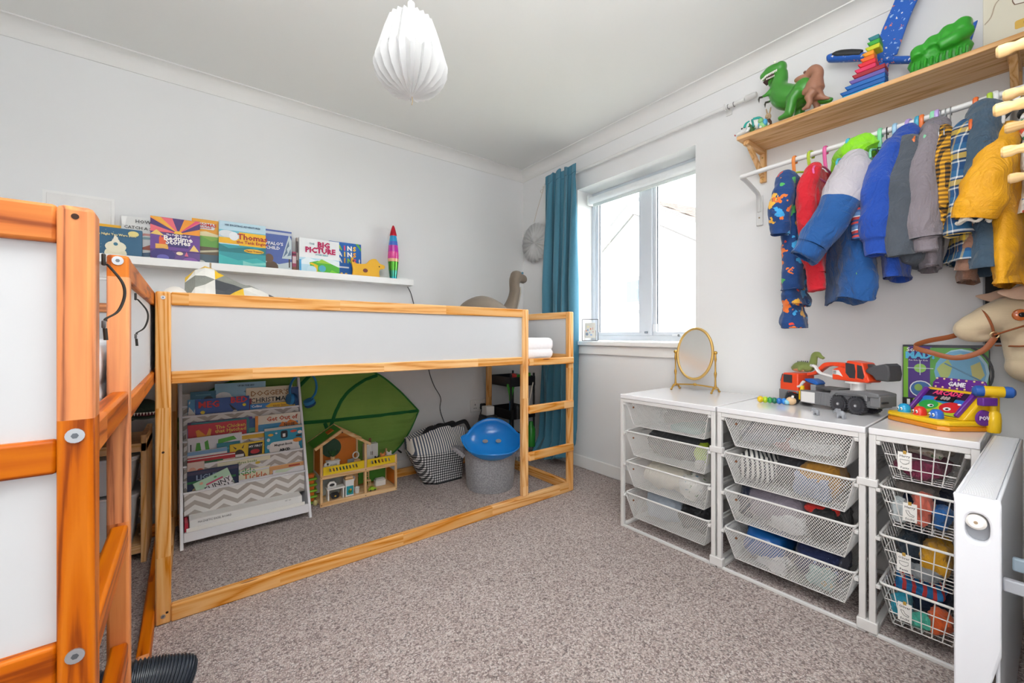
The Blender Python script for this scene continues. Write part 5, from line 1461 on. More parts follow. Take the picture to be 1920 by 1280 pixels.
def mesh_drawer(parent, a0, w, rim, first):
    """a sheet of expanded-steel basket below a white rim; a child of the drawer unit"""
    h, d = .126, .47
    top, bot = basket_corners(w, d, h, .036, .026)
    if first is None:
        r = B().tube([p for p in rrect3(0, 0, w, d, .02)], .0042, 8, UM, closed=True)
        dr = r.ob('drawer', parent)
        b = B().mat(MSH)
        for A, Bp, C, D in ((bot[0], bot[1], top[1], top[0]), (bot[1], bot[2], top[2], top[1]), (bot[2], bot[3], top[3], top[2]), (bot[3], bot[0], top[0], top[3]), (bot[0], bot[1], bot[2], bot[3])):
            lattice(b, A, Bp, C, D, .0074, .0017, .0005)
        m_ = b.ob('steel_mesh', dr)
        m_['kind'] = 'stuff'
        e = B()
        for i in range(4):
            e.tube([top[i] * .995 + V((0, 0, 0)), bot[i]], .0018, 6, MSH)
            e.tube([bot[i], bot[(i + 1) % 4]], .0018, 6, MSH)
        e.ob('mesh_edge', dr)
        k = B().cyl((.05, .003, -.028), (.05, -.001, -.029), .0045, n=10, m=pm('#8a5a3a', .5))
        k.ob('rivet', dr)
    else:
        dr = first.copy()
        COL.objects.link(dr)
        dr.parent = parent
        for c in first.children:
            q = c.copy()
            COL.objects.link(q)
            q.parent = dr
    dr.location = (a0, .004, rim)
    return dr
def rrect3(x0, y0, x1, y1, r):
    return [V((x, y, 0)) for x, y in rrect(x0, y0, x1, y1, r, 4)]
fd = None
for u in (u1, u2):
    for rim in RIMS:
        d_ = mesh_drawer(u, .028, .444, rim, fd)
        fd = fd or d_
# wire baskets
fw = None
WIR = pm('#ebe9e6', .35, .02, 14)
for rim in RIMS:
    w, d, h = .196, .46, .126
    top, bot = basket_corners(w, d, h, .030, .022)
    if fw is None:
        fw = B().tube(rrect3(0, 0, w, d, .018), .0042, 8, WIR, closed=True).ob('wire_basket', u3)
        b = B().mat(WIR)
        L4 = lambda p, q, t: p + (q - p) * t
        for lev in (.0, .3, .62, 1.0):
            lp = [L4(bot[i], top[i], lev) for i in range(4)]
            if lev < 1:
                for i in range(4):
                    b.tube([lp[i], lp[(i + 1) % 4]], .0016, 6)
        for i, n in ((0, 6), (1, 15), (2, 6), (3, 15)):
            for k in range(n + 1):
                f = k / n
                b.tube([L4(top[i], top[(i + 1) % 4], f), L4(bot[i], bot[(i + 1) % 4], f)], .0016, 6)
        for k in range(1, 6):
            f = k / 6
            b.tube([L4(bot[0], bot[1], f), L4(bot[3], bot[2], f)], .0016, 6)
        for k in range(1, 15):
            f = k / 15
            b.tube([L4(bot[0], bot[3], f), L4(bot[1], bot[2], f)], .0016, 6)
        wo = b.ob('wire_grid', fw)
        wo['kind'] = 'stuff'
        fw.location = (.027, .004, rim)
    else:
        q = fw.copy()
        COL.objects.link(q)
        q.parent = u3
        q.location = (.027, .004, rim)
        for c in fw.children:
            r = c.copy()
            COL.objects.link(r)
            r.parent = q
# clothes and things lying in the drawers
CRUMPLE = bpy.data.textures.new('crumple', 'CLOUDS')
CRUMPLE.noise_scale = .032
CRUMPLE.noise_depth = 2
def lump(name, label, unit_a, u, d, zb, sz, hexc, seed, cat='clothes', pat=None, rz=0, sq=.6, amp=.10):
    """a soft folded heap: a superellipsoid with creases; zb is the height it lies on"""
    r = random.Random(seed)
    b = B()
    nu, nv = 22, 12
    ph = [r.uniform(0, 6) for _ in range(6)]
    rg = []
    for i in range(nv + 1):
        t = -PI / 2 + PI * i / nv
        ct, st_ = max(math.cos(t), .02) ** sq, math.copysign(abs(math.sin(t)) ** .7, math.sin(t))
        ring = []
        for j in range(nu):
            a = 2 * PI * j / nu
            ca, sa = math.cos(a), math.sin(a)
            k = 1 + amp * (.5 * math.sin(3 * a + ph[0] + t * 2) + .4 * math.sin(5 * a + ph[1] - t * 3) + .3 * math.sin(t * 6 + ph[2] + a))
            x = sz[0] / 2 * ct * math.copysign(abs(ca) ** sq, ca) * k
            y = sz[1] / 2 * ct * math.copysign(abs(sa) ** sq, sa) * k
            z = sz[2] / 2 * (1 + st_ * (1 + amp * 1.2 * math.sin(a * 2 + ph[3]) * ct + amp * math.sin(x * 60 + ph[4]) * ct))
            ring.append(V((x, y, max(0, z))))
        rg.append(ring)
    b.rings(rg, m=pat or cfab(hexc, 130))
    o = b.ob(name, loc=upt(unit_a + u, d, zb), rz=(0, 0, URZ + rz), ang=80)
    if min(sz) > .04:
        q = o.modifiers.new('sub', 'SUBSURF')
        q.levels = q.render_levels = 1
        q = o.modifiers.new('folds', 'DISPLACE')
        q.texture = CRUMPLE
        q.texture_coords = 'GLOBAL'
        q.strength = -.034
        q.mid_level = .35
    return tag(o, label, cat, 'clothes and oddments in the drawers')
def stripes_mat(name, a, b_, per, ax=0, duty=.5, rot=.5):
    t = NT(name)
    x, y, z = t.xyz()[:3]
    v = t.math('ADD', (x, y, z)[ax], t.math('MULTIPLY', (y, z, x)[ax], rot))
    t.bump(t.noise(t.coord(), 120, 2)[0], .4, .003)
    return t.fin(t.mix(t.math('GREATER_THAN', t.math('FRACT', t.math('DIVIDE', v, per)), duty), lin(a), lin(b_)), .9)
def spots_mat(name, base, cols, scale, thr=.28, rough=.9, rnd=1.0):
    """scattered coloured blots"""
    t = NT(name)
    c = t.coord()
    warp = t.n('ShaderNodeVectorMath', {'operation': 'ADD'}, _0=c, _1=t.n('ShaderNodeVectorMath', {'operation': 'SCALE'}, _0=t.noise(c, scale * 2.2, 2)[1], Scale=1.1 / scale).outputs[0]).outputs[0]
    vo = t.n('ShaderNodeTexVoronoi', Vector=warp, Scale=scale, Randomness=rnd)
    cell = t.n('ShaderNodeSeparateColor', _0=vo.outputs['Color']).outputs
    st_ = [(i / len(cols), h) for i, h in enumerate(cols)]
    col = t.ramp(cell[0], st_, 'CONSTANT')
    m = t.math('LESS_THAN', vo.outputs['Distance'], t.math('ADD', thr, t.math('MULTIPLY', cell[1], .12)))
    t.bump(t.noise(c, 160, 2)[0], .5, .003)
    return t.fin(t.mix(m, lin(base), col), rough, **{'Sheen Weight': .2})
zb = lambda r: RIMS[r] - .1255
A1, A2, A3 = 0, .508, 1.016
lump('storage_jar', 'pale jar and papers lying in the top drawer by the window', A1, .135, .15, zb(0), (.07, .10, .085), '#dfe1e0', 1, 'jar', sq=.4, amp=.03)
lump('paper_bundle', 'grey bundle at the left of the top window drawer', A1, .20, .28, zb(0), (.24, .28, .075), '#a9a8a6', 2, 'clothes')
lump('craft_folder', 'pale turquoise folder in the top drawer by the window', A1, .32, .16, zb(0), (.15, .22, .035), '#9fc6c2', 3, 'folder', sq=.3, amp=.03)
lump('rolled_mat', 'dark grey rolled mat filling the second window drawer', A1, .235, .17, zb(1), (.31, .20, .145), '#3c3e42', 4, 'mat', sq=.55, amp=.05)
lump('lime_sock', 'lime green sock at the right of the second window drawer', A1, .385, .12, zb(1), (.06, .10, .12), '#b9d21f', 5, 'sock')
lump('white_sock', 'white sock ball under the lime one', A1, .395, .07, zb(1), (.045, .06, .05), '#ddd9d2', 6, 'sock')
lump('cream_blanket', 'cream blanket in the third window drawer', A1, .20, .18, zb(2), (.26, .26, .130), '#ddd6c6', 7, 'blanket')
lump('floral_cloth', 'white floral cloth at the right of the third window drawer', A1, .345, .16, zb(2), (.13, .24, .122), '#e6e4de', 8, 'cloth', spots_mat('floral_cloth', '#e4e2dc', ['#6f8f5a', '#8aa8b8', '#c9c4ba'], 40, .2))
lump('blue_grey_bag', 'pale blue bag in the lowest window drawer', A1, .19, .18, zb(3), (.21, .24, .150), '#a9b4c0', 9, 'bag')
lump('black_cables', 'tangle of black straps in the lowest window drawer', A1, .345, .18, zb(3), (.14, .24, .128), '#25262a', 10, 'straps', spots_mat('black_straps', '#202125', ['#3b3c42', '#8b888a', '#17181a'], 30, .3), amp=.2)
lump('white_towel', 'white folded towel in the top middle drawer', A2, .33, .17, zb(0), (.18, .26, .085), '#d5d7d8', 11, 'towel')
lump('grey_clothes', 'grey and blue clothes in the top middle drawer', A2, .15, .17, zb(0), (.19, .26, .095), '#8d97a4', 12)
lump('pink_cloth', 'dusky pink cloth in the top middle drawer', A2, .235, .13, zb(0), (.12, .14, .06), '#b58d8d', 13)
lump('striped_jumper', 'black and white striped jumper in the second middle drawer', A2, .13, .16, zb(1), (.17, .26, .140), '#fff', 14, pat=stripes_mat('zebra_stripes', '#d9d7d2', '#36383c', .020, 0, .55, .6), amp=.14)
lump('black_jersey', 'charcoal top in the second middle drawer', A2, .235, .20, zb(1), (.13, .26, .145), '#3b3b40', 15, amp=.16)
lump('mustard_shoe', 'mustard trousers rolled in the second middle drawer', A2, .345, .16, zb(1), (.14, .24, .145), '#b3812f', 16, amp=.12)
lump('blue_jersey', 'pale blue top at the front of the second middle drawer', A2, .33, .08, zb(1), (.13, .10, .10), '#8596b4', 17)
lump('lilac_jumper', 'grey lilac jumper in the third middle drawer', A2, .19, .18, zb(2), (.24, .28, .148), '#8a828e', 18, amp=.08)
lump('navy_sleeve', 'navy sleeve at the left of the third middle drawer', A2, .085, .14, zb(2), (.07, .18, .135), '#202a42', 19)
lump('black_trainers', 'black trainers with a red edge in the third middle drawer', A2, .36, .16, zb(2), (.13, .26, .140), '#1f2022', 20, 'shoes', amp=.06)
lump('red_edge', 'red strap across the black trainers', A2, .35, .10, zb(2) + .10, (.11, .05, .04), '#d8322a', 21, 'strap', rz=.3)
lump('white_shirt', 'crumpled white shirt in front of the third middle drawer', A2, .25, .08, zb(2), (.16, .09, .08), '#d5d5d6', 22, amp=.2)
lump('blue_bag', 'deep blue shiny bag in the lowest middle drawer', A2, .155, .17, zb(3), (.18, .27, .150), '#15589c', 23, 'bag', plas('#15589c'), amp=.1)
lump('yellow_cloth', 'yellow cloth between blue bag and patterned trousers', A2, .20, .27, zb(3), (.16, .12, .150), '#d3c02a', 24)
lump('patterned_trousers', 'navy patterned trousers in the lowest middle drawer', A2, .335, .18, zb(3), (.16, .27, .150), '#fff', 25, pat=spots_mat('navy_moons', '#1f2a52', ['#5f79b8', '#1a1f38', '#7f93c4'], 34, .24), amp=.12)
lump('white_trainer', 'white baby shoe in the lowest middle drawer', A2, .20, .07, zb(3), (.12, .09, .06), '#e6e3e4', 26, 'shoe')
lump('mint_cloth', 'mint patterned cloth at the front of the lowest middle drawer', A2, .36, .075, zb(3), (.09, .10, .085), '#9fc0bd', 27, pat=spots_mat('mint_print', '#9fc0bd', ['#c9b58a', '#7fa6a6', '#dfe6e2'], 40, .25))
lump('maroon_pants', 'maroon underwear in the top wire basket', A3, .115, .15, zb(0), (.13, .24, .072), '#7d2f4a', 30, amp=.14)
lump('floral_pants', 'pale floral underwear on the maroon ones', A3, .125, .20, zb(0) + .060, (.12, .20, .045), '#d9d2c4', 31, pat=spots_mat('floral_pants', '#d6cfc0', ['#5f8a5a', '#c9786a', '#b8a68a'], 45, .22))
lump('coral_sock', 'coral sock ball in the second wire basket', A3, .12, .09, zb(1), (.06, .08, .115), '#d9705c', 32, 'sock')
lump('navy_sock', 'navy socks in the second wire basket', A3, .12, .23, zb(1), (.13, .18, .105), '#20304f', 33, 'sock')
lump('taupe_sock', 'taupe sock on top in the second wire basket', A3, .10, .15, zb(1) + .085, (.11, .12, .05), '#77706a', 34, 'sock')
lump('pale_sock', 'pale blue and white sock in the second wire basket', A3, .065, .085, zb(1), (.05, .08, .075), '#cfd8da', 35, 'sock')
lump('blue_sock', 'bright blue sock at the right of the second wire basket', A3, .165, .10, zb(1), (.05, .09, .08), '#2a6ab0', 36, 'sock')
lump('mustard_pants', 'mustard underwear in the third wire basket', A3, .15, .13, zb(2), (.075, .18, .12), '#dda21f', 37, amp=.14)
lump('slate_pants', 'dark slate underwear in the third wire basket', A3, .085, .19, zb(2), (.07, .24, .125), '#2f3f4d', 38)
lump('grey_pants', 'grey underwear at the bottom of the third wire basket', A3, .12, .065, zb(2), (.10, .06, .045), '#8d9296', 39)
lump('turquoise_sock', 'turquoise sock in the lowest wire basket', A3, .07, .09, zb(3), (.055, .10, .08), '#2f9fb8', 40, 'sock')
lump('orange_sock', 'orange sock in the lowest wire basket', A3, .16, .08, zb(3) + .0, (.06, .09, .075), '#e8642a', 41, 'sock')
lump('striped_sock', 'blue and red striped sock on top of the lowest wire basket', A3, .11, .13, zb(3) + .085, (.13, .12, .06), '#fff', 42, 'sock', stripes_mat('sock_stripes', '#2f7fc0', '#d84a4a', .024, 0, .6, .4), amp=.12)
lump('dark_sock', 'dark blue socks filling the lowest wire basket', A3, .12, .22, zb(3), (.13, .20, .12), '#1f3350', 43, 'sock')
lump('mint_sock', 'mint green sock at the bottom front of the lowest wire basket', A3, .115, .06, zb(3), (.06, .05, .05), '#4fb8a0', 44, 'sock')
# paper tags clipped to the wire baskets
def paper_tag(lb, a, zt, words, kind):
    t = thing('paper_tag', lb, 'label', upt(A3 + a, -.004, zt), (0, 0, URZ), 'handwritten paper tags on the wire baskets')
    B().box((-.0165, -.0008, -.058), (.0165, .0004, 0), pm('#efede8', .7, .02, 30)).ob('card', t, bev=.0)
    B().box((-.004, -.002, -.006), (.004, .003, .004), pm('#c9a24a', .4, metal=.5)).ob('brass_clip', t, bev=.001)
    ink = pm('#2b2b2e', .6)
    T = lambda z: axes((0, -.001, z), (1, 0, 0), (0, 0, 1), (0, -1, 0))
    txt(words[0], .0105, ink, t, T(-.013), 'handwriting')
    txt(words[1], .0095, ink, t, T(-.050), 'handwriting')
    if kind == 'pants':
        pts = [(-.011, -.024), (.011, -.024), (.010, -.033), (.003, -.038), (-.003, -.038), (-.010, -.033)]
    else:
        pts = [(-.010, -.024), (-.003, -.024), (.001, -.033), (.010, -.037), (.009, -.041), (-.001, -.040), (-.006, -.034)]
    B().tube([V((x, -.0012, z)) for x, z in pts], .0006, 5, ink, closed=True).ob('ink_drawing', t)
paper_tag('top paper tag with a hand-drawn pair of pants', .090, .634, ('Harry', 'Pants'), 'pants')
paper_tag('second paper tag with a drawn sock, below the top one', .102, .474, ('Harry', 'Socks'), 'sock')
paper_tag('third paper tag with drawn pants, above the lowest tag', .088, .308, ('Oliver', 'Pants'), 'pants')
paper_tag('lowest paper tag with a hand-drawn sock', .090, .152, ('Oliver', 'Socks'), 'sock')

# ------------------------------------------------------------------ radiator
rd = thing('radiator', 'white panel radiator seen end-on at the right edge', 'radiator', (1.20, .068, 0))
RM = pm('#dcdee3', .3, .01, 6)
RL, RT, R0, R1 = .80, .061, .10, .694
cy, cz = .0285, .634
outer, inner = [], []
for k in range(48):
    a = 2 * PI * k / 48
    ca, sa = math.cos(a), math.sin(a)
    inner.append((cy + .0175 * math.copysign(abs(ca) ** .8, ca), cz + .030 * math.copysign(abs(sa) ** .8, sa)))
    tt = min((RT / 2) / abs(ca) if abs(ca) > 1e-6 else 9, ((R1 - cz) if sa > 0 else (cz - R0)) / abs(sa) if abs(sa) > 1e-6 else 9)
    outer.append((cy + ca * tt, cz + sa * tt))
for c_ in ((0, R1), (RT, R1), (0, R0), (RT, R0)):
    i = min(range(48), key=lambda k: (outer[k][0] - c_[0]) ** 2 + (outer[k][1] - c_[1]) ** 2)
    outer[i] = c_
e = B()
e.rings([[V((.012, y, z)) for y, z in outer], [V((0, y, z)) for y, z in outer], [V((0, y, z)) for y, z in inner], [V((.004, cy + (y - cy) * .93, cz + (z - cz) * .93)) for y, z in inner], [V((.018, cy + (y - cy) * .93, cz + (z - cz) * .93)) for y, z in inner]], cap0=False, cap1=False, m=RM)
e.ob('end_cover', rd, bev=.0025)
B().box((.0185, .008, cz - .04), (.03, .052, cz + .04), pm('#8b8e93', .4, .04, 20)).ob('inner_panel', rd)
B().lathe([(.001, .002), (.010, .002), (.0145, .006), (.0145, .02)], 22, o=(0, cy + .002, cz + .010), m=pm('#e9e6e0', .4), axis='x').lathe([(.001, .0012), (.003, .0012), (.003, .004)], 10, o=(0, cy + .002, cz + .010), m=pm('#a08a70', .5), axis='x').ob('bleed_plug', rd)
B().box((.012, RT - .006, R0), (RL, RT, R1 - .002), RM).ob('front_panel', rd, bev=.003)
B().box((.012, 0, R0), (RL, .006, R1 - .002), RM).ob('back_panel', rd, bev=.003)
B().box((RL - .012, .006, R0), (RL, RT - .006, R1 - .002), RM).ob('far_end_cover', rd, bev=.002)
g = B().box((.012, .006, R1 - .012), (RL - .012, RT - .006, R1 - .008), pm('#8f9296', .4, .02, 9))
n = 96
for k in range(n):
    x = .016 + k * (RL - .034) / n
    g.box((x, .011, R1 - .008), (x + .0044, RT - .011, R1 - .001), RM)
g.box((.012, .006, R1 - .008), (RL - .012, .011, R1), RM).box((.012, RT - .011, R1 - .008), (RL - .012, RT - .006, R1), RM)
go = g.ob('top_grille', rd)
go['kind'] = 'stuff'
B().box((.06, -.045, .505), (.074, .0, .53), pm('#b9bcc2', .4)).box((.06, -.03, .55), (.074, -.012, .575), pm('#8fa0ac', .4)).box((.058, -.06, .49), (.084, -.045, .60), pm('#b9bcc2', .4)).ob('wall_bracket', rd, bev=.003)

# ------------------------------------------------------------------ on top of the drawer units
GOLD = pm('#c99f4e', .28, .06, 30, metal=.85)
GOLDM = pm('#d2ad66', .35, .04, 30, metal=.55)
mr = thing('vanity_mirror', 'small oval gilt mirror on a two-legged stand', 'mirror', (2.195, 1.222, .6975), (0, 0, .06))
cz_ = .208
mt = Mx.Rotation(math.radians(7), 3, 'Y')
fr_ = B().tube([mt @ V((0, .098 * math.cos(a), .140 * math.sin(a))) + V((0, 0, cz_)) for a in [2 * PI * i / 48 for i in range(48)]], .0075, 10, GOLDM, closed=True)
fr_.ob('oval_frame', mr)
MR = NT('silvered_glass')
MRM = MR.fin(MR.mix(MR.noise(MR.coord(), 3, 2)[0], (.86, .84, .80, 1), (.92, .90, .86, 1)), .16, 1.0)
mb = B()
mb.T = Mx.Translation((0, 0, cz_)) @ mt.to_4x4()
mb.prism([(.094 * math.cos(2 * PI * i / 48), .136 * math.sin(2 * PI * i / 48)) for i in range(48)], -.002, .002, MRM, axes((0, 0, 0), (0, 1, 0), (0, 0, 1), (1, 0, 0)))
mb.ob('looking_glass', mr)
for s in (-1, 1):
    y = s * .112
    B().lathe([(.004, .02), (.0075, .03), (.005, .045), (.004, .08), (.0065, .095), (.0075, .105), (.004, .118), (.0038, .165), (.007, .18), (.005, .195), (.0045, .21)], 12, o=(0, y, 0), m=GOLD).ob('turned_post', mr)
    B().ell((0, y, .216), (.0095, .011, .0095), 12, 8, GOLD).cyl((0, y, .208), (0, s * .096, .208), .003, n=8, m=GOLD).ob('pivot_knob', mr)
    for d in (-1, 1):
        B().tube(spl([(0, y, .026), (d * .02, y, .026), (d * .038, y, .014), (d * .046, y, .006)], 5), [.007] * 6 + [.0055] * 5 + [.004] * 5, 8, GOLD).ell((d * .047, y, .0055), (.009, .007, .0055), 10, 6, GOLD).ob('foot', mr)
B().tube([(0, -.112, .03), (0, -.05, .034), (0, 0, .037), (0, .05, .034), (0, .112, .03)], .004, 8, GOLD).ell((0, 0, .037), (.006, .012, .008), 10, 6, GOLD).ob('crossbar', mr)
# wooden caterpillar
ct_ = thing('toy_caterpillar', 'wooden bead caterpillar in yellow green and blue', 'toy', (2.07, .835, .6975), -1.30)
for k, (c, r) in enumerate((('#e8c21e', .015), ('#b9d22a', .0145), ('#3f9f4a', .014), ('#2a7a5a', .014), ('#1f6fc4', .014), ('#2f86d8', .014))):
    B().ell((k * .0185, .003 * math.sin(k * 1.3), r), (r * .9, r, r), 14, 9, plas(c)).ob('bead', ct_)
hd = B().ell((.118, .0, .018), (.020, .018, .018), 14, 9, pm('#e0bd93', .5, .05, 40)).ob('head', ct_)
B().ell((.104, -.004, .012), (.013, .016, .012), 12, 8, plas('#8ac6d8')).ob('neck_bead', ct_)
for y in (-.009, .011):
    B().ell((.124, y, .036), .006, 10, 6, pm('#f0eeea', .3)).ell((.128, y, .037), .0028, 8, 6, pm('#222222', .3)).ob('eye', ct_)
# two tiny grey elephants
for lb, loc, s in (('smallest grey toy animal on the white top', (1.912, .570, .6975), .8), ('grey toy elephant with raised trunk in front of the lorry', (1.908, .490, .6975), 1.05)):
    t = thing('toy_elephant', lb, 'toy', loc, 1.2)
    t.scale = (s, s, s)
    GE_ = pm('#9a9da3', .45, .05, 60)
    b = B().ell((0, 0, .018), (.014, .010, .010), 10, 8, GE_).ell((.016, 0, .026), (.008, .008, .008), 10, 8, GE_).tube([(.022, 0, .025), (.027, 0, .02), (.028, 0, .012)], [.004, .003, .002], 6, GE_)
    for x in (-.008, .009):
        for y in (-.005, .005):
            b.cyl((x, y, 0), (x, y, .016), .004, n=8, m=GE_)
    for y in (-.008, .008):
        b.ell((.012, y, .027), (.005, .002, .007), 8, 6, GE_)
    b.ob('body', t, rem=.0022, smooth=2)
# ------------------------------------------------------------------ toy lorry
RED, TG, TD_, WP, YP, BP = plas('#ee4a22'), plas('#77777a', .45), plas('#4a4a4c', .5), plas('#e4e2e0'), plas('#efc41a'), plas('#1f62b8')
BLK = pm('#35353a', .45)
lo = thing('toy_lorry', 'red and grey toy lorry with an excavator on its back', 'toy', (2.203, .768, .6975), -PI / 2 - .33)
lo.scale = (.83, .90, .95)
XZ = lambda y: axes((0, y, 0), (1, 0, 0), (0, 0, 1), (0, -1, 0))
def side(nm, poly, y0, y1, m, bev=.003, par=lo):
    """a profile in the x-z plane, y from y0 to y1"""
    return B().prism(poly, -y1, -y0, m, XZ(0)).ob(nm, par, bev=bev)
LWD = .115
y0, y1 = -LWD / 2, LWD / 2
side('cab', [(.0, .052), (.104, .052), (.104, .148), (.018, .146), (.0, .10)], y0, y1, RED, .006)
side('bumper', [(-.004, .018), (.03, .018), (.036, .045), (.05, .058), (.088, .058), (.104, .052), (.104, .066), (-.004, .066)], y0 - .003, y1 + .003, TG, .003)
B().box((.022, y0 - .0015, .100), (.072, y0, .138), BLK).ob('side_window', lo, bev=.001)
B().box((.022, y1, .100), (.072, y1 + .0015, .138), BLK).ob('side_window', lo, bev=.001)
B().box((-.004, y0 + .012, .100), (.010, y1 - .012, .138), BLK, R=Mx.Rotation(.30, 3, 'Y')).ob('windscreen', lo, bev=.001)
side('chassis', [(.104, .028), (.30, .030), (.47, .034), (.47, .082), (.34, .080), (.30, .062), (.104, .062)], y0 + .012, y1 - .012, TG, .003)
side('side_box', [(.118, .016), (.285, .016), (.285, .074), (.118, .074)], y0 - .002, y0 + .03, TG, .003)
side('side_box', [(.118, .016), (.285, .016), (.285, .074), (.118, .074)], y1 - .03, y1 + .002, TG, .003)
B().box((.124, y0 - .005, .020), (.196, y0 - .002, .068), WP).ob('locker_door', lo, bev=.002)
for x in (.215, .232, .249):
    B().box((x, y0 - .004, .020), (x + .010, y0 - .002, .070), TG).ob('rib', lo, bev=.001)
side('rear_deck', [(.270, .068), (.48, .078), (.48, .092), (.43, .100), (.27, .088)], y0, y1, TG, .004)
side('tail', [(.44, .040), (.482, .040), (.482, .085), (.44, .085)], y0 + .004, y1 - .004, TG, .004)
B().box((.478, y0 + .012, .055), (.488, y0 + .05, .062), BLK).ob('tail_slot', lo)
B().box((.19, y0 + .01, .084), (.30, y1 - .01, .094), TD_).ob('deck_plate', lo, bev=.002)
def wheel(x, r, s):
    w = B()
    yy = y0 - .004 if s < 0 else y1 - .026
    w.lathe([(r * .4, 0), (r * .62, 0), (r * .68, .003), (r * .9, .0), (r, .004), (r, .026), (r * .9, .030), (r * .4, .030)], 26, o=(x, yy, r), m=BLK, axis='y')
    wo = w.ob('wheel', lo)
    tr = B()
    for k in range(22):
        a = 2 * PI * k / 22
        c = V((x + math.cos(a) * r * .985, yy + .015, r + math.sin(a) * r * .985))
        tr.box(c - V((.0032, .015, .0032)), c + V((.0032, .015, .0032)), BLK, R=Mx.Rotation(-a, 3, 'Y'))
    to = tr.ob('tyre_tread', wo)
    to['kind'] = 'stuff'
    q = -1 if s < 0 else 1
    yh = yy if s < 0 else yy + .03
    B().lathe([(.001, q * .002), (.005, q * .002), (.007, 0), (r * .5, q * -.004)], 16, o=(x, yh, r), m=TG, axis='y').ob('hub', wo)
    B().lathe([(.001, q * .0032), (.0042, q * .003), (.0042, 0)], 10, o=(x, yh, r), m=pm('#d8d8da', .3, metal=.5), axis='y').ob('axle_cap', wo)
for s in (-1, 1):
    wheel(.066, .0275, s)
    wheel(.308, .034, s)
    wheel(.386, .036, s)
side('mudguard', [(.268, .060), (.272, .078), (.30, .088), (.40, .092), (.432, .084), (.436, .060), (.428, .060), (.418, .076), (.39, .082), (.30, .078), (.284, .066), (.28, .060)], y0 - .004, y0 + .03, TG, .002)
side('mudguard', [(.268, .060), (.272, .078), (.30, .088), (.40, .092), (.432, .084), (.436, .060), (.428, .060), (.418, .076), (.39, .082), (.30, .078), (.284, .066), (.28, .060)], y1 - .03, y1 + .004, TG, .002)
B().cyl((.36, 0, .088), (.36, 0, .128), .026, n=20, m=WP).box((.335, -.02, .088), (.36, .02, .124), WP).lathe([(.001, .124), (.048, .124), (.048, .132), (.001, .132)], 26, o=(.355, 0, 0), m=WP).ob('turntable', lo)
side('excavator_body', [(.268, .134), (.425, .132), (.432, .142), (.420, .170), (.352, .178), (.30, .192), (.268, .178)], -.042, .042, RED, .004)
side('excavator_cab', [(.335, .140), (.412, .136), (.424, .152), (.405, .212), (.338, .220), (.326, .19)], -.046, .036, RED, .005)
side('cab_window', [(.334, .168), (.352, .148), (.375, .147), (.377, .178), (.372, .206), (.334, .210)], -.0475, -.046, BLK, .0)
side('cab_window', [(.385, .150), (.408, .146), (.414, .156), (.404, .200), (.384, .204)], -.0475, -.046, BLK, .0)
side('grille_panel', [(.272, .158), (.30, .156), (.318, .150), (.300, .176), (.272, .176)], -.0435, -.042, WP, .0)
for k in range(4):
    B().box((.274, -.0445, .160 + k * .0038), (.288, -.0435, .1618 + k * .0038), BLK).ob('vent_slit', lo)
bp = spl([(.120, .152), (.150, .158), (.178, .178), (.208, .202), (.26, .208), (.30, .206), (.338, .196)], 5)
bl_ = [(.338, .172), (.30, .186), (.25, .192), (.215, .184), (.19, .166), (.165, .146), (.120, .136)]
side('boom_arm', bp + bl_, -.018, .018, RED, .004)
B().tube(spl([(.158, -.024, .186), (.172, -.024, .182), (.182, -.024, .168), (.200, -.024, .154), (.23, -.024, .148), (.268, -.024, .142)], 5), [.0115] * 26, 10, WP, flat=(1, .6)).ob('ram_lever', lo)
B().cyl((.155, -.034, .188), (.155, -.018, .188), .006, n=12, m=pm('#b9b9bb', .4)).ob('ram_pin', lo)
side('cover', [(.112, .124), (.150, .126), (.176, .118), (.188, .106), (.178, .098), (.130, .108), (.116, .114)], -.026, .026, BP, .004)
B().tube(spl([(.100, -.05, .086), (.112, -.05, .09), (.122, -.05, .104), (.130, -.05, .112)], 4), .010, 10, WP, flat=(1, .6)).box((.150, -.03, .070), (.178, .03, .1), pm('#8f8f93', .5)).ob('lifting_arm', lo)
B().cyl((.118, -.046, .060), (.118, -.046, .092), .010, n=14, m=YP).box((.106, -.054, .026), (.118, -.03, .066), YP).ob('yellow_ram', lo)
side('digger_bucket', [(.408, .178), (.440, .164), (.455, .146), (.505, .144), (.510, .172), (.505, .205), (.492, .214), (.460, .206), (.425, .196)], -.04, .044, pm('#4b4b4e', .6, .05, 40), .006)
side('bucket_arm', [(.388, .205), (.412, .208), (.440, .196), (.46, .176), (.44, .16), (.41, .18)], -.016, .016, pm('#414145', .6, .05, 40), .003)
# olive dinosaur lying on the cab
dd = thing('olive_dinosaur', 'olive green plush dinosaur with curled tail lying on the lorry cab', 'soft toy', (2.203, .752, .839), -PI / 2 - .33)
dd.scale = (.9, .9, .88)
OL = fab('#84914f', .8, 160)
tail = spl([(.085, 0, .02), (.105, 0, .04), (.112, 0, .072), (.117, 0, .094), (.134, 0, .098), (.148, 0, .082), (.164, 0, .080)], 5)
n_ = len(tail)
b = B().tube(tail, [.021 - .014 * i / (n_ - 1) for i in range(n_)], 10, OL, up=(0, 1, 0))
b.tube(spl([(.00, 0, .014), (.03, 0, .028), (.06, 0, .030), (.09, 0, .026)], 5), [.011, .012, .014, .018, .021, .023, .025, .026, .027, .027, .027, .027, .026, .025, .024, .022], 12, OL, up=(0, 1, 0))
b.tube([(.06, -.018, .03), (.062, -.03, .016), (.06, -.032, .008)], [.012, .009, .008], 8, OL).tube([(.06, .018, .03), (.062, .03, .016), (.06, .032, .008)], [.012, .009, .008], 8, OL)
b.ob('body', dd, rem=.006, smooth=4)
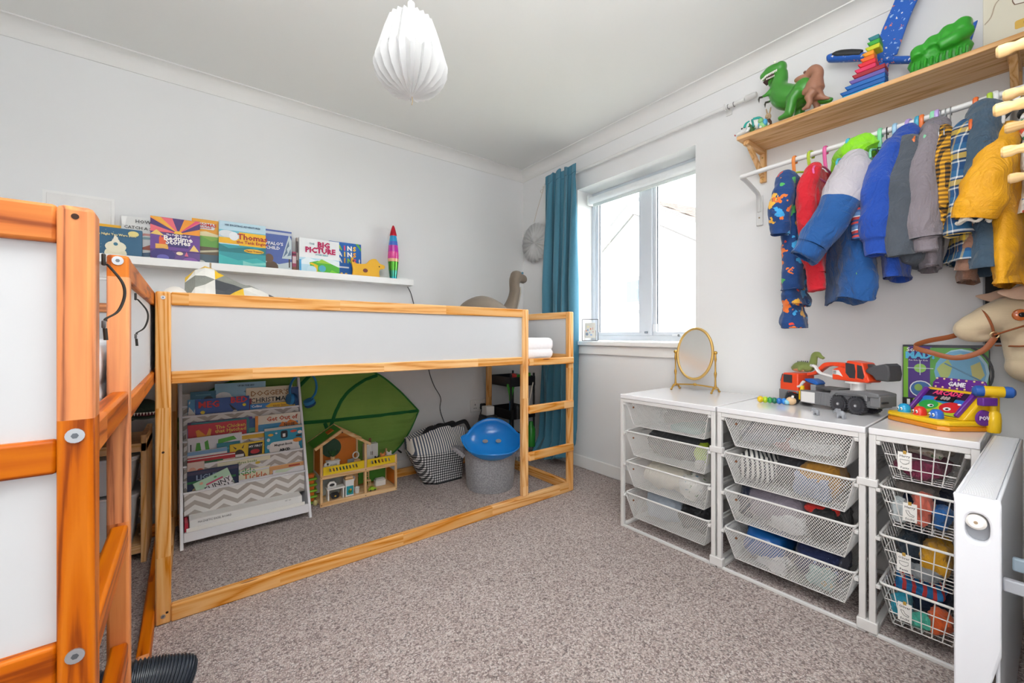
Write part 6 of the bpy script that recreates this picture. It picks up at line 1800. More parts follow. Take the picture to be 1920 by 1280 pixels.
B().tube([(.02, -.008, .012), (.05, -.016, .014), (.075, -.014, .014)], [.008, .012, .008], 8, fab('#d59a70', .6, 200)).ob('belly', dd)
sp_ = B()
for k in range(6):
    x = .030 + k * .010
    sp_.cyl((x, 0, .048 + .003 * (k > 1)), (x + .002, 0, .058 + .003 * (k > 1)), .004, .0008, 5, pm('#2a2a24', .7))
sp_.ob('back_spikes', dd)['kind'] = 'stuff'
# ------------------------------------------------------------------ globe kit box standing by the wall
bx_ = thing('science_box', 'purple and green science kit box with a globe picture', 'box', (2.285, .386, .6975), URZ + .01)
BWx, BHx = .232, .272
B().box((0, 0, 0), (BWx, .035, BHx), pm('#1f2430', .35, .05, 20)).ob('carton', bx_, bev=.001)
flat_art(bx_, [('r', .01, .0, .08, .97, '#79b82f'), ('r', .07, .02, .36, .98, '#4f2f86'), ('r', .34, .02, .99, .96, '#5fa84a'), ('e', .70, .63, .30, .32, '#b8dcec'), ('e', .68, .62, .29, .31, '#79b7dc'), ('p', [(.46, .72), (.55, .8), (.6, .70), (.57, .58), (.5, .48), (.46, .56), (.42, .66)], '#b7c77a'), ('p', [(.8, .72), (.9, .78), (.95, .6), (.88, .5), (.82, .56)], '#c9c47a'), ('p', [(.55, .84), (.7, .88), (.78, .83), (.65, .8)], '#d9cf96'), ('p', [(.5, .74), (.52, .75), (.97, .50), (.96, .48)], '#5f8fb4'), ('p', arc(.68, .62, .34, -1.0, 1.2, 12, .36) + arc(.68, .62, .37, 1.2, -1.0, 12, .39), '#2b2d33'), ('e', .22, .66, .075, .065, '#8fc45a'), ('r', .06, .655, .38, .665, '#cfd6d9'), ('r', .215, .56, .225, .77, '#cfd6d9'), ('e', .23, .36, .14, .12, '#e9ecef'), ('e', .23, .36, .125, .107, '#3f6fae'), ('e', .2, .38, .05, .05, '#8fb75a'), ('e', .29, .34, .04, .05, '#c9b870'), ('r', .0, .0, .40, .22, '#121417'), ('e', .16, .20, .03, .022, '#8fc43a'), ('e', .24, .215, .035, .018, '#a7d23f')], (0, 0, 0), (1, 0, 0), (0, 0, 1), (0, -1, 0), BWx, BHx)
XW_ = lambda x, z: axes((x * BWx, -.0075, z * BHx), (1, 0, 0), (0, 0, 1), (0, -1, 0))
txt('Science', .021, pm('#f2f2f4', .5), bx_, XW_(.19, .93), 'title', bold=.0006)
txt('MAD!', .034, pm('#5fc4ee', .5), bx_, XW_(.22, .845), 'title', bold=.002)
txt('Fun Kits for Kids', .008, pm('#f2f2f4', .5), bx_, XW_(.2, .775), 'title')
txt('Li', .052, pm('#f4f5f6', .5), bx_, XW_(.13, .12), 'title', bold=.002)
txt('OR', .016, pm('#f4f5f6', .5), bx_, XW_(.10, .03), 'title', bold=.0006)
# ------------------------------------------------------------------ arcade game with its mallet
AY, AO, AP = plas('#f4c514'), plas('#dd8a14'), plas('#6a2a96')
L_, F_ = V((2.035, .392, .6975)), V((1.904, .226, .6975))
aax = (F_ - L_).normalized()
ag = thing('arcade_game', 'yellow and purple toy whack arcade game on the narrow unit', 'toy', L_, math.atan2(aax.y, aax.x))
AWd, ADp = .212, .185
def aprism(nm, poly, z0, z1, m, bev=.004):
    return B().prism(poly, z0, z1, m).ob(nm, ag, bev=bev)
base = [(0, .012), (.012, 0), (AWd - .02, 0), (AWd, .02), (AWd, ADp), (0, ADp)]
aprism('orange_base', base, 0, .016, AO, .004)
aprism('yellow_deck', [(x * 1.0, y) for x, y in base], .016, .034, AY, .006)
side_prof = [(.068, .034), (ADp, .034), (ADp, .118), (ADp - .018, .122), (.140, .120)]
YZ = lambda x: axes((x, 0, 0), (0, 1, 0), (0, 0, 1), (1, 0, 0))
B().prism(side_prof, .008, AWd - .004, AY, YZ(0)).ob('yellow_cabinet', ag, bev=.005)
slope = V((0, .072, .086)).normalized()
nrm = V((0, -.086, .072)).normalized()
TS = lambda x, s, lift=.0: axes(V((x, .068, .034)) + slope * s + nrm * lift, (1, 0, 0), slope, nrm)
SW, SH = .150, .098
o_ = V((.030, .068, .034)) + slope * .006 + nrm * .0012
flat_art(ag, [('r', 0, 0, 1, 1, '#2f1640'), ('r', .02, .02, .98, .70, '#2a86b8'), ('p', [(.02, .3), (.4, .5), (.98, .34), (.98, .02), (.02, .02)], '#b7c92a'), ('e', .14, .62, .15, .09, '#2f7fd0'), ('e', .88, .56, .14, .12, '#2a6fd0'), ('e', .26, .34, .22, .20, '#2fa84a'), ('e', .76, .34, .24, .22, '#d8222a'), ('e', .36, .64, .09, .08, '#d83a3a'), ('e', .33, .30, .07, .06, '#f4f4f4'), ('e', .35, .30, .035, .035, '#1d1d1f'), ('e', .72, .26, .08, .07, '#f4f4f4'), ('e', .73, .25, .035, .035, '#1d1d1f'), ('r', .34, .56, .72, .76, '#141416'), ('e', .9, .5, .04, .035, '#f4f4f4')], o_, (1, 0, 0), slope, nrm, SW, SH, 'screen_print')
txt('ARCADE', .024, pm('#f0407a', .4), ag, TS(.105, .006 + SH * .87, .006), 'lettering', bold=.0008)
txt('888', .020, pm('#b9a8a8', .4), ag, TS(.110, .006 + SH * .66, .0062), 'lettering', bold=.0008)
for x in (.020, AWd - .032):
    B().prism([(0, 0), (.010, 0), (.012, .100), (-.002, .100)], 0, .014, AP, TS(x, .006, 0)).ob('side_fin', ag, bev=.003)
sg = B()
sg.T = axes((.020, .162, .118), (1, 0, 0), (0, .2, .98), (0, -.98, .2))
sg.prism([(0, 0), (.172, 0), (.174, .020), (.160, .040), (.012, .040), (-.002, .020)], 0, .010, AP)
sg.ob('sign_board', ag, bev=.002)
txt('GAME', .021, pm('#f6f1f8', .4), ag, axes((.106, .151, .139), (1, 0, 0), (0, .2, .98), (0, -.98, .2)), 'lettering', bold=.0008)
for k in range(7):
    for zz in (.005, .035):
        c = V((.020, .162, .118)) + V((.012 + k * .0245, 0, 0)) + V((0, .2, .98)) * zz + V((0, -.98, .2)) * .010
        B().ell(c, .0035, 8, 6, pm('#f2d9a0', .3)).ob('sign_bulb', ag)
for dx in (.020, .142):
    B().box((dx + .012, .150, .138), (dx + .026, .1512, .1395), pm('#f6f1f8', .4)).ob('sign_dash', ag)
for k, c in enumerate(('#2aa6d8', '#e23a2a', '#2f6fd0')):
    x = .042 + k * .058
    m = B().lathe([(.018, 0), (.018, .014), (.016, .022), (.010, .029), (.001, .031)], 20, o=(x, .032, .033), m=plas(c)).ob('whack_button', ag)
    for d in (-.006, .006):
        B().ell((x + d, .0155, .046), (.0045, .002, .006), 8, 6, pm('#f4f4f4', .3)).ell((x + d, .0138, .045), (.002, .001, .0028), 8, 6, pm('#222', .3)).ob('button_eye', m)
B().lathe([(.001, 0), (.026, 0), (.024, .006), (.001, .007)], 22, o=(AWd, .125, .045), m=AP, axis='x').ob('round_badge', ag)
txt('POW', .017, pm('#f4e9f6', .4), ag, axes((AWd + .0078, .125, .045), (0, 1, 0), (0, 0, 1), (1, 0, 0)), 'lettering', bold=.0006)
B().box((AWd, .104, .086), (AWd + .020, .150, .112), AP).ob('mallet_clip', ag, bev=.003)
ml = thing('toy_mallet', 'yellow toy mallet with blue ends beside the arcade game', 'toy', (2.020, .128, .6975), -1.25)
B().lathe([(.001, .0), (.0145, .0), (.017, .006), (.018, .04), (.016, .062), (.009, .07), (.009, .118), (.001, .118)], 20, m=AY).ob('handle', ml)
B().lathe([(.0165, -.024), (.0175, -.02), (.0175, .02), (.0165, .024)], 20, o=(0, 0, .130), m=AY, axis='x').ob('head', ml)
for s in (-1, 1):
    pr_ = [(.0175, s * .022), (.0185, s * .030), (.017, s * .040), (.010, s * .046), (.001, s * .0475)]
    B().lathe(pr_ if s > 0 else pr_[::-1], 20, o=(0, 0, .130), m=plas('#2a62b8', .4), axis='x').ob('blue_cap', ml)
# ------------------------------------------------------------------ pine wall shelf, rail and clothes
SZ = 1.978
ps = thing('wall_shelf', 'long pine wall shelf on brackets holding toys above the clothes rail', 'shelf', (2.10, .955, 1.960))
B().box((0, -1.02, 0), (.236, 0, .018), spine(1)).ob('shelf_board', ps, bev=.002)
for y in (-.045, -.875):
    bk_ = spine(2)
    B().box((.216, y, -.165), (.236, y + .028, 0), bk_).ob('bracket_leg', ps, bev=.003)
    B().box((.03, y, -.022), (.216, y + .028, 0), spine(0)).ob('bracket_arm', ps, bev=.003)
    B().prism([(.055, -.022), (.085, -.022), (.216, -.118), (.216, -.145)], -(y + .024), -(y + .004), spine(0), axes((0, 0, 0), (1, 0, 0), (0, 0, 1), (0, -1, 0))).ob('bracket_brace', ps, bev=.002)
    for z in (-.15, -.04):
        B().cyl((.214, y + .014, z), (.2155, y + .014, z), .004, n=10, m=pm('#b89a5a', .4, metal=.5)).ob('screw', ps)
RAIL = pm('#e4e4e3', .3, .02, 12)
rl = thing('clothes_rail', 'white metal clothes rail fixed to the wall below the pine shelf', 'rail', (2.08, .925, 1.768))
B().tube([(0, 0, 0), (0, -.30, .008), (0, -.78, .020), (0, -.90, .022)], .0105, 12, RAIL).ob('rail_tube', rl)
for y in (.0, -.84):
    B().tube(spl([(0, y, 0), (.06, y + .004, -.004), (.16, y + .010, -.022), (.215, y + .014, -.032), (.244, y + .018, -.06), (.248, y + .018, -.12)], 5), .0105, 10, RAIL, flat=(1.0, 1.0)).ob('rail_arm', rl)
    B().box((.246, y + .002, -.19), (.256, y + .034, -.035), RAIL).ob('wall_plate', rl, bev=.003)
    for z in (-.10, -.15):
        B().cyl((.2445, y + .018, z), (.246, y + .018, z), .004, n=10, m=pm('#8f7f60', .4, metal=.5)).ob('screw', rl)
def rail_z(y):
    return 1.768 + .022 * min(1, max(0, (.925 - y) / .9))
HG = 'coat hangers on the white rail'
def hanger(label, y, hexc, rz=0, half=.145, drop=.115, wire=False, dy=0):
    """hook over the rail and a triangular frame across it"""
    t = thing('coat_hanger', label, 'hanger', (2.08, y, rail_z(y)), rz, HG)
    m = plas(hexc) if not wire else pm(hexc, .3, metal=.8)
    r = .0045 if not wire else .0018
    g = .0105 + r
    hook = spl([(g * .9, 0, -.012), (g, 0, .002), (g * .7, 0, g * .75), (0, 0, g), (-g * .75, 0, g * .65), (-g, 0, -.006), (-g * .8, 0, -.03), (-.004, 0, -.06), (0, 0, -.075)], 4)
    B().tube(hook, [(r * 1.5, r) if not wire else r] * len(hook), 8, m).ob('hook', t)
    fr = [(0, 0, -.072), (half * .5, 0, -.082), (half * .92, 0, -.100), (half, 0, -.112), (half * .97, 0, -.128), (half * .85, 0, -.134), (0, 0, -.134), (-half * .85, 0, -.134), (-half * .97, 0, -.128), (-half, 0, -.112), (-half * .92, 0, -.100), (-half * .5, 0, -.082)]
    B().tube(fr, r * .95, 8, m, closed=True).ob('frame', t)
    return t
CG = 'children clothes on the hangers'
def garment(name, label, y, rz, parts, cat='clothes'):
    t = thing(name, label, cat, (2.08, y, rail_z(y)), rz, CG)
    for nm, b, kw in parts:
        o = b.ob(nm, t, **kw)
        if 'bev' not in kw:
            q = o.modifiers.new('sub', 'SUBSURF')
            q.levels = q.render_levels = 1
            q = o.modifiers.new('folds', 'DISPLACE')
            q.texture = FOLD
            q.texture_coords = 'GLOBAL'
            q.strength = .026
            q.mid_level = .5
    return t
def cloth_body(ztop, length, half, thick, mats, seed=0, neck=.045, flare=1.0, cx=0, shoulder=.055, folds=1.0, hem=0, open_=False):
    """a hanging body: rings from neck to hem; mats = [(z_limit, material)] from the top down"""
    r = random.Random(seed)
    p = [r.uniform(0, 6) for _ in range(5)]
    b = B()
    n = 36
    rows = 26
    rings = []
    zs = []
    for i in range(rows + 1):
        v = i / rows
        d = v * length
        s = min(1, d / shoulder) if shoulder else 1
        hx = neck + (half - neck) * math.sin(s * PI / 2) if s < 1 else half * (1 + (flare - 1) * (d - shoulder) / max(.01, length - shoulder))
        ty = thick * (.55 + .45 * min(1, d / .12))
        ring = []
        for j in range(n):
            a = 2 * PI * j / n
            ca, sa = math.cos(a), math.sin(a)
            k = 1 + folds * v * (.14 * math.sin(5 * a + p[0] + 2 * v) + .10 * math.sin(9 * a + p[1] - 3 * v))
            x = hx * math.copysign(abs(ca) ** .85, ca)
            yy = ty * math.copysign(abs(sa) ** .8, sa) * k
            x += .008 * folds * v * math.sin(7 * v + p[2])
            yy += .010 * folds * v * math.sin(5 * v + p[3] + x * 12)
            ring.append(V((cx + x, yy, ztop - d + hem * .012 * math.sin(a * 3 + p[4]) * v ** 6)))
        rings.append(ring)
        zs.append(d)
    for i in range(rows):
        d = (zs[i] + zs[i + 1]) / 2
        m = next((mm for lim, mm in mats if d <= lim), mats[-1][1])
        b.rings([rings[i], rings[i + 1]], cap0=(i == 0), cap1=False, m=m)
    inner = [V((cx + (q.x - cx) * .93, q.y * .86, q.z + .004)) for q in rings[-1]]
    deep = [V((cx + (q.x - cx) * .85, q.y * .6, q.z + .05)) for q in rings[-1]]
    b.rings([rings[-1], inner, deep], cap0=False, cap1=True, m=mats[-1][1])
    return b
def sleeve(pts, radii, mats, seed=0, cuff=None, wob=.10):
    """tube through pts; mats [(fraction, material)]; cuff = (length, radius scale, material)"""
    r = random.Random(seed)
    if len(pts) > 2 and pts[0][2] > pts[-1][2] and abs(pts[0][0]) > .08:
        pts = [(pts[0][0] * .45, pts[0][1], pts[0][2] + .022)] + list(pts)
        radii = [radii[0] * .55] + list(radii)
    q = spl([p + (rr,) for p, rr in zip(pts, radii)], 7)
    b = B()
    n = 18
    rings = []
    u = None
    ph = [r.uniform(0, 6) for _ in range(3)]
    for i, pp in enumerate(q):
        a_, b_ = V(q[max(0, i - 1)][:3]), V(q[min(len(q) - 1, i + 1)][:3])
        d = (b_ - a_).normalized()
        u = frame_from(d)[0] if u is None else (u - d * u.dot(d)).normalized()
        w_ = d.cross(u)
        t = i / (len(q) - 1)
        ring = []
        for j in range(n):
            a = 2 * PI * j / n
            k = pp[3] * (1 + wob * (.5 * math.sin(3 * a + ph[0] + 6 * t) + .5 * math.sin(t * 17 + ph[1] + 2 * a) * (t > .1)))
            ring.append(V(pp[:3]) + u * math.cos(a) * k + w_ * math.sin(a) * k)
        rings.append(ring)
    L = len(rings) - 1
    for i in range(L):
        f = (i + .5) / L
        m = next((mm for lim, mm in mats if f <= lim), mats[-1][1])
        b.rings([rings[i], rings[i + 1]], cap0=(i == 0), cap1=False, m=m)
    c = V(q[-1][:3])
    d = (V(q[-1][:3]) - V(q[-2][:3])).normalized()
    if cuff:
        L_, sc, cm = cuff
        r0 = [c + (p - c) * sc for p in rings[-1]]
        r1 = [p + d * L_ for p in r0]
        r2 = [c + d * L_ + (p - c - d * L_) * .8 for p in r1]
        r3 = [p - d * L_ * .8 for p in r2]
        b.rings([rings[-1], r0, r1, r2, r3], cap0=False, cap1=True, m=cm)
    else:
        r2 = [c + (p - c) * .85 for p in rings[-1]]
        r3 = [p - d * .03 for p in r2]
        b.rings([rings[-1], r2, r3], cap0=False, cap1=True, m=mats[-1][1])
    return b
KW = dict(ang=75)
# --- fleece all-in-one with dinosaur shapes
DINO = spots_mat('dino_fleece', '#163f78', ['#e8742a', '#3fa0d8', '#d8402f', '#4fae5a', '#f0b43a', '#e8742a', '#3fa0d8'], 17, .30)
DN = cfab('#1a4a86', 140)
hanger('orange hanger at the left end of the rail', .700, '#e8873a')
garment('dinosaur_onesie', 'blue fleece all-in-one with colourful dinosaurs, leftmost on the rail', .697, .12, [
    ('body', cloth_body(-.075, .50, .115, .045, [(9, DINO)], 1, .04, 1.05, folds=.8), KW),
    ('sleeve', sleeve([(-.105, .012, -.115), (-.135, .02, -.20), (-.140, .026, -.29), (-.138, .028, -.345)], [.040, .042, .040, .034], [(9, DINO)], 2), KW),
    ('sleeve', sleeve([(.105, 0, -.115), (.135, 0, -.20), (.14, 0, -.33)], [.038, .038, .034], [(9, DINO)], 3), KW),
    ('hem_fold', cloth_body(-.555, .085, .108, .052, [(9, DINO)], 4, .10, 1.0, shoulder=.02, cx=-.005), KW),
    ('trouser_leg', cloth_body(-.60, .135, .075, .045, [(9, DINO)], 5, .07, .92, cx=-.035, shoulder=.02, folds=.6), KW)])
# --- red sweatshirt on lime hanger
RD_ = cfab('#cf1a2b', 150)
hanger('lime hanger second from the left, frame showing', .640, '#b5cc3a', -.32)
garment('red_sweatshirt', 'red sweatshirt between the dinosaur onesie and the padded jacket', .612, .10, [
    ('body', cloth_body(-.075, .42, .12, .030, [(9, RD_)], 11), KW),
    ('sleeve', sleeve([(-.105, .0, -.11), (-.13, .020, -.22), (-.118, .010, -.35), (-.112, -.008, -.52)], [.030, .036, .036, .034], [(9, RD_)], 12, (.075, .92, RD_)), KW),
    ('sleeve', sleeve([(.105, 0, -.11), (.13, 0, -.30), (.125, 0, -.48)], [.036, .036, .032], [(9, RD_)], 13), KW)])
# --- padded jacket with lime hood
LGY, BLU, LIM, NAV = cfab('#b9b4bb', 40), cfab('#17508f', 40), cfab('#8fe01f', 60), cfab('#123a6e', 40)
hanger('pink hanger third from the left', .588, '#e0609f')
garment('padded_jacket', 'grey and blue padded jacket with lime green hood lining', .505, .50, [
    ('body', cloth_body(-.10, .535, .145, .060, [(.23, LGY), (9, BLU)], 21, .06, 1.12, folds=.7, hem=1, cx=.01), KW),
    ('sleeve', sleeve([(-.105, .015, -.135), (-.135, .055, -.24), (-.150, .110, -.35), (-.150, .160, -.43)], [.062, .066, .060, .058], [(.58, LGY), (9, BLU)], 22, (.055, .95, BLU), .06), KW),
    ('sleeve', sleeve([(.115, 0, -.13), (.145, 0, -.27), (.14, 0, -.47)], [.055, .055, .05], [(.4, LGY), (9, BLU)], 23), KW),
    ('hood', sleeve([(-.045, -.055, -.065), (-.015, -.03, -.035), (.04, .0, -.045), (.09, .01, -.09)], [.040, .048, .046, .03], [(9, LIM)], 24, None, .22), KW),
    ('collar_lining', B().tube(spl([(-.10, -.05, -.10), (-.085, -.085, -.17), (-.06, -.095, -.25), (-.04, -.08, -.32)], 6), [.034, .036, .037, .038, .038, .038, .037, .036, .034, .032, .03, .028, .026, .024, .022, .02, .017, .013, .008], 12, LIM, flat=(1.0, .55)), KW),
    ('hood_back', sleeve([(.03, -.08, -.06), (.05, -.075, -.14), (.06, -.05, -.26)], [.050, .060, .045], [(9, BLU)], 25, None, .1), KW),
    ('zip_flap', B().box((-.135, -.02, -.60), (-.118, .02, -.53), LIM), dict(bev=.004))])
hanger('turquoise hanger above the lime hood', .512, '#3fb4cc')
# --- thin tartan shirt edge
TAR = NT('tartan_red')
tx = TAR.xyz()
c1 = TAR.math('FRACT', TAR.math('DIVIDE', tx[2], .05))
TARM = TAR.fin(TAR.ramp(c1, [(0, '#b23c3c'), (.2, '#d9dde4'), (.28, '#5f86b8'), (.55, '#3f5f96'), (.7, '#c94a4a'), (.85, '#2f4472')], 'CONSTANT'), .9)
hanger('mint hanger left of the royal blue sweatshirt', .414, '#7fd0a0')
hanger('black wire hanger beside the mint one', .394, '#2a2a2c', wire=True)
garment('tartan_shirt', 'thin red and blue tartan shirt behind the royal blue sweatshirt', .428, .12, [
    ('body', cloth_body(-.10, .34, .13, .016, [(9, TARM)], 31, .05), KW),
    ('sleeve', sleeve([(-.115, .012, -.15), (-.135, .030, -.26), (-.138, .036, -.42)], [.022, .024, .02], [(9, TARM)], 32), KW)])
# --- royal blue sweatshirt
RB = cfab('#1747a6', 170)
RBR = stripes_mat('blue_rib', '#1a56b4', '#144896', .006, 1, .5, 0)
hanger('pale blue hanger holding the royal blue sweatshirt', .372, '#9cc8e4')
garment('blue_sweatshirt', 'royal blue sweatshirt with ribbed cuff', .368, .10, [
    ('body', cloth_body(-.085, .48, .125, .034, [(9, RB)], 41, .05, folds=.7), KW),
    ('sleeve', sleeve([(-.11, .0, -.11), (-.140, .030, -.21), (-.150, .036, -.33), (-.146, .038, -.43)], [.040, .050, .051, .047], [(9, RB)], 42, (.065, .86, RB), .05), KW),
    ('sleeve', sleeve([(.11, 0, -.12), (.14, 0, -.28), (.135, 0, -.46)], [.045, .045, .04], [(9, RB)], 43), KW),
    ('hood', sleeve([(-.06, -.03, -.09), (0, -.02, -.055), (.07, -.01, -.08)], [.040, .048, .042], [(9, RB)], 44, None, .1), KW)])
# --- dark grey puffer
GP = cfab('#4c535c', 30)
hanger('lilac hanger with its frame hanging in front of the grey puffer', .334, '#b49ad8', -.30, .145)
pf = B()
for k in range(6):
    pf.rings([[V(((.118 + .012 * math.sin(t * PI)) * math.copysign(abs(math.cos(a)) ** .8, math.cos(a)), (.052 * (1 if k else .8)) * (.72 + .28 * math.sin(t * PI)) * math.copysign(abs(math.sin(a)) ** .85, math.sin(a)), -.12 - (k + t) * .068 + .006 * math.sin(a * 4 + k))) for a in [2 * PI * j / 32 for j in range(32)]] for t in (0, .2, .5, .8, 1)], cap0=(k == 0), cap1=(k == 5), m=GP)
garment('grey_puffer', 'dark grey quilted puffer jacket in the middle of the rail', .318, .12, [
    ('body', pf, KW),
    ('sleeve', sleeve([(-.10, .012, -.12), (-.128, .030, -.22), (-.138, .036, -.36), (-.130, .030, -.50)], [.045, .052, .055, .048], [(9, GP)], 52, None, .14), KW),
    ('collar', sleeve([(-.07, -.01, -.10), (0, -.01, -.085), (.07, -.01, -.10)], [.032, .036, .032], [(9, cfab('#2b2f36', 60))], 53), KW)])
# --- mauve grey sweatshirt
MV = cfab('#857d84', 170)
hanger('orange hanger in the middle cluster', .300, '#e8742a')
hanger('teal hanger behind the orange one in the middle cluster', .312, '#2f9fc0')
garment('grey_sweatshirt', 'mauve grey sweatshirt with gathered cuff', .278, .10, [
    ('body', cloth_body(-.085, .46, .12, .026, [(9, MV)], 61, .05, folds=.7), KW),
    ('sleeve', sleeve([(-.11, -.002, -.11), (-.138, .012, -.22), (-.148, .014, -.35), (-.143, .010, -.45)], [.036, .042, .046, .043], [(9, MV)], 62, (.05, .72, MV), .07), KW),
    ('hood', sleeve([(-.08, -.02, -.10), (-.02, -.01, -.055), (.06, 0, -.08)], [.032, .040, .036], [(9, cfab('#77717a', 170))], 63, None, .12), KW)])
# --- yellow and black check shirt, knotted
CK = NT('yellow_check')
kx, ky, kz = CK.xyz()[:3]
f_ = lambda v, p: CK.math('GREATER_THAN', CK.math('FRACT', CK.math('DIVIDE', v, p)), .5)
CKM = CK.fin(CK.ramp(CK.math('MULTIPLY', CK.math('ADD', f_(CK.math('ADD', kx, CK.math('MULTIPLY', ky, .8)), .016), f_(kz, .014)), .5), [(0, '#dda42c'), (.4, '#8a6222'), (.9, '#22201f')], 'CONSTANT'), .9)
hanger('lilac hanger over the check shirt', .262, '#b49ad8')
hanger('mint hanger beside the lilac one over the check shirt', .272, '#86d3a8', .0)
garment('check_shirt', 'mustard and black check shirt with a knotted front', .240, .04, [
    ('body', cloth_body(-.085, .30, .118, .020, [(9, CKM)], 71, .045), KW),
    ('sleeve', sleeve([(-.11, 0, -.11), (-.138, .004, -.22), (-.142, .002, -.34), (-.138, 0, -.39)], [.026, .030, .030, .016], [(9, CKM)], 72), KW),
    ('knot', B().ell((-.138, .0, -.395), (.022, .024, .02), 12, 8, CKM).ell((-.142, -.024, -.418), (.012, .020, .028), 10, 8, CKM, R=Mx.Rotation(.6, 3, 'X')), dict(ang=75))])
# --- blue and yellow plaid
PD = NT('blue_yellow_plaid')
qx, qy, qz = PD.xyz()[:3]
hz_ = PD.math('FRACT', PD.math('DIVIDE', qz, .085))
vt_ = PD.math('FRACT', PD.math('DIVIDE', PD.math('ADD', qx, qy), .06))
base_ = PD.ramp(hz_, [(0, '#1c4a7c'), (.28, '#cfd6d9'), (.34, '#1b2f4f'), (.42, '#d9b63a'), (.62, '#1b2f4f'), (.68, '#d9dcdc'), (.76, '#2f6a94')], 'CONSTANT')
vert_ = PD.ramp(vt_, [(0, '#16365e'), (.40, '#dfe2e0'), (.46, '#2a5a86'), (.72, '#c9a838'), (.86, '#1b2f4f')], 'CONSTANT')
PD.bump(PD.noise(PD.coord(), 160, 2)[0], .4, .003)
PDM = PD.fin(PD.mix(.42, base_, vert_), .9)
for i, y in enumerate((.252, .240, .228)):
    hanger(['bare wire hook nearest the lilac hanger', 'middle bare wire hook of three', 'bare wire hook nearest the plaid shirt'][i], y, '#a9abae', wire=True)
garment('plaid_shirt', 'blue and yellow plaid flannel shirt hanging long', .196, .06, [
    ('body', cloth_body(-.085, .45, .125, .034, [(9, PDM)], 81, .045, 1.05), KW),
    ('sleeve', sleeve([(-.112, .0, -.11), (-.135, .004, -.22), (-.145, .006, -.34), (-.145, .008, -.46)], [.024, .027, .030, .034], [(9, PDM)], 82), KW)])
# --- slate puffer with stand-up hood
SL = cfab('#41576a', 26)
hanger('orange hanger carrying the slate blue puffer', .170, '#ea6a22')
garment('slate_puffer', 'slate blue puffer jacket with stand-up hood left of the yellow coat', .150, .05, [
    ('body', cloth_body(-.11, .46, .125, .046, [(9, SL)], 91, .06, 1.15), KW),
    ('hood', sleeve([(-.13, .0, -.16), (-.085, .0, -.085), (.0, -.004, -.055), (.08, 0, -.09)], [.028, .042, .044, .04], [(9, SL)], 92, None, .14), KW),
    ('sleeve', sleeve([(-.10, .0, -.14), (-.125, .008, -.25), (-.115, .014, -.36)], [.045, .048, .044], [(9, SL)], 93, None, .14), KW)])
# --- brown coat hem below
BRN = cfab('#8a6552', 120)
garment('brown_coat', 'tan brown jersey whose hem hangs below the plaid shirt', .180, .05, [
    ('body', cloth_body(-.10, .50, .10, .020, [(9, BRN)], 95, .045, 1.0), KW),
    ('sleeve', sleeve([(-.09, .0, -.12), (-.11, -.010, -.35), (-.105, .0, -.50), (-.10, .01, -.57)], [.024, .024, .026, .026], [(9, BRN)], 96), KW)])
# --- yellow raincoat nearest
YC = cfab('#eba708', 200, .5, .6, .05)
FUR = cfab('#e9e2d6', 300)
hanger('lime hanger holding the yellow coat', .140, '#b2d43a', .10, .12)
garment('yellow_coat', 'mustard yellow rain coat nearest the right edge', .094, -.05, [
    ('body', cloth_body(-.125, .50, .14, .030, [(9, YC)], 101, .05, 1.16, shoulder=.09, folds=.5), KW),
    ('sleeve', sleeve([(-.09, .006, -.16), (-.15, .026, -.27), (-.170, .046, -.37), (-.168, .058, -.42)], [.034, .050, .056, .050], [(9, YC)], 102, None, .05), KW),
    ('fleece_cuff', B().tube([V((-.167, .060, -.428)) + V((.034 * math.cos(a), .034 * math.sin(a), .010 * math.sin(5 * a))) for a in [2 * PI * i / 20 for i in range(20)]], [.007 + .004 * math.sin(i * 2.3) for i in range(20)], 8, FUR, closed=True), KW),
    ('sleeve', sleeve([(.10, 0, -.16), (.15, 0, -.28), (.15, 0, -.44)], [.045, .05, .045], [(9, YC)], 103), KW)])
garment('printed_top', 'white printed top with coloured spots at the far right of the rail', .060, -.05, [
    ('body', cloth_body(-.085, .33, .115, .014, [(9, spots_mat('printed_cotton', '#e9e6e2', ['#d9583a', '#3f8f6a', '#3f6fae', '#e0a53a'], 30, .22))], 111, .045), KW),
    ('collar', sleeve([(-.06, -.004, -.088), (0, 0, -.078), (.06, .0, -.088)], [.014, .016, .014], [(9, cfab('#26282c', 120))], 112), KW)])
hanger('white hanger at the far right of the rail', .128, '#e6e6e4', .2, .12)
# --- black board on the wall behind the coats
bb_ = thing('black_board', 'tall black board with grey edge on the wall behind the yellow coat', 'board', (XW - .022, .172, .98))
B().box((0, -.19, 0), (.020, -.006, .42), pm('#1b1b1d', .7, .06, 40)).ob('board_face', bb_)
B().box((-.004, -.006, -.004), (.020, 0, .424), pm('#8d8f92', .4)).ob('board_edge', bb_, bev=.001)

# ------------------------------------------------------------------ toys on the pine shelf
# green toy dinosaur: local x runs to the right along the shelf, y towards the wall
GRD, GRL, CRM = plas('#3f8f2e', .3), plas('#7ab05a', .35), pm('#d9ddc9', .4)
tr = thing('green_dinosaur', 'large green plastic dinosaur with open toothy mouth on the pine shelf', 'toy', (2.150, .868, SZ), -PI / 2)
UPV = (0, 1, 0)
b = B()
b.tube(spl([(.088, 0, .262), (.088, 0, .225), (.080, 0, .185), (.088, 0, .150), (.115, 0, .118), (.150, 0, .105), (.185, 0, .100), (.215, 0, .078), (.25, 0, .045), (.285, 0, .03)], 5), [.024] * 3 + [.028, .029, .030, .032, .033, .034, .036, .038, .040, .043, .045, .047, .049, .051, .053, .054, .055, .055, .055, .055, .054, .053, .052, .051, .050, .049, .047, .044, .041, .038, .035, .032, .029, .027, .025, .022, .020, .018, .016, .014, .012, .010, .009, .008, .006], 14, GRD, up=UPV)
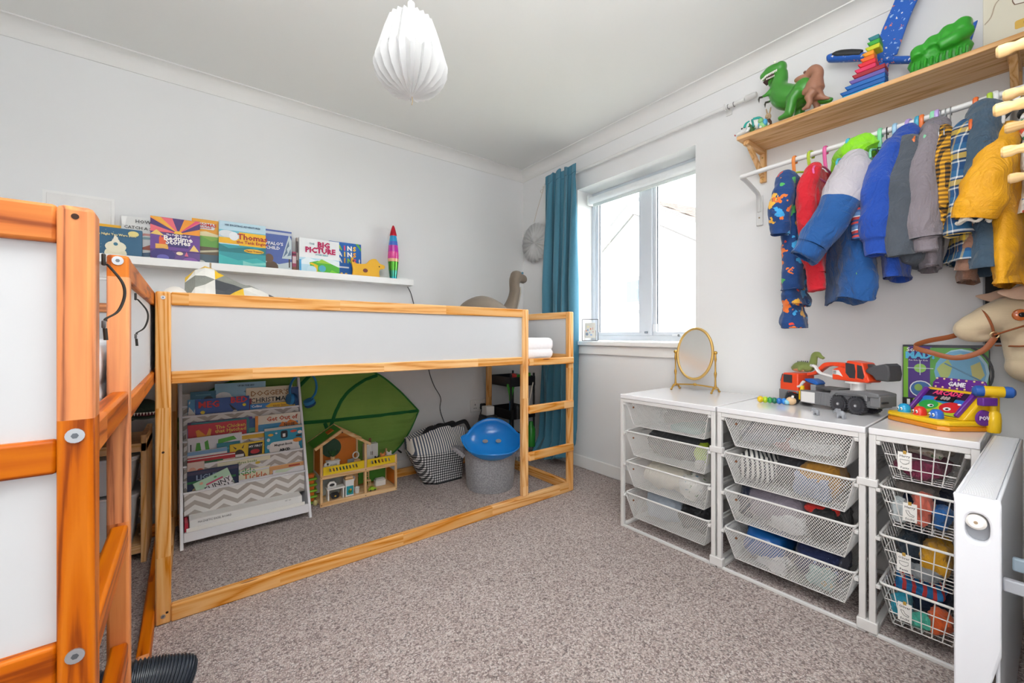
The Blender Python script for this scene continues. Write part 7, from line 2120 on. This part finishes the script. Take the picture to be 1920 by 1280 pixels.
for s in (-1, 1):
    b.ell((.182, s * .040, .112), (.036, .022, .046), 12, 9, GRD, R=Mx.Rotation(.5, 3, 'Y'))
    b.tube([(.175, s * .046, .105), (.150, s * .050, .075), (.146, s * .050, .045), (.140, s * .050, .018)], [.026, .024, .021, .020], 10, GRD)
    b.tube([(.150, s * .050, .013), (.125, s * .050, .014), (.096, s * .050, .010)], [.017, .016, .011], 10, GRD, flat=(1.1, .75))
    b.tube([(.062, s * .028, .168), (.040, s * .034, .152), (.022, s * .034, .150)], [.012, .009, .007], 8, GRD)
b.ell((.062, 0, .268), (.050, .034, .027), 14, 10, GRD, R=Mx.Rotation(.10, 3, 'Y'))
b.ell((.028, 0, .258), (.030, .028, .020), 12, 9, GRD, R=Mx.Rotation(.25, 3, 'Y'))
b.ell((.088, 0, .268), (.026, .030, .028), 12, 9, GRD)
b.tube([(.090, 0, .226), (.060, 0, .222), (.034, 0, .220)], [(.024, .014), (.024, .011), (.016, .007)], 12, GRD, up=UPV)
b.ob('body', tr, rem=.0055, smooth=3)
B().prism([(.020, .224), (.040, .252), (.088, .254), (.086, .236), (.05, .232)], -.020, .020, pm('#4b2a2c', .5), axes((0, 0, 0), (1, 0, 0), (0, 0, 1), (0, -1, 0))).ob('open_mouth', tr)
te = B()
for s in (-1, 1):
    for k in range(12):
        x = .012 + k * .0062
        te.cyl((x, s * (.012 + .014 * min(1, k / 4)), .247 + .0006 * k), (x, s * (.012 + .014 * min(1, k / 4)), .237 + .0006 * k), .0034, .0012, 6, pm('#f2f0e8', .3))
        if k > 2:
            te.cyl((x + .006, s * .021, .229), (x + .006, s * .021, .237), .0026, .001, 6)
te.ob('teeth', tr)['kind'] = 'stuff'
B().ell((.092, 0, .118), (.030, .034, .052), 14, 10, pm('#c4cfb4', .4), R=Mx.Rotation(-.5, 3, 'Y')).ob('pale_belly', tr)
for s in (-1, 1):
    B().ell((.075, s * .030, .288), (.007, .005, .007), 10, 7, pm('#e9ecd8', .3)).ob('eye', tr)
    cl = B()
    for k in range(3):
        cl.tube([(.024, s * .034 + (k - 1) * .003, .150), (.012 - .002 * k, s * .034 + (k - 1) * .005, .152), (.006, s * .034 + (k - 1) * .006, .140 - .004 * k)], [.0035, .0028, .001], 6, pm('#3b3a2a', .4))
    cl.ob('claw', tr)['kind'] = 'stuff'
# brown dinosaur
BD, BDD = pm('#a5745c', .4, .12, 40), pm('#6f4a3c', .5, .1, 40)
rp = thing('brown_dinosaur', 'smaller brown dinosaur standing behind the tail of the green one', 'toy', (2.122, .705, SZ), -PI / 2 - .1)
rp.scale = (1.12, 1.12, 1.16)
b = B()
b.tube(spl([(.03, 0, .135), (.055, 0, .150), (.072, 0, .132), (.066, 0, .108), (.060, 0, .085), (.062, 0, .062), (.076, 0, .045), (.092, 0, .03), (.112, 0, .018)], 5), [.010, .012, .014, .016, .017, .018, .019, .019, .019, .019, .019, .019, .020, .021, .023, .025, .027, .029, .031, .032, .033, .034, .034, .034, .033, .031, .029, .026, .023, .020, .018, .015, .013, .011, .009, .008, .007, .006, .005, .004, .003], 12, BD, up=UPV)
b.ell((.018, 0, .138), (.030, .015, .013), 12, 9, BD, R=Mx.Rotation(.15, 3, 'Y')).ell((.016, 0, .122), (.026, .012, .007), 12, 8, BD, R=Mx.Rotation(-.05, 3, 'Y'))
for s in (-1, 1):
    b.tube([(.070, s * .024, .060), (.052, s * .030, .040), (.058, s * .030, .02), (.048, s * .030, .006)], [.020, .015, .011, .010], 10, BD)
    b.tube([(.058, s * .030, .007), (.030, s * .030, .006)], [.010, .006], 8, BD)
    b.tube([(.052, s * .020, .085), (.032, s * .024, .074), (.030, s * .022, .062)], [.009, .006, .004], 8, BD)
b.ob('body', rp, rem=.004, smooth=2)
B().tube([(-.006, 0, .129), (.01, 0, .1305), (.032, 0, .133)], [(.012, .0025), (.014, .0025), (.012, .002)], 8, pm('#e2d6c4', .4), up=UPV).ob('jaw_line', rp)
for s in (-1, 1):
    B().ell((.032, s * .010, .151), (.006, .004, .005), 8, 6, BDD).ob('brow', rp)
st_ = B().tube([V((.076 - .002 * k, 0, .118 + .018 * math.sin(k))) for k in range(2)], .006, 6, BDD)
# small creatures at the left end
lz = thing('white_lizard', 'white toy lizard with teal markings at the left end of the pine shelf', 'toy', (2.128, .955, SZ), -PI / 2 + .15)
WL, TL_ = pm('#e9eae8', .35, .03, 30), plas('#1f9f94')
b = B().tube(spl([(-.012, 0, .020), (.02, 0, .026), (.055, 0, .040), (.10, 0, .036), (.13, 0, .018)], 5), [.008, .010, .012, .013, .014, .017, .020, .023, .026, .028, .029, .029, .028, .027, .025, .022, .019, .016, .013, .010, .008], 12, WL, up=UPV)
for s in (-1, 1):
    b.tube([(.05, s * .02, .03), (.046, s * .032, .012), (.036, s * .034, .005)], [.010, .008, .006], 8, WL)
    b.tube([(.10, s * .02, .03), (.105, s * .032, .012), (.096, s * .034, .005)], [.010, .008, .006], 8, WL)
b.ob('body', lz, rem=.0045, smooth=2)
for pts in ([(.030, -.026, .034), (.036, -.022, .052), (.052, -.020, .058)], [(.062, -.024, .06), (.068, -.031, .042), (.07, -.032, .022)], [(.066, -.02, .064), (.09, -.02, .062), (.106, -.025, .046)]):
    B().tube(spl(pts, 4), .006, 8, TL_, flat=(.6, 1)).ob('teal_stripe', lz)
B().ell((.016, -.012, .038), .0045, 8, 6, pm('#222222', .2)).ell((-.018, -.002, .020), (.003, .006, .004), 8, 6, pm('#c95a5a', .4)).ob('face', lz)
fr2 = thing('toy_turtle', 'pale green and blue toy creature beside the white lizard', 'toy', (2.125, .845, SZ))
PG_, BL_ = plas('#8fcf8a', .35), plas('#58b4e0', .35)
B().ell((0, 0, .018), (.020, .018, .018), 12, 9, PG_).ell((-.006, .008, .042), (.012, .012, .012), 12, 8, PG_).ob('body', fr2)
B().ell((-.008, -.012, .028), (.012, .010, .016), 10, 8, BL_).ell((.0, .014, .026), (.011, .009, .014), 10, 8, BL_).ob('blue_wing', fr2)
rb_ = thing('toy_rabbit', 'small tan toy rabbit in a dark coat behind the turtle', 'toy', (2.155, .835, SZ))
TN, DK = pm('#c4a684', .6, .06, 60), pm('#5a3b2c', .6, .06, 60)
B().lathe([(.001, 0), (.018, 0), (.015, .04), (.009, .052), (.001, .052)], 14, m=DK).ob('coat', rb_)
B().ell((0, 0, .066), (.013, .013, .016), 12, 9, TN).ell((-.010, .0, .062), (.009, .007, .007), 10, 7, TN).ob('head', rb_)
for s in (-1, 1):
    B().ell((.004, s * .007, .092), (.0045, .003, .018), 10, 8, TN, R=Mx.Rotation(s * -.2, 3, 'X')).ob('ear', rb_)
lf_ = thing('toy_bush', 'tiny dark green toy bush between the lizard and the rabbit', 'toy', (2.120, .892, SZ))
r_ = random.Random(4)
for k in range(10):
    B().tube([(0, 0, .0), (.012 * math.cos(k), .012 * math.sin(k), .02 + .01 * r_.random()), (.024 * math.cos(k), .02 * math.sin(k), .026 + .02 * r_.random())], [.003, .008, .001], 6, pm('#3f6b3a', .6, .2, 90), flat=(1, .3)).ob('leaf', lf_)
bt_ = thing('brown_beetle', 'small brown and black toy animal above the bush', 'toy', (2.150, .880, SZ))
B().lathe([(.001, 0), (.012, 0), (.010, .04), (.001, .042)], 12, m=pm('#3a4a34', .6)).ell((0, 0, .052), (.014, .012, .012), 12, 8, DK).ell((-.010, .006, .050), (.007, .006, .006), 10, 7, pm('#1f1d1c', .5)).ob('body', bt_)
# rainbow stacking planks
for k, (c, lbl, ya, yb) in enumerate((('#2aa0d8', 'light blue', .520, .398), ('#1560b0', 'deep blue', .528, .396), ('#1c67b8', 'mid blue', .512, .396), ('#6a5aa8', 'violet', .498, .396), ('#a32434', 'dark red', .488, .396), ('#e0305f', 'pink', .480, .424), ('#e02434', 'bright red', .470, .424), ('#ea6a1e', 'orange', .462, .428), ('#f09a1e', 'amber', .456, .430), ('#c9cf2a', 'yellow', .446, .430), ('#3fa83a', 'green', .440, .430), ('#2f7f86', 'teal', .437, .432))):
    t = thing('rainbow_plank', lbl + ' plank of the wooden rainbow stack', 'toy', (2.128, ya + .026, SZ + .0006 + k * .0178), -PI / 2, 'wooden rainbow stack')
    L = ya - yb + (.030 if k > 8 else .012)
    n = 8
    top_ = [(x * L / n, .0185 + 0) for x in range(n, -1, -1)]
    B().prism([(0.010, 0), (L, 0)] + [(L, .0172), (.0, .0172)], -.055, 0, pm(c, .55, .06, 40), axes((0, 0, 0), (1, 0, 0), (0, 0, 1), (0, -1, 0))).ob('plank', t, bev=.003)
# glider
GLM = spots_mat('flecked_blue_foam', '#1a5fc0', ['#e0806a', '#e8e4e8', '#9fc0ea', '#e0806a'], 62, .17, .6)
gl = thing('foam_glider', 'blue flecked foam glider standing against the wall on the pine shelf', 'toy', (2.262, .635, 2.248))
G = lambda dx=0: axes((dx, 0, 0), (0, -1, 0), (0, 0, 1), (-1, 0, 0))
b = B().tube(spl([(0, .0, .004), (0, -.015, .002), (0, -.06, -.02), (0, -.13, -.055), (0, -.22, -.115), (0, -.32, -.165), (0, -.43, -.215)], 5), [(.006, .006), (.011, .012), (.014, .017), (.016, .02), (.017, .021), (.018, .022)] + [(.018, .022)] * 8 + [(.017, .020)] * 6 + [(.014, .017)] * 6 + [(.011, .014)] * 5, 12, GLM, up=(1, 0, 0))
b.ob('fuselage', gl)
B().tube(spl([(-.008, -.022, .006), (-.010, -.06, -.008), (-.010, -.125, -.040)], 5), [.010, .013, .015, .016, .017, .017, .017, .017, .016, .015, .013], 10, pm('#2c2f33', .5)).ob('dark_canopy', gl)
B().prism(spl([(.165, -.10), (.185, .0), (.225, .10), (.262, .20), (.29, .24)], 4) + spl([(.335, .21), (.315, .12), (.275, .02), (.238, -.105)], 4), .004, .014, GLM, G()).ob('upper_wing', gl, bev=.003)
B().prism([(.180, -.110), (.215, -.125), (.205, -.165), (.180, -.150)], .004, .014, GLM, G()).ob('lower_wing', gl, bev=.003)
B().prism([(.385, -.195), (.43, -.20), (.455, -.095), (.44, -.10)], -.004, .006, GLM, G()).ob('tail_fin', gl, bev=.002)
# green foam fist
GF = pm('#35a52c', .32, .05, 20, bump=.1, bs=30)
ff = thing('foam_fist', 'bright green moulded fist glove on the pine shelf', 'toy', (2.150, .345, SZ + .001), -PI / 2)
b = B()
b.ell((.080, 0, .042), (.086, .045, .044), 16, 10, GF).box((.006, -.035, .0), (.155, .04, .03), GF)
for k, (x, z) in enumerate(((.030, .080), (.068, .096), (.106, .112), (.140, .118))):
    b.tube([(x, .03, z - .015), (x, .0, z + .006), (x, -.03, z - .006), (x, -.042, z - .034)], [.022, .024, .024, .020], 12, GF)
b.tube([(.155, -.02, .085), (.125, -.05, .062), (.085, -.056, .052)], [.022, .022, .018], 12, GF)
b.ob('fist', ff, rem=.005, smooth=3)
for k in range(9):
    x = .016 + k * .016
    B().tube(spl([(x, -.046, .004), (x + .001, -.050, .016), (x + .003, -.046, .030)], 4), .0045, 8, GF).ob('ridge', ff)
# cream name board
pb = thing('picture_board', 'cream picture board with a sleeping cloud drawing at the end of the pine shelf', 'picture', (2.318, .172, SZ + .001), -PI / 2)
B().box((0, 0, 0), (.19, .014, .40), pm('#f0ead6', .6, .03, 8)).ob('board', pb, bev=.001)
INK = pm('#8a6a55', .6)
cl = spl([(.075, .205), (.070, .225), (.085, .240), (.098, .236), (.108, .258), (.130, .262), (.142, .246), (.160, .244), (.166, .222), (.150, .205), (.110, .198), (.075, .205)], 5)
B().tube([V((x, -.001, z)) for x, z in cl], .0014, 5, INK).ob('cloud_outline', pb)
B().prism(cl[:-1], 0, .0006, pm('#f7f3e8', .7), axes((0, 0, 0), (1, 0, 0), (0, 0, 1), (0, -1, 0))).ob('cloud_fill', pb)
for x in (.102, .130):
    B().tube([V((x - .005, -.0012, .226)), V((x, -.0012, .223)), V((x + .005, -.0012, .226))], .0009, 5, INK).ob('closed_eye', pb)
B().tube([V((.111, -.0012, .214)), V((.116, -.0012, .211)), V((.121, -.0012, .214))], .0009, 5, INK).ob('smile', pb)
B().tube([V((x, -.001, z)) for x, z in spl([(.004, .175), (.020, .195), (.030, .235), (.050, .26), (.052, .31)], 5)], .0018, 5, pm('#cfc0a8', .6)).ob('string_line', pb)
B().prism(rrect(.075, .115, .19, .145, .006), 0, .0008, pm('#f0c35a', .6), axes((0, 0, 0), (1, 0, 0), (0, 0, 1), (0, -1, 0))).ob('yellow_label', pb)
txt('LITTLE DREAMS', .012, pm('#9a6a2a', .6), pb, axes((.132, -.0012, .130), (1, 0, 0), (0, 0, 1), (0, -1, 0)), 'lettering', sx=.9)

# ------------------------------------------------------------------ hobby horse standing in the corner
CRD = NT('cream_corduroy')
hc = CRD.xyz()
CRD.bump(CRD.math('ABSOLUTE', CRD.math('SINE', CRD.math('MULTIPLY', hc[2], 900))), .25, .002)
CRDM = CRD.fin(CRD.mix(CRD.noise(CRD.coord(), 9, 3)[0], lin('#cdb896'), lin('#dfcdae')), .95, **{'Sheen Weight': .3})
LEA = pm('#9a552e', .5, .1, 60)
hh = thing('hobby_horse', 'cream corduroy hobby horse head with brown leather bridle on a stick', 'toy', (2.152, .072, 0), math.radians(112))
# local x points to the horse's nose
b = B()
b.tube(spl([(-.03, 0, .885), (-.03, 0, .935), (-.02, 0, .985), (-.005, 0, 1.045), (.02, 0, 1.078), (.065, 0, 1.068), (.105, 0, 1.045), (.130, 0, 1.032)], 5), [.060] * 3 + [.066, .068, .069, .070, .070, .069, .068, .067, .066, .066, .066, .066, .066, .066, .066, .065, .064, .063, .061, .058, .055, .052, .050, .048, .046, .044, .042, .041, .040, .040, .039, .037, .034], 16, CRDM, up=(0, 1, 0))
b.ell((.125, 0, 1.028), (.040, .040, .040), 14, 10, CRDM).ell((.105, 0, .998), (.040, .028, .015), 12, 8, CRDM)
b.ell((-.03, 0, .905), (.072, .066, .058), 16, 10, CRDM)
b.ob('head', hh, rem=.007, smooth=3)
for s in (-1, 1):
    B().tube(spl([(-.005, s * .045, 1.125), (.012, s * .062, 1.142), (.050, s * .072, 1.140), (.085, s * .078, 1.146)], 5), [.012, .016, .020, .022, .024, .025, .025, .024, .022, .020, .017, .014, .011, .008, .005, .002], 10, pm('#d8b79e', .9, .08, 60), flat=(.45, 1.0)).ob('ear', hh)
    e = B().lathe([(.001, 0), (.019, 0), (.0175, s * .006), (.010, s * .010), (.001, s * .011)] if s > 0 else [(.001, s * .011), (.010, s * .010), (.0175, s * .006), (.019, 0), (.001, 0)], 20, o=(.030, s * .064, 1.072), m=pm('#c9641e', .2, coat=.5), axis='y').ob('amber_eye', hh)
    B().ell((.030, s * .075, 1.072), (.008, .004, .008), 12, 8, pm('#141414', .1)).ob('pupil', e)
mn = B()
r_ = random.Random(12)
for k in range(46):
    t = k / 45
    x, z = (-.075 + .06 * t + .03 * r_.random(), .96 + .20 * t)
    mn.tube([(x + .02, 0, z - .01), (x - .0, .02 * (r_.random() - .5), z + .015), (x - .02 + .04 * r_.random(), .05 * (r_.random() - .5), z + .03)], [.008, .006, .002], 5, pm('#efe9dc', .9, .05, 90))
mo = mn.ob('mane', hh)
mo['kind'] = 'stuff'
def ringband(nm, c, rx, ry, tilt, w=.008, m=LEA):
    pts = []
    for i in range(26):
        a = 2 * PI * i / 26
        p = V((0, ry * math.cos(a), rx * math.sin(a)))
        pts.append(V(c) + Mx.Rotation(tilt, 3, 'Y') @ p)
    return B().tube(pts, w, 8, m, closed=True, flat=(1.0, .35)).ob(nm, hh)
ringband('nose_band', (.088, 0, 1.040), .052, .050, .25)
ringband('brow_band', (-.002, 0, 1.078), .073, .071, -.30)
for s in (-1, 1):
    B().tube(spl([(.082, s * .050, 1.008), (.040, s * .068, 1.030), (-.005, s * .072, 1.050)], 5), .008, 8, LEA, flat=(.35, 1), up=(0, 1, 0)).ob('cheek_strap', hh)
    B().tube(spl([(-.02, s * .070, 1.000), (.015, s * .066, .975), (.045, s * .040, .972)], 5), .008, 8, LEA, flat=(.35, 1), up=(0, 1, 0)).ob('throat_strap', hh)
    B().tube([V((.082, s * .053, 1.008)) + V((.010 * math.cos(a), 0, .010 * math.sin(a))) for a in [2 * PI * i / 16 for i in range(16)]], .0022, 6, pm('#b9a07a', .35, metal=.7), closed=True).ob('bridle_ring', hh)
rein = spl([(.082, .053, 1.000), (.110, .050, .955), (.165, .030, .930), (.225, .0, .948), (.262, -.005, .966), (.225, -.03, .985), (.165, -.045, 1.0), (.125, -.05, 1.012), (.084, -.054, 1.006)], 6)
B().tube(rein, .0085, 8, LEA, flat=(.3, 1.0), up=(0, 0, 1)).ob('reins', hh)
B().cyl((-.03, 0, .0), (-.03, 0, .87), .0125, n=14, m=wood('stick_beech', 2, '#c99a5c', '#bb8a4c', '#a47438', contrast=.3, knots=False)).ob('stick', hh)

# ------------------------------------------------------------------ expanding peg rack on the near wall
PK = wood('peg_beech', 1, '#e3c494', '#dab985', '#cba672', contrast=.2, knots=False)
pkx = wood('peg_beech', 0, '#e3c494', '#dab985', '#cba672', contrast=.2, knots=False)
pr_ = thing('peg_rack', 'pale wooden expanding peg rack on the near wall at the right edge', 'peg rack', (1.05, -.022, 1.40))
PEGS = ((-.013, .067, .115), (.117, .041, .098), (-.062, -.044, .100), (.16, -.005, .092), (.08, -.071, .100), (.24, -.081, .092))
for (x, z, L) in PEGS:
    k = [(.001, 0), (.0085, 0), (.0085, L - .028), (.0075, L - .022), (.0105, L - .014), (.0105, L - .004), (.008, L), (.001, L)]
    L = .085
    k = [(.001, 0), (.0085, 0), (.0085, L - .026), (.0072, L - .020), (.0098, L - .012), (.0098, L - .003), (.007, L), (.001, L)]
    B().lathe(k, 16, o=(x, 0, z), m=PK, axis='y').ob('peg', pr_)
for (a, b2) in ((0, 1), (2, 4), (0, 4), (2, 1), (1, 5), (4, 3)):
    p0, p1 = PEGS[a], PEGS[b2]
    d = V((p1[0] - p0[0], 0, p1[1] - p0[1]))
    n_ = V((-d.z, 0, d.x)).normalized() * .011
    q = []
    for y in (.002, .009):
        for s in (-1, 1):
            for p in (p0, p1):
                q.append(V((p[0], y, p[1])) + n_ * s)
    B().add(q, [(0, 1, 3, 2), (4, 6, 7, 5), (0, 4, 5, 1), (2, 3, 7, 6), (0, 2, 6, 4), (1, 5, 7, 3)], pkx).ob('lath', pr_)
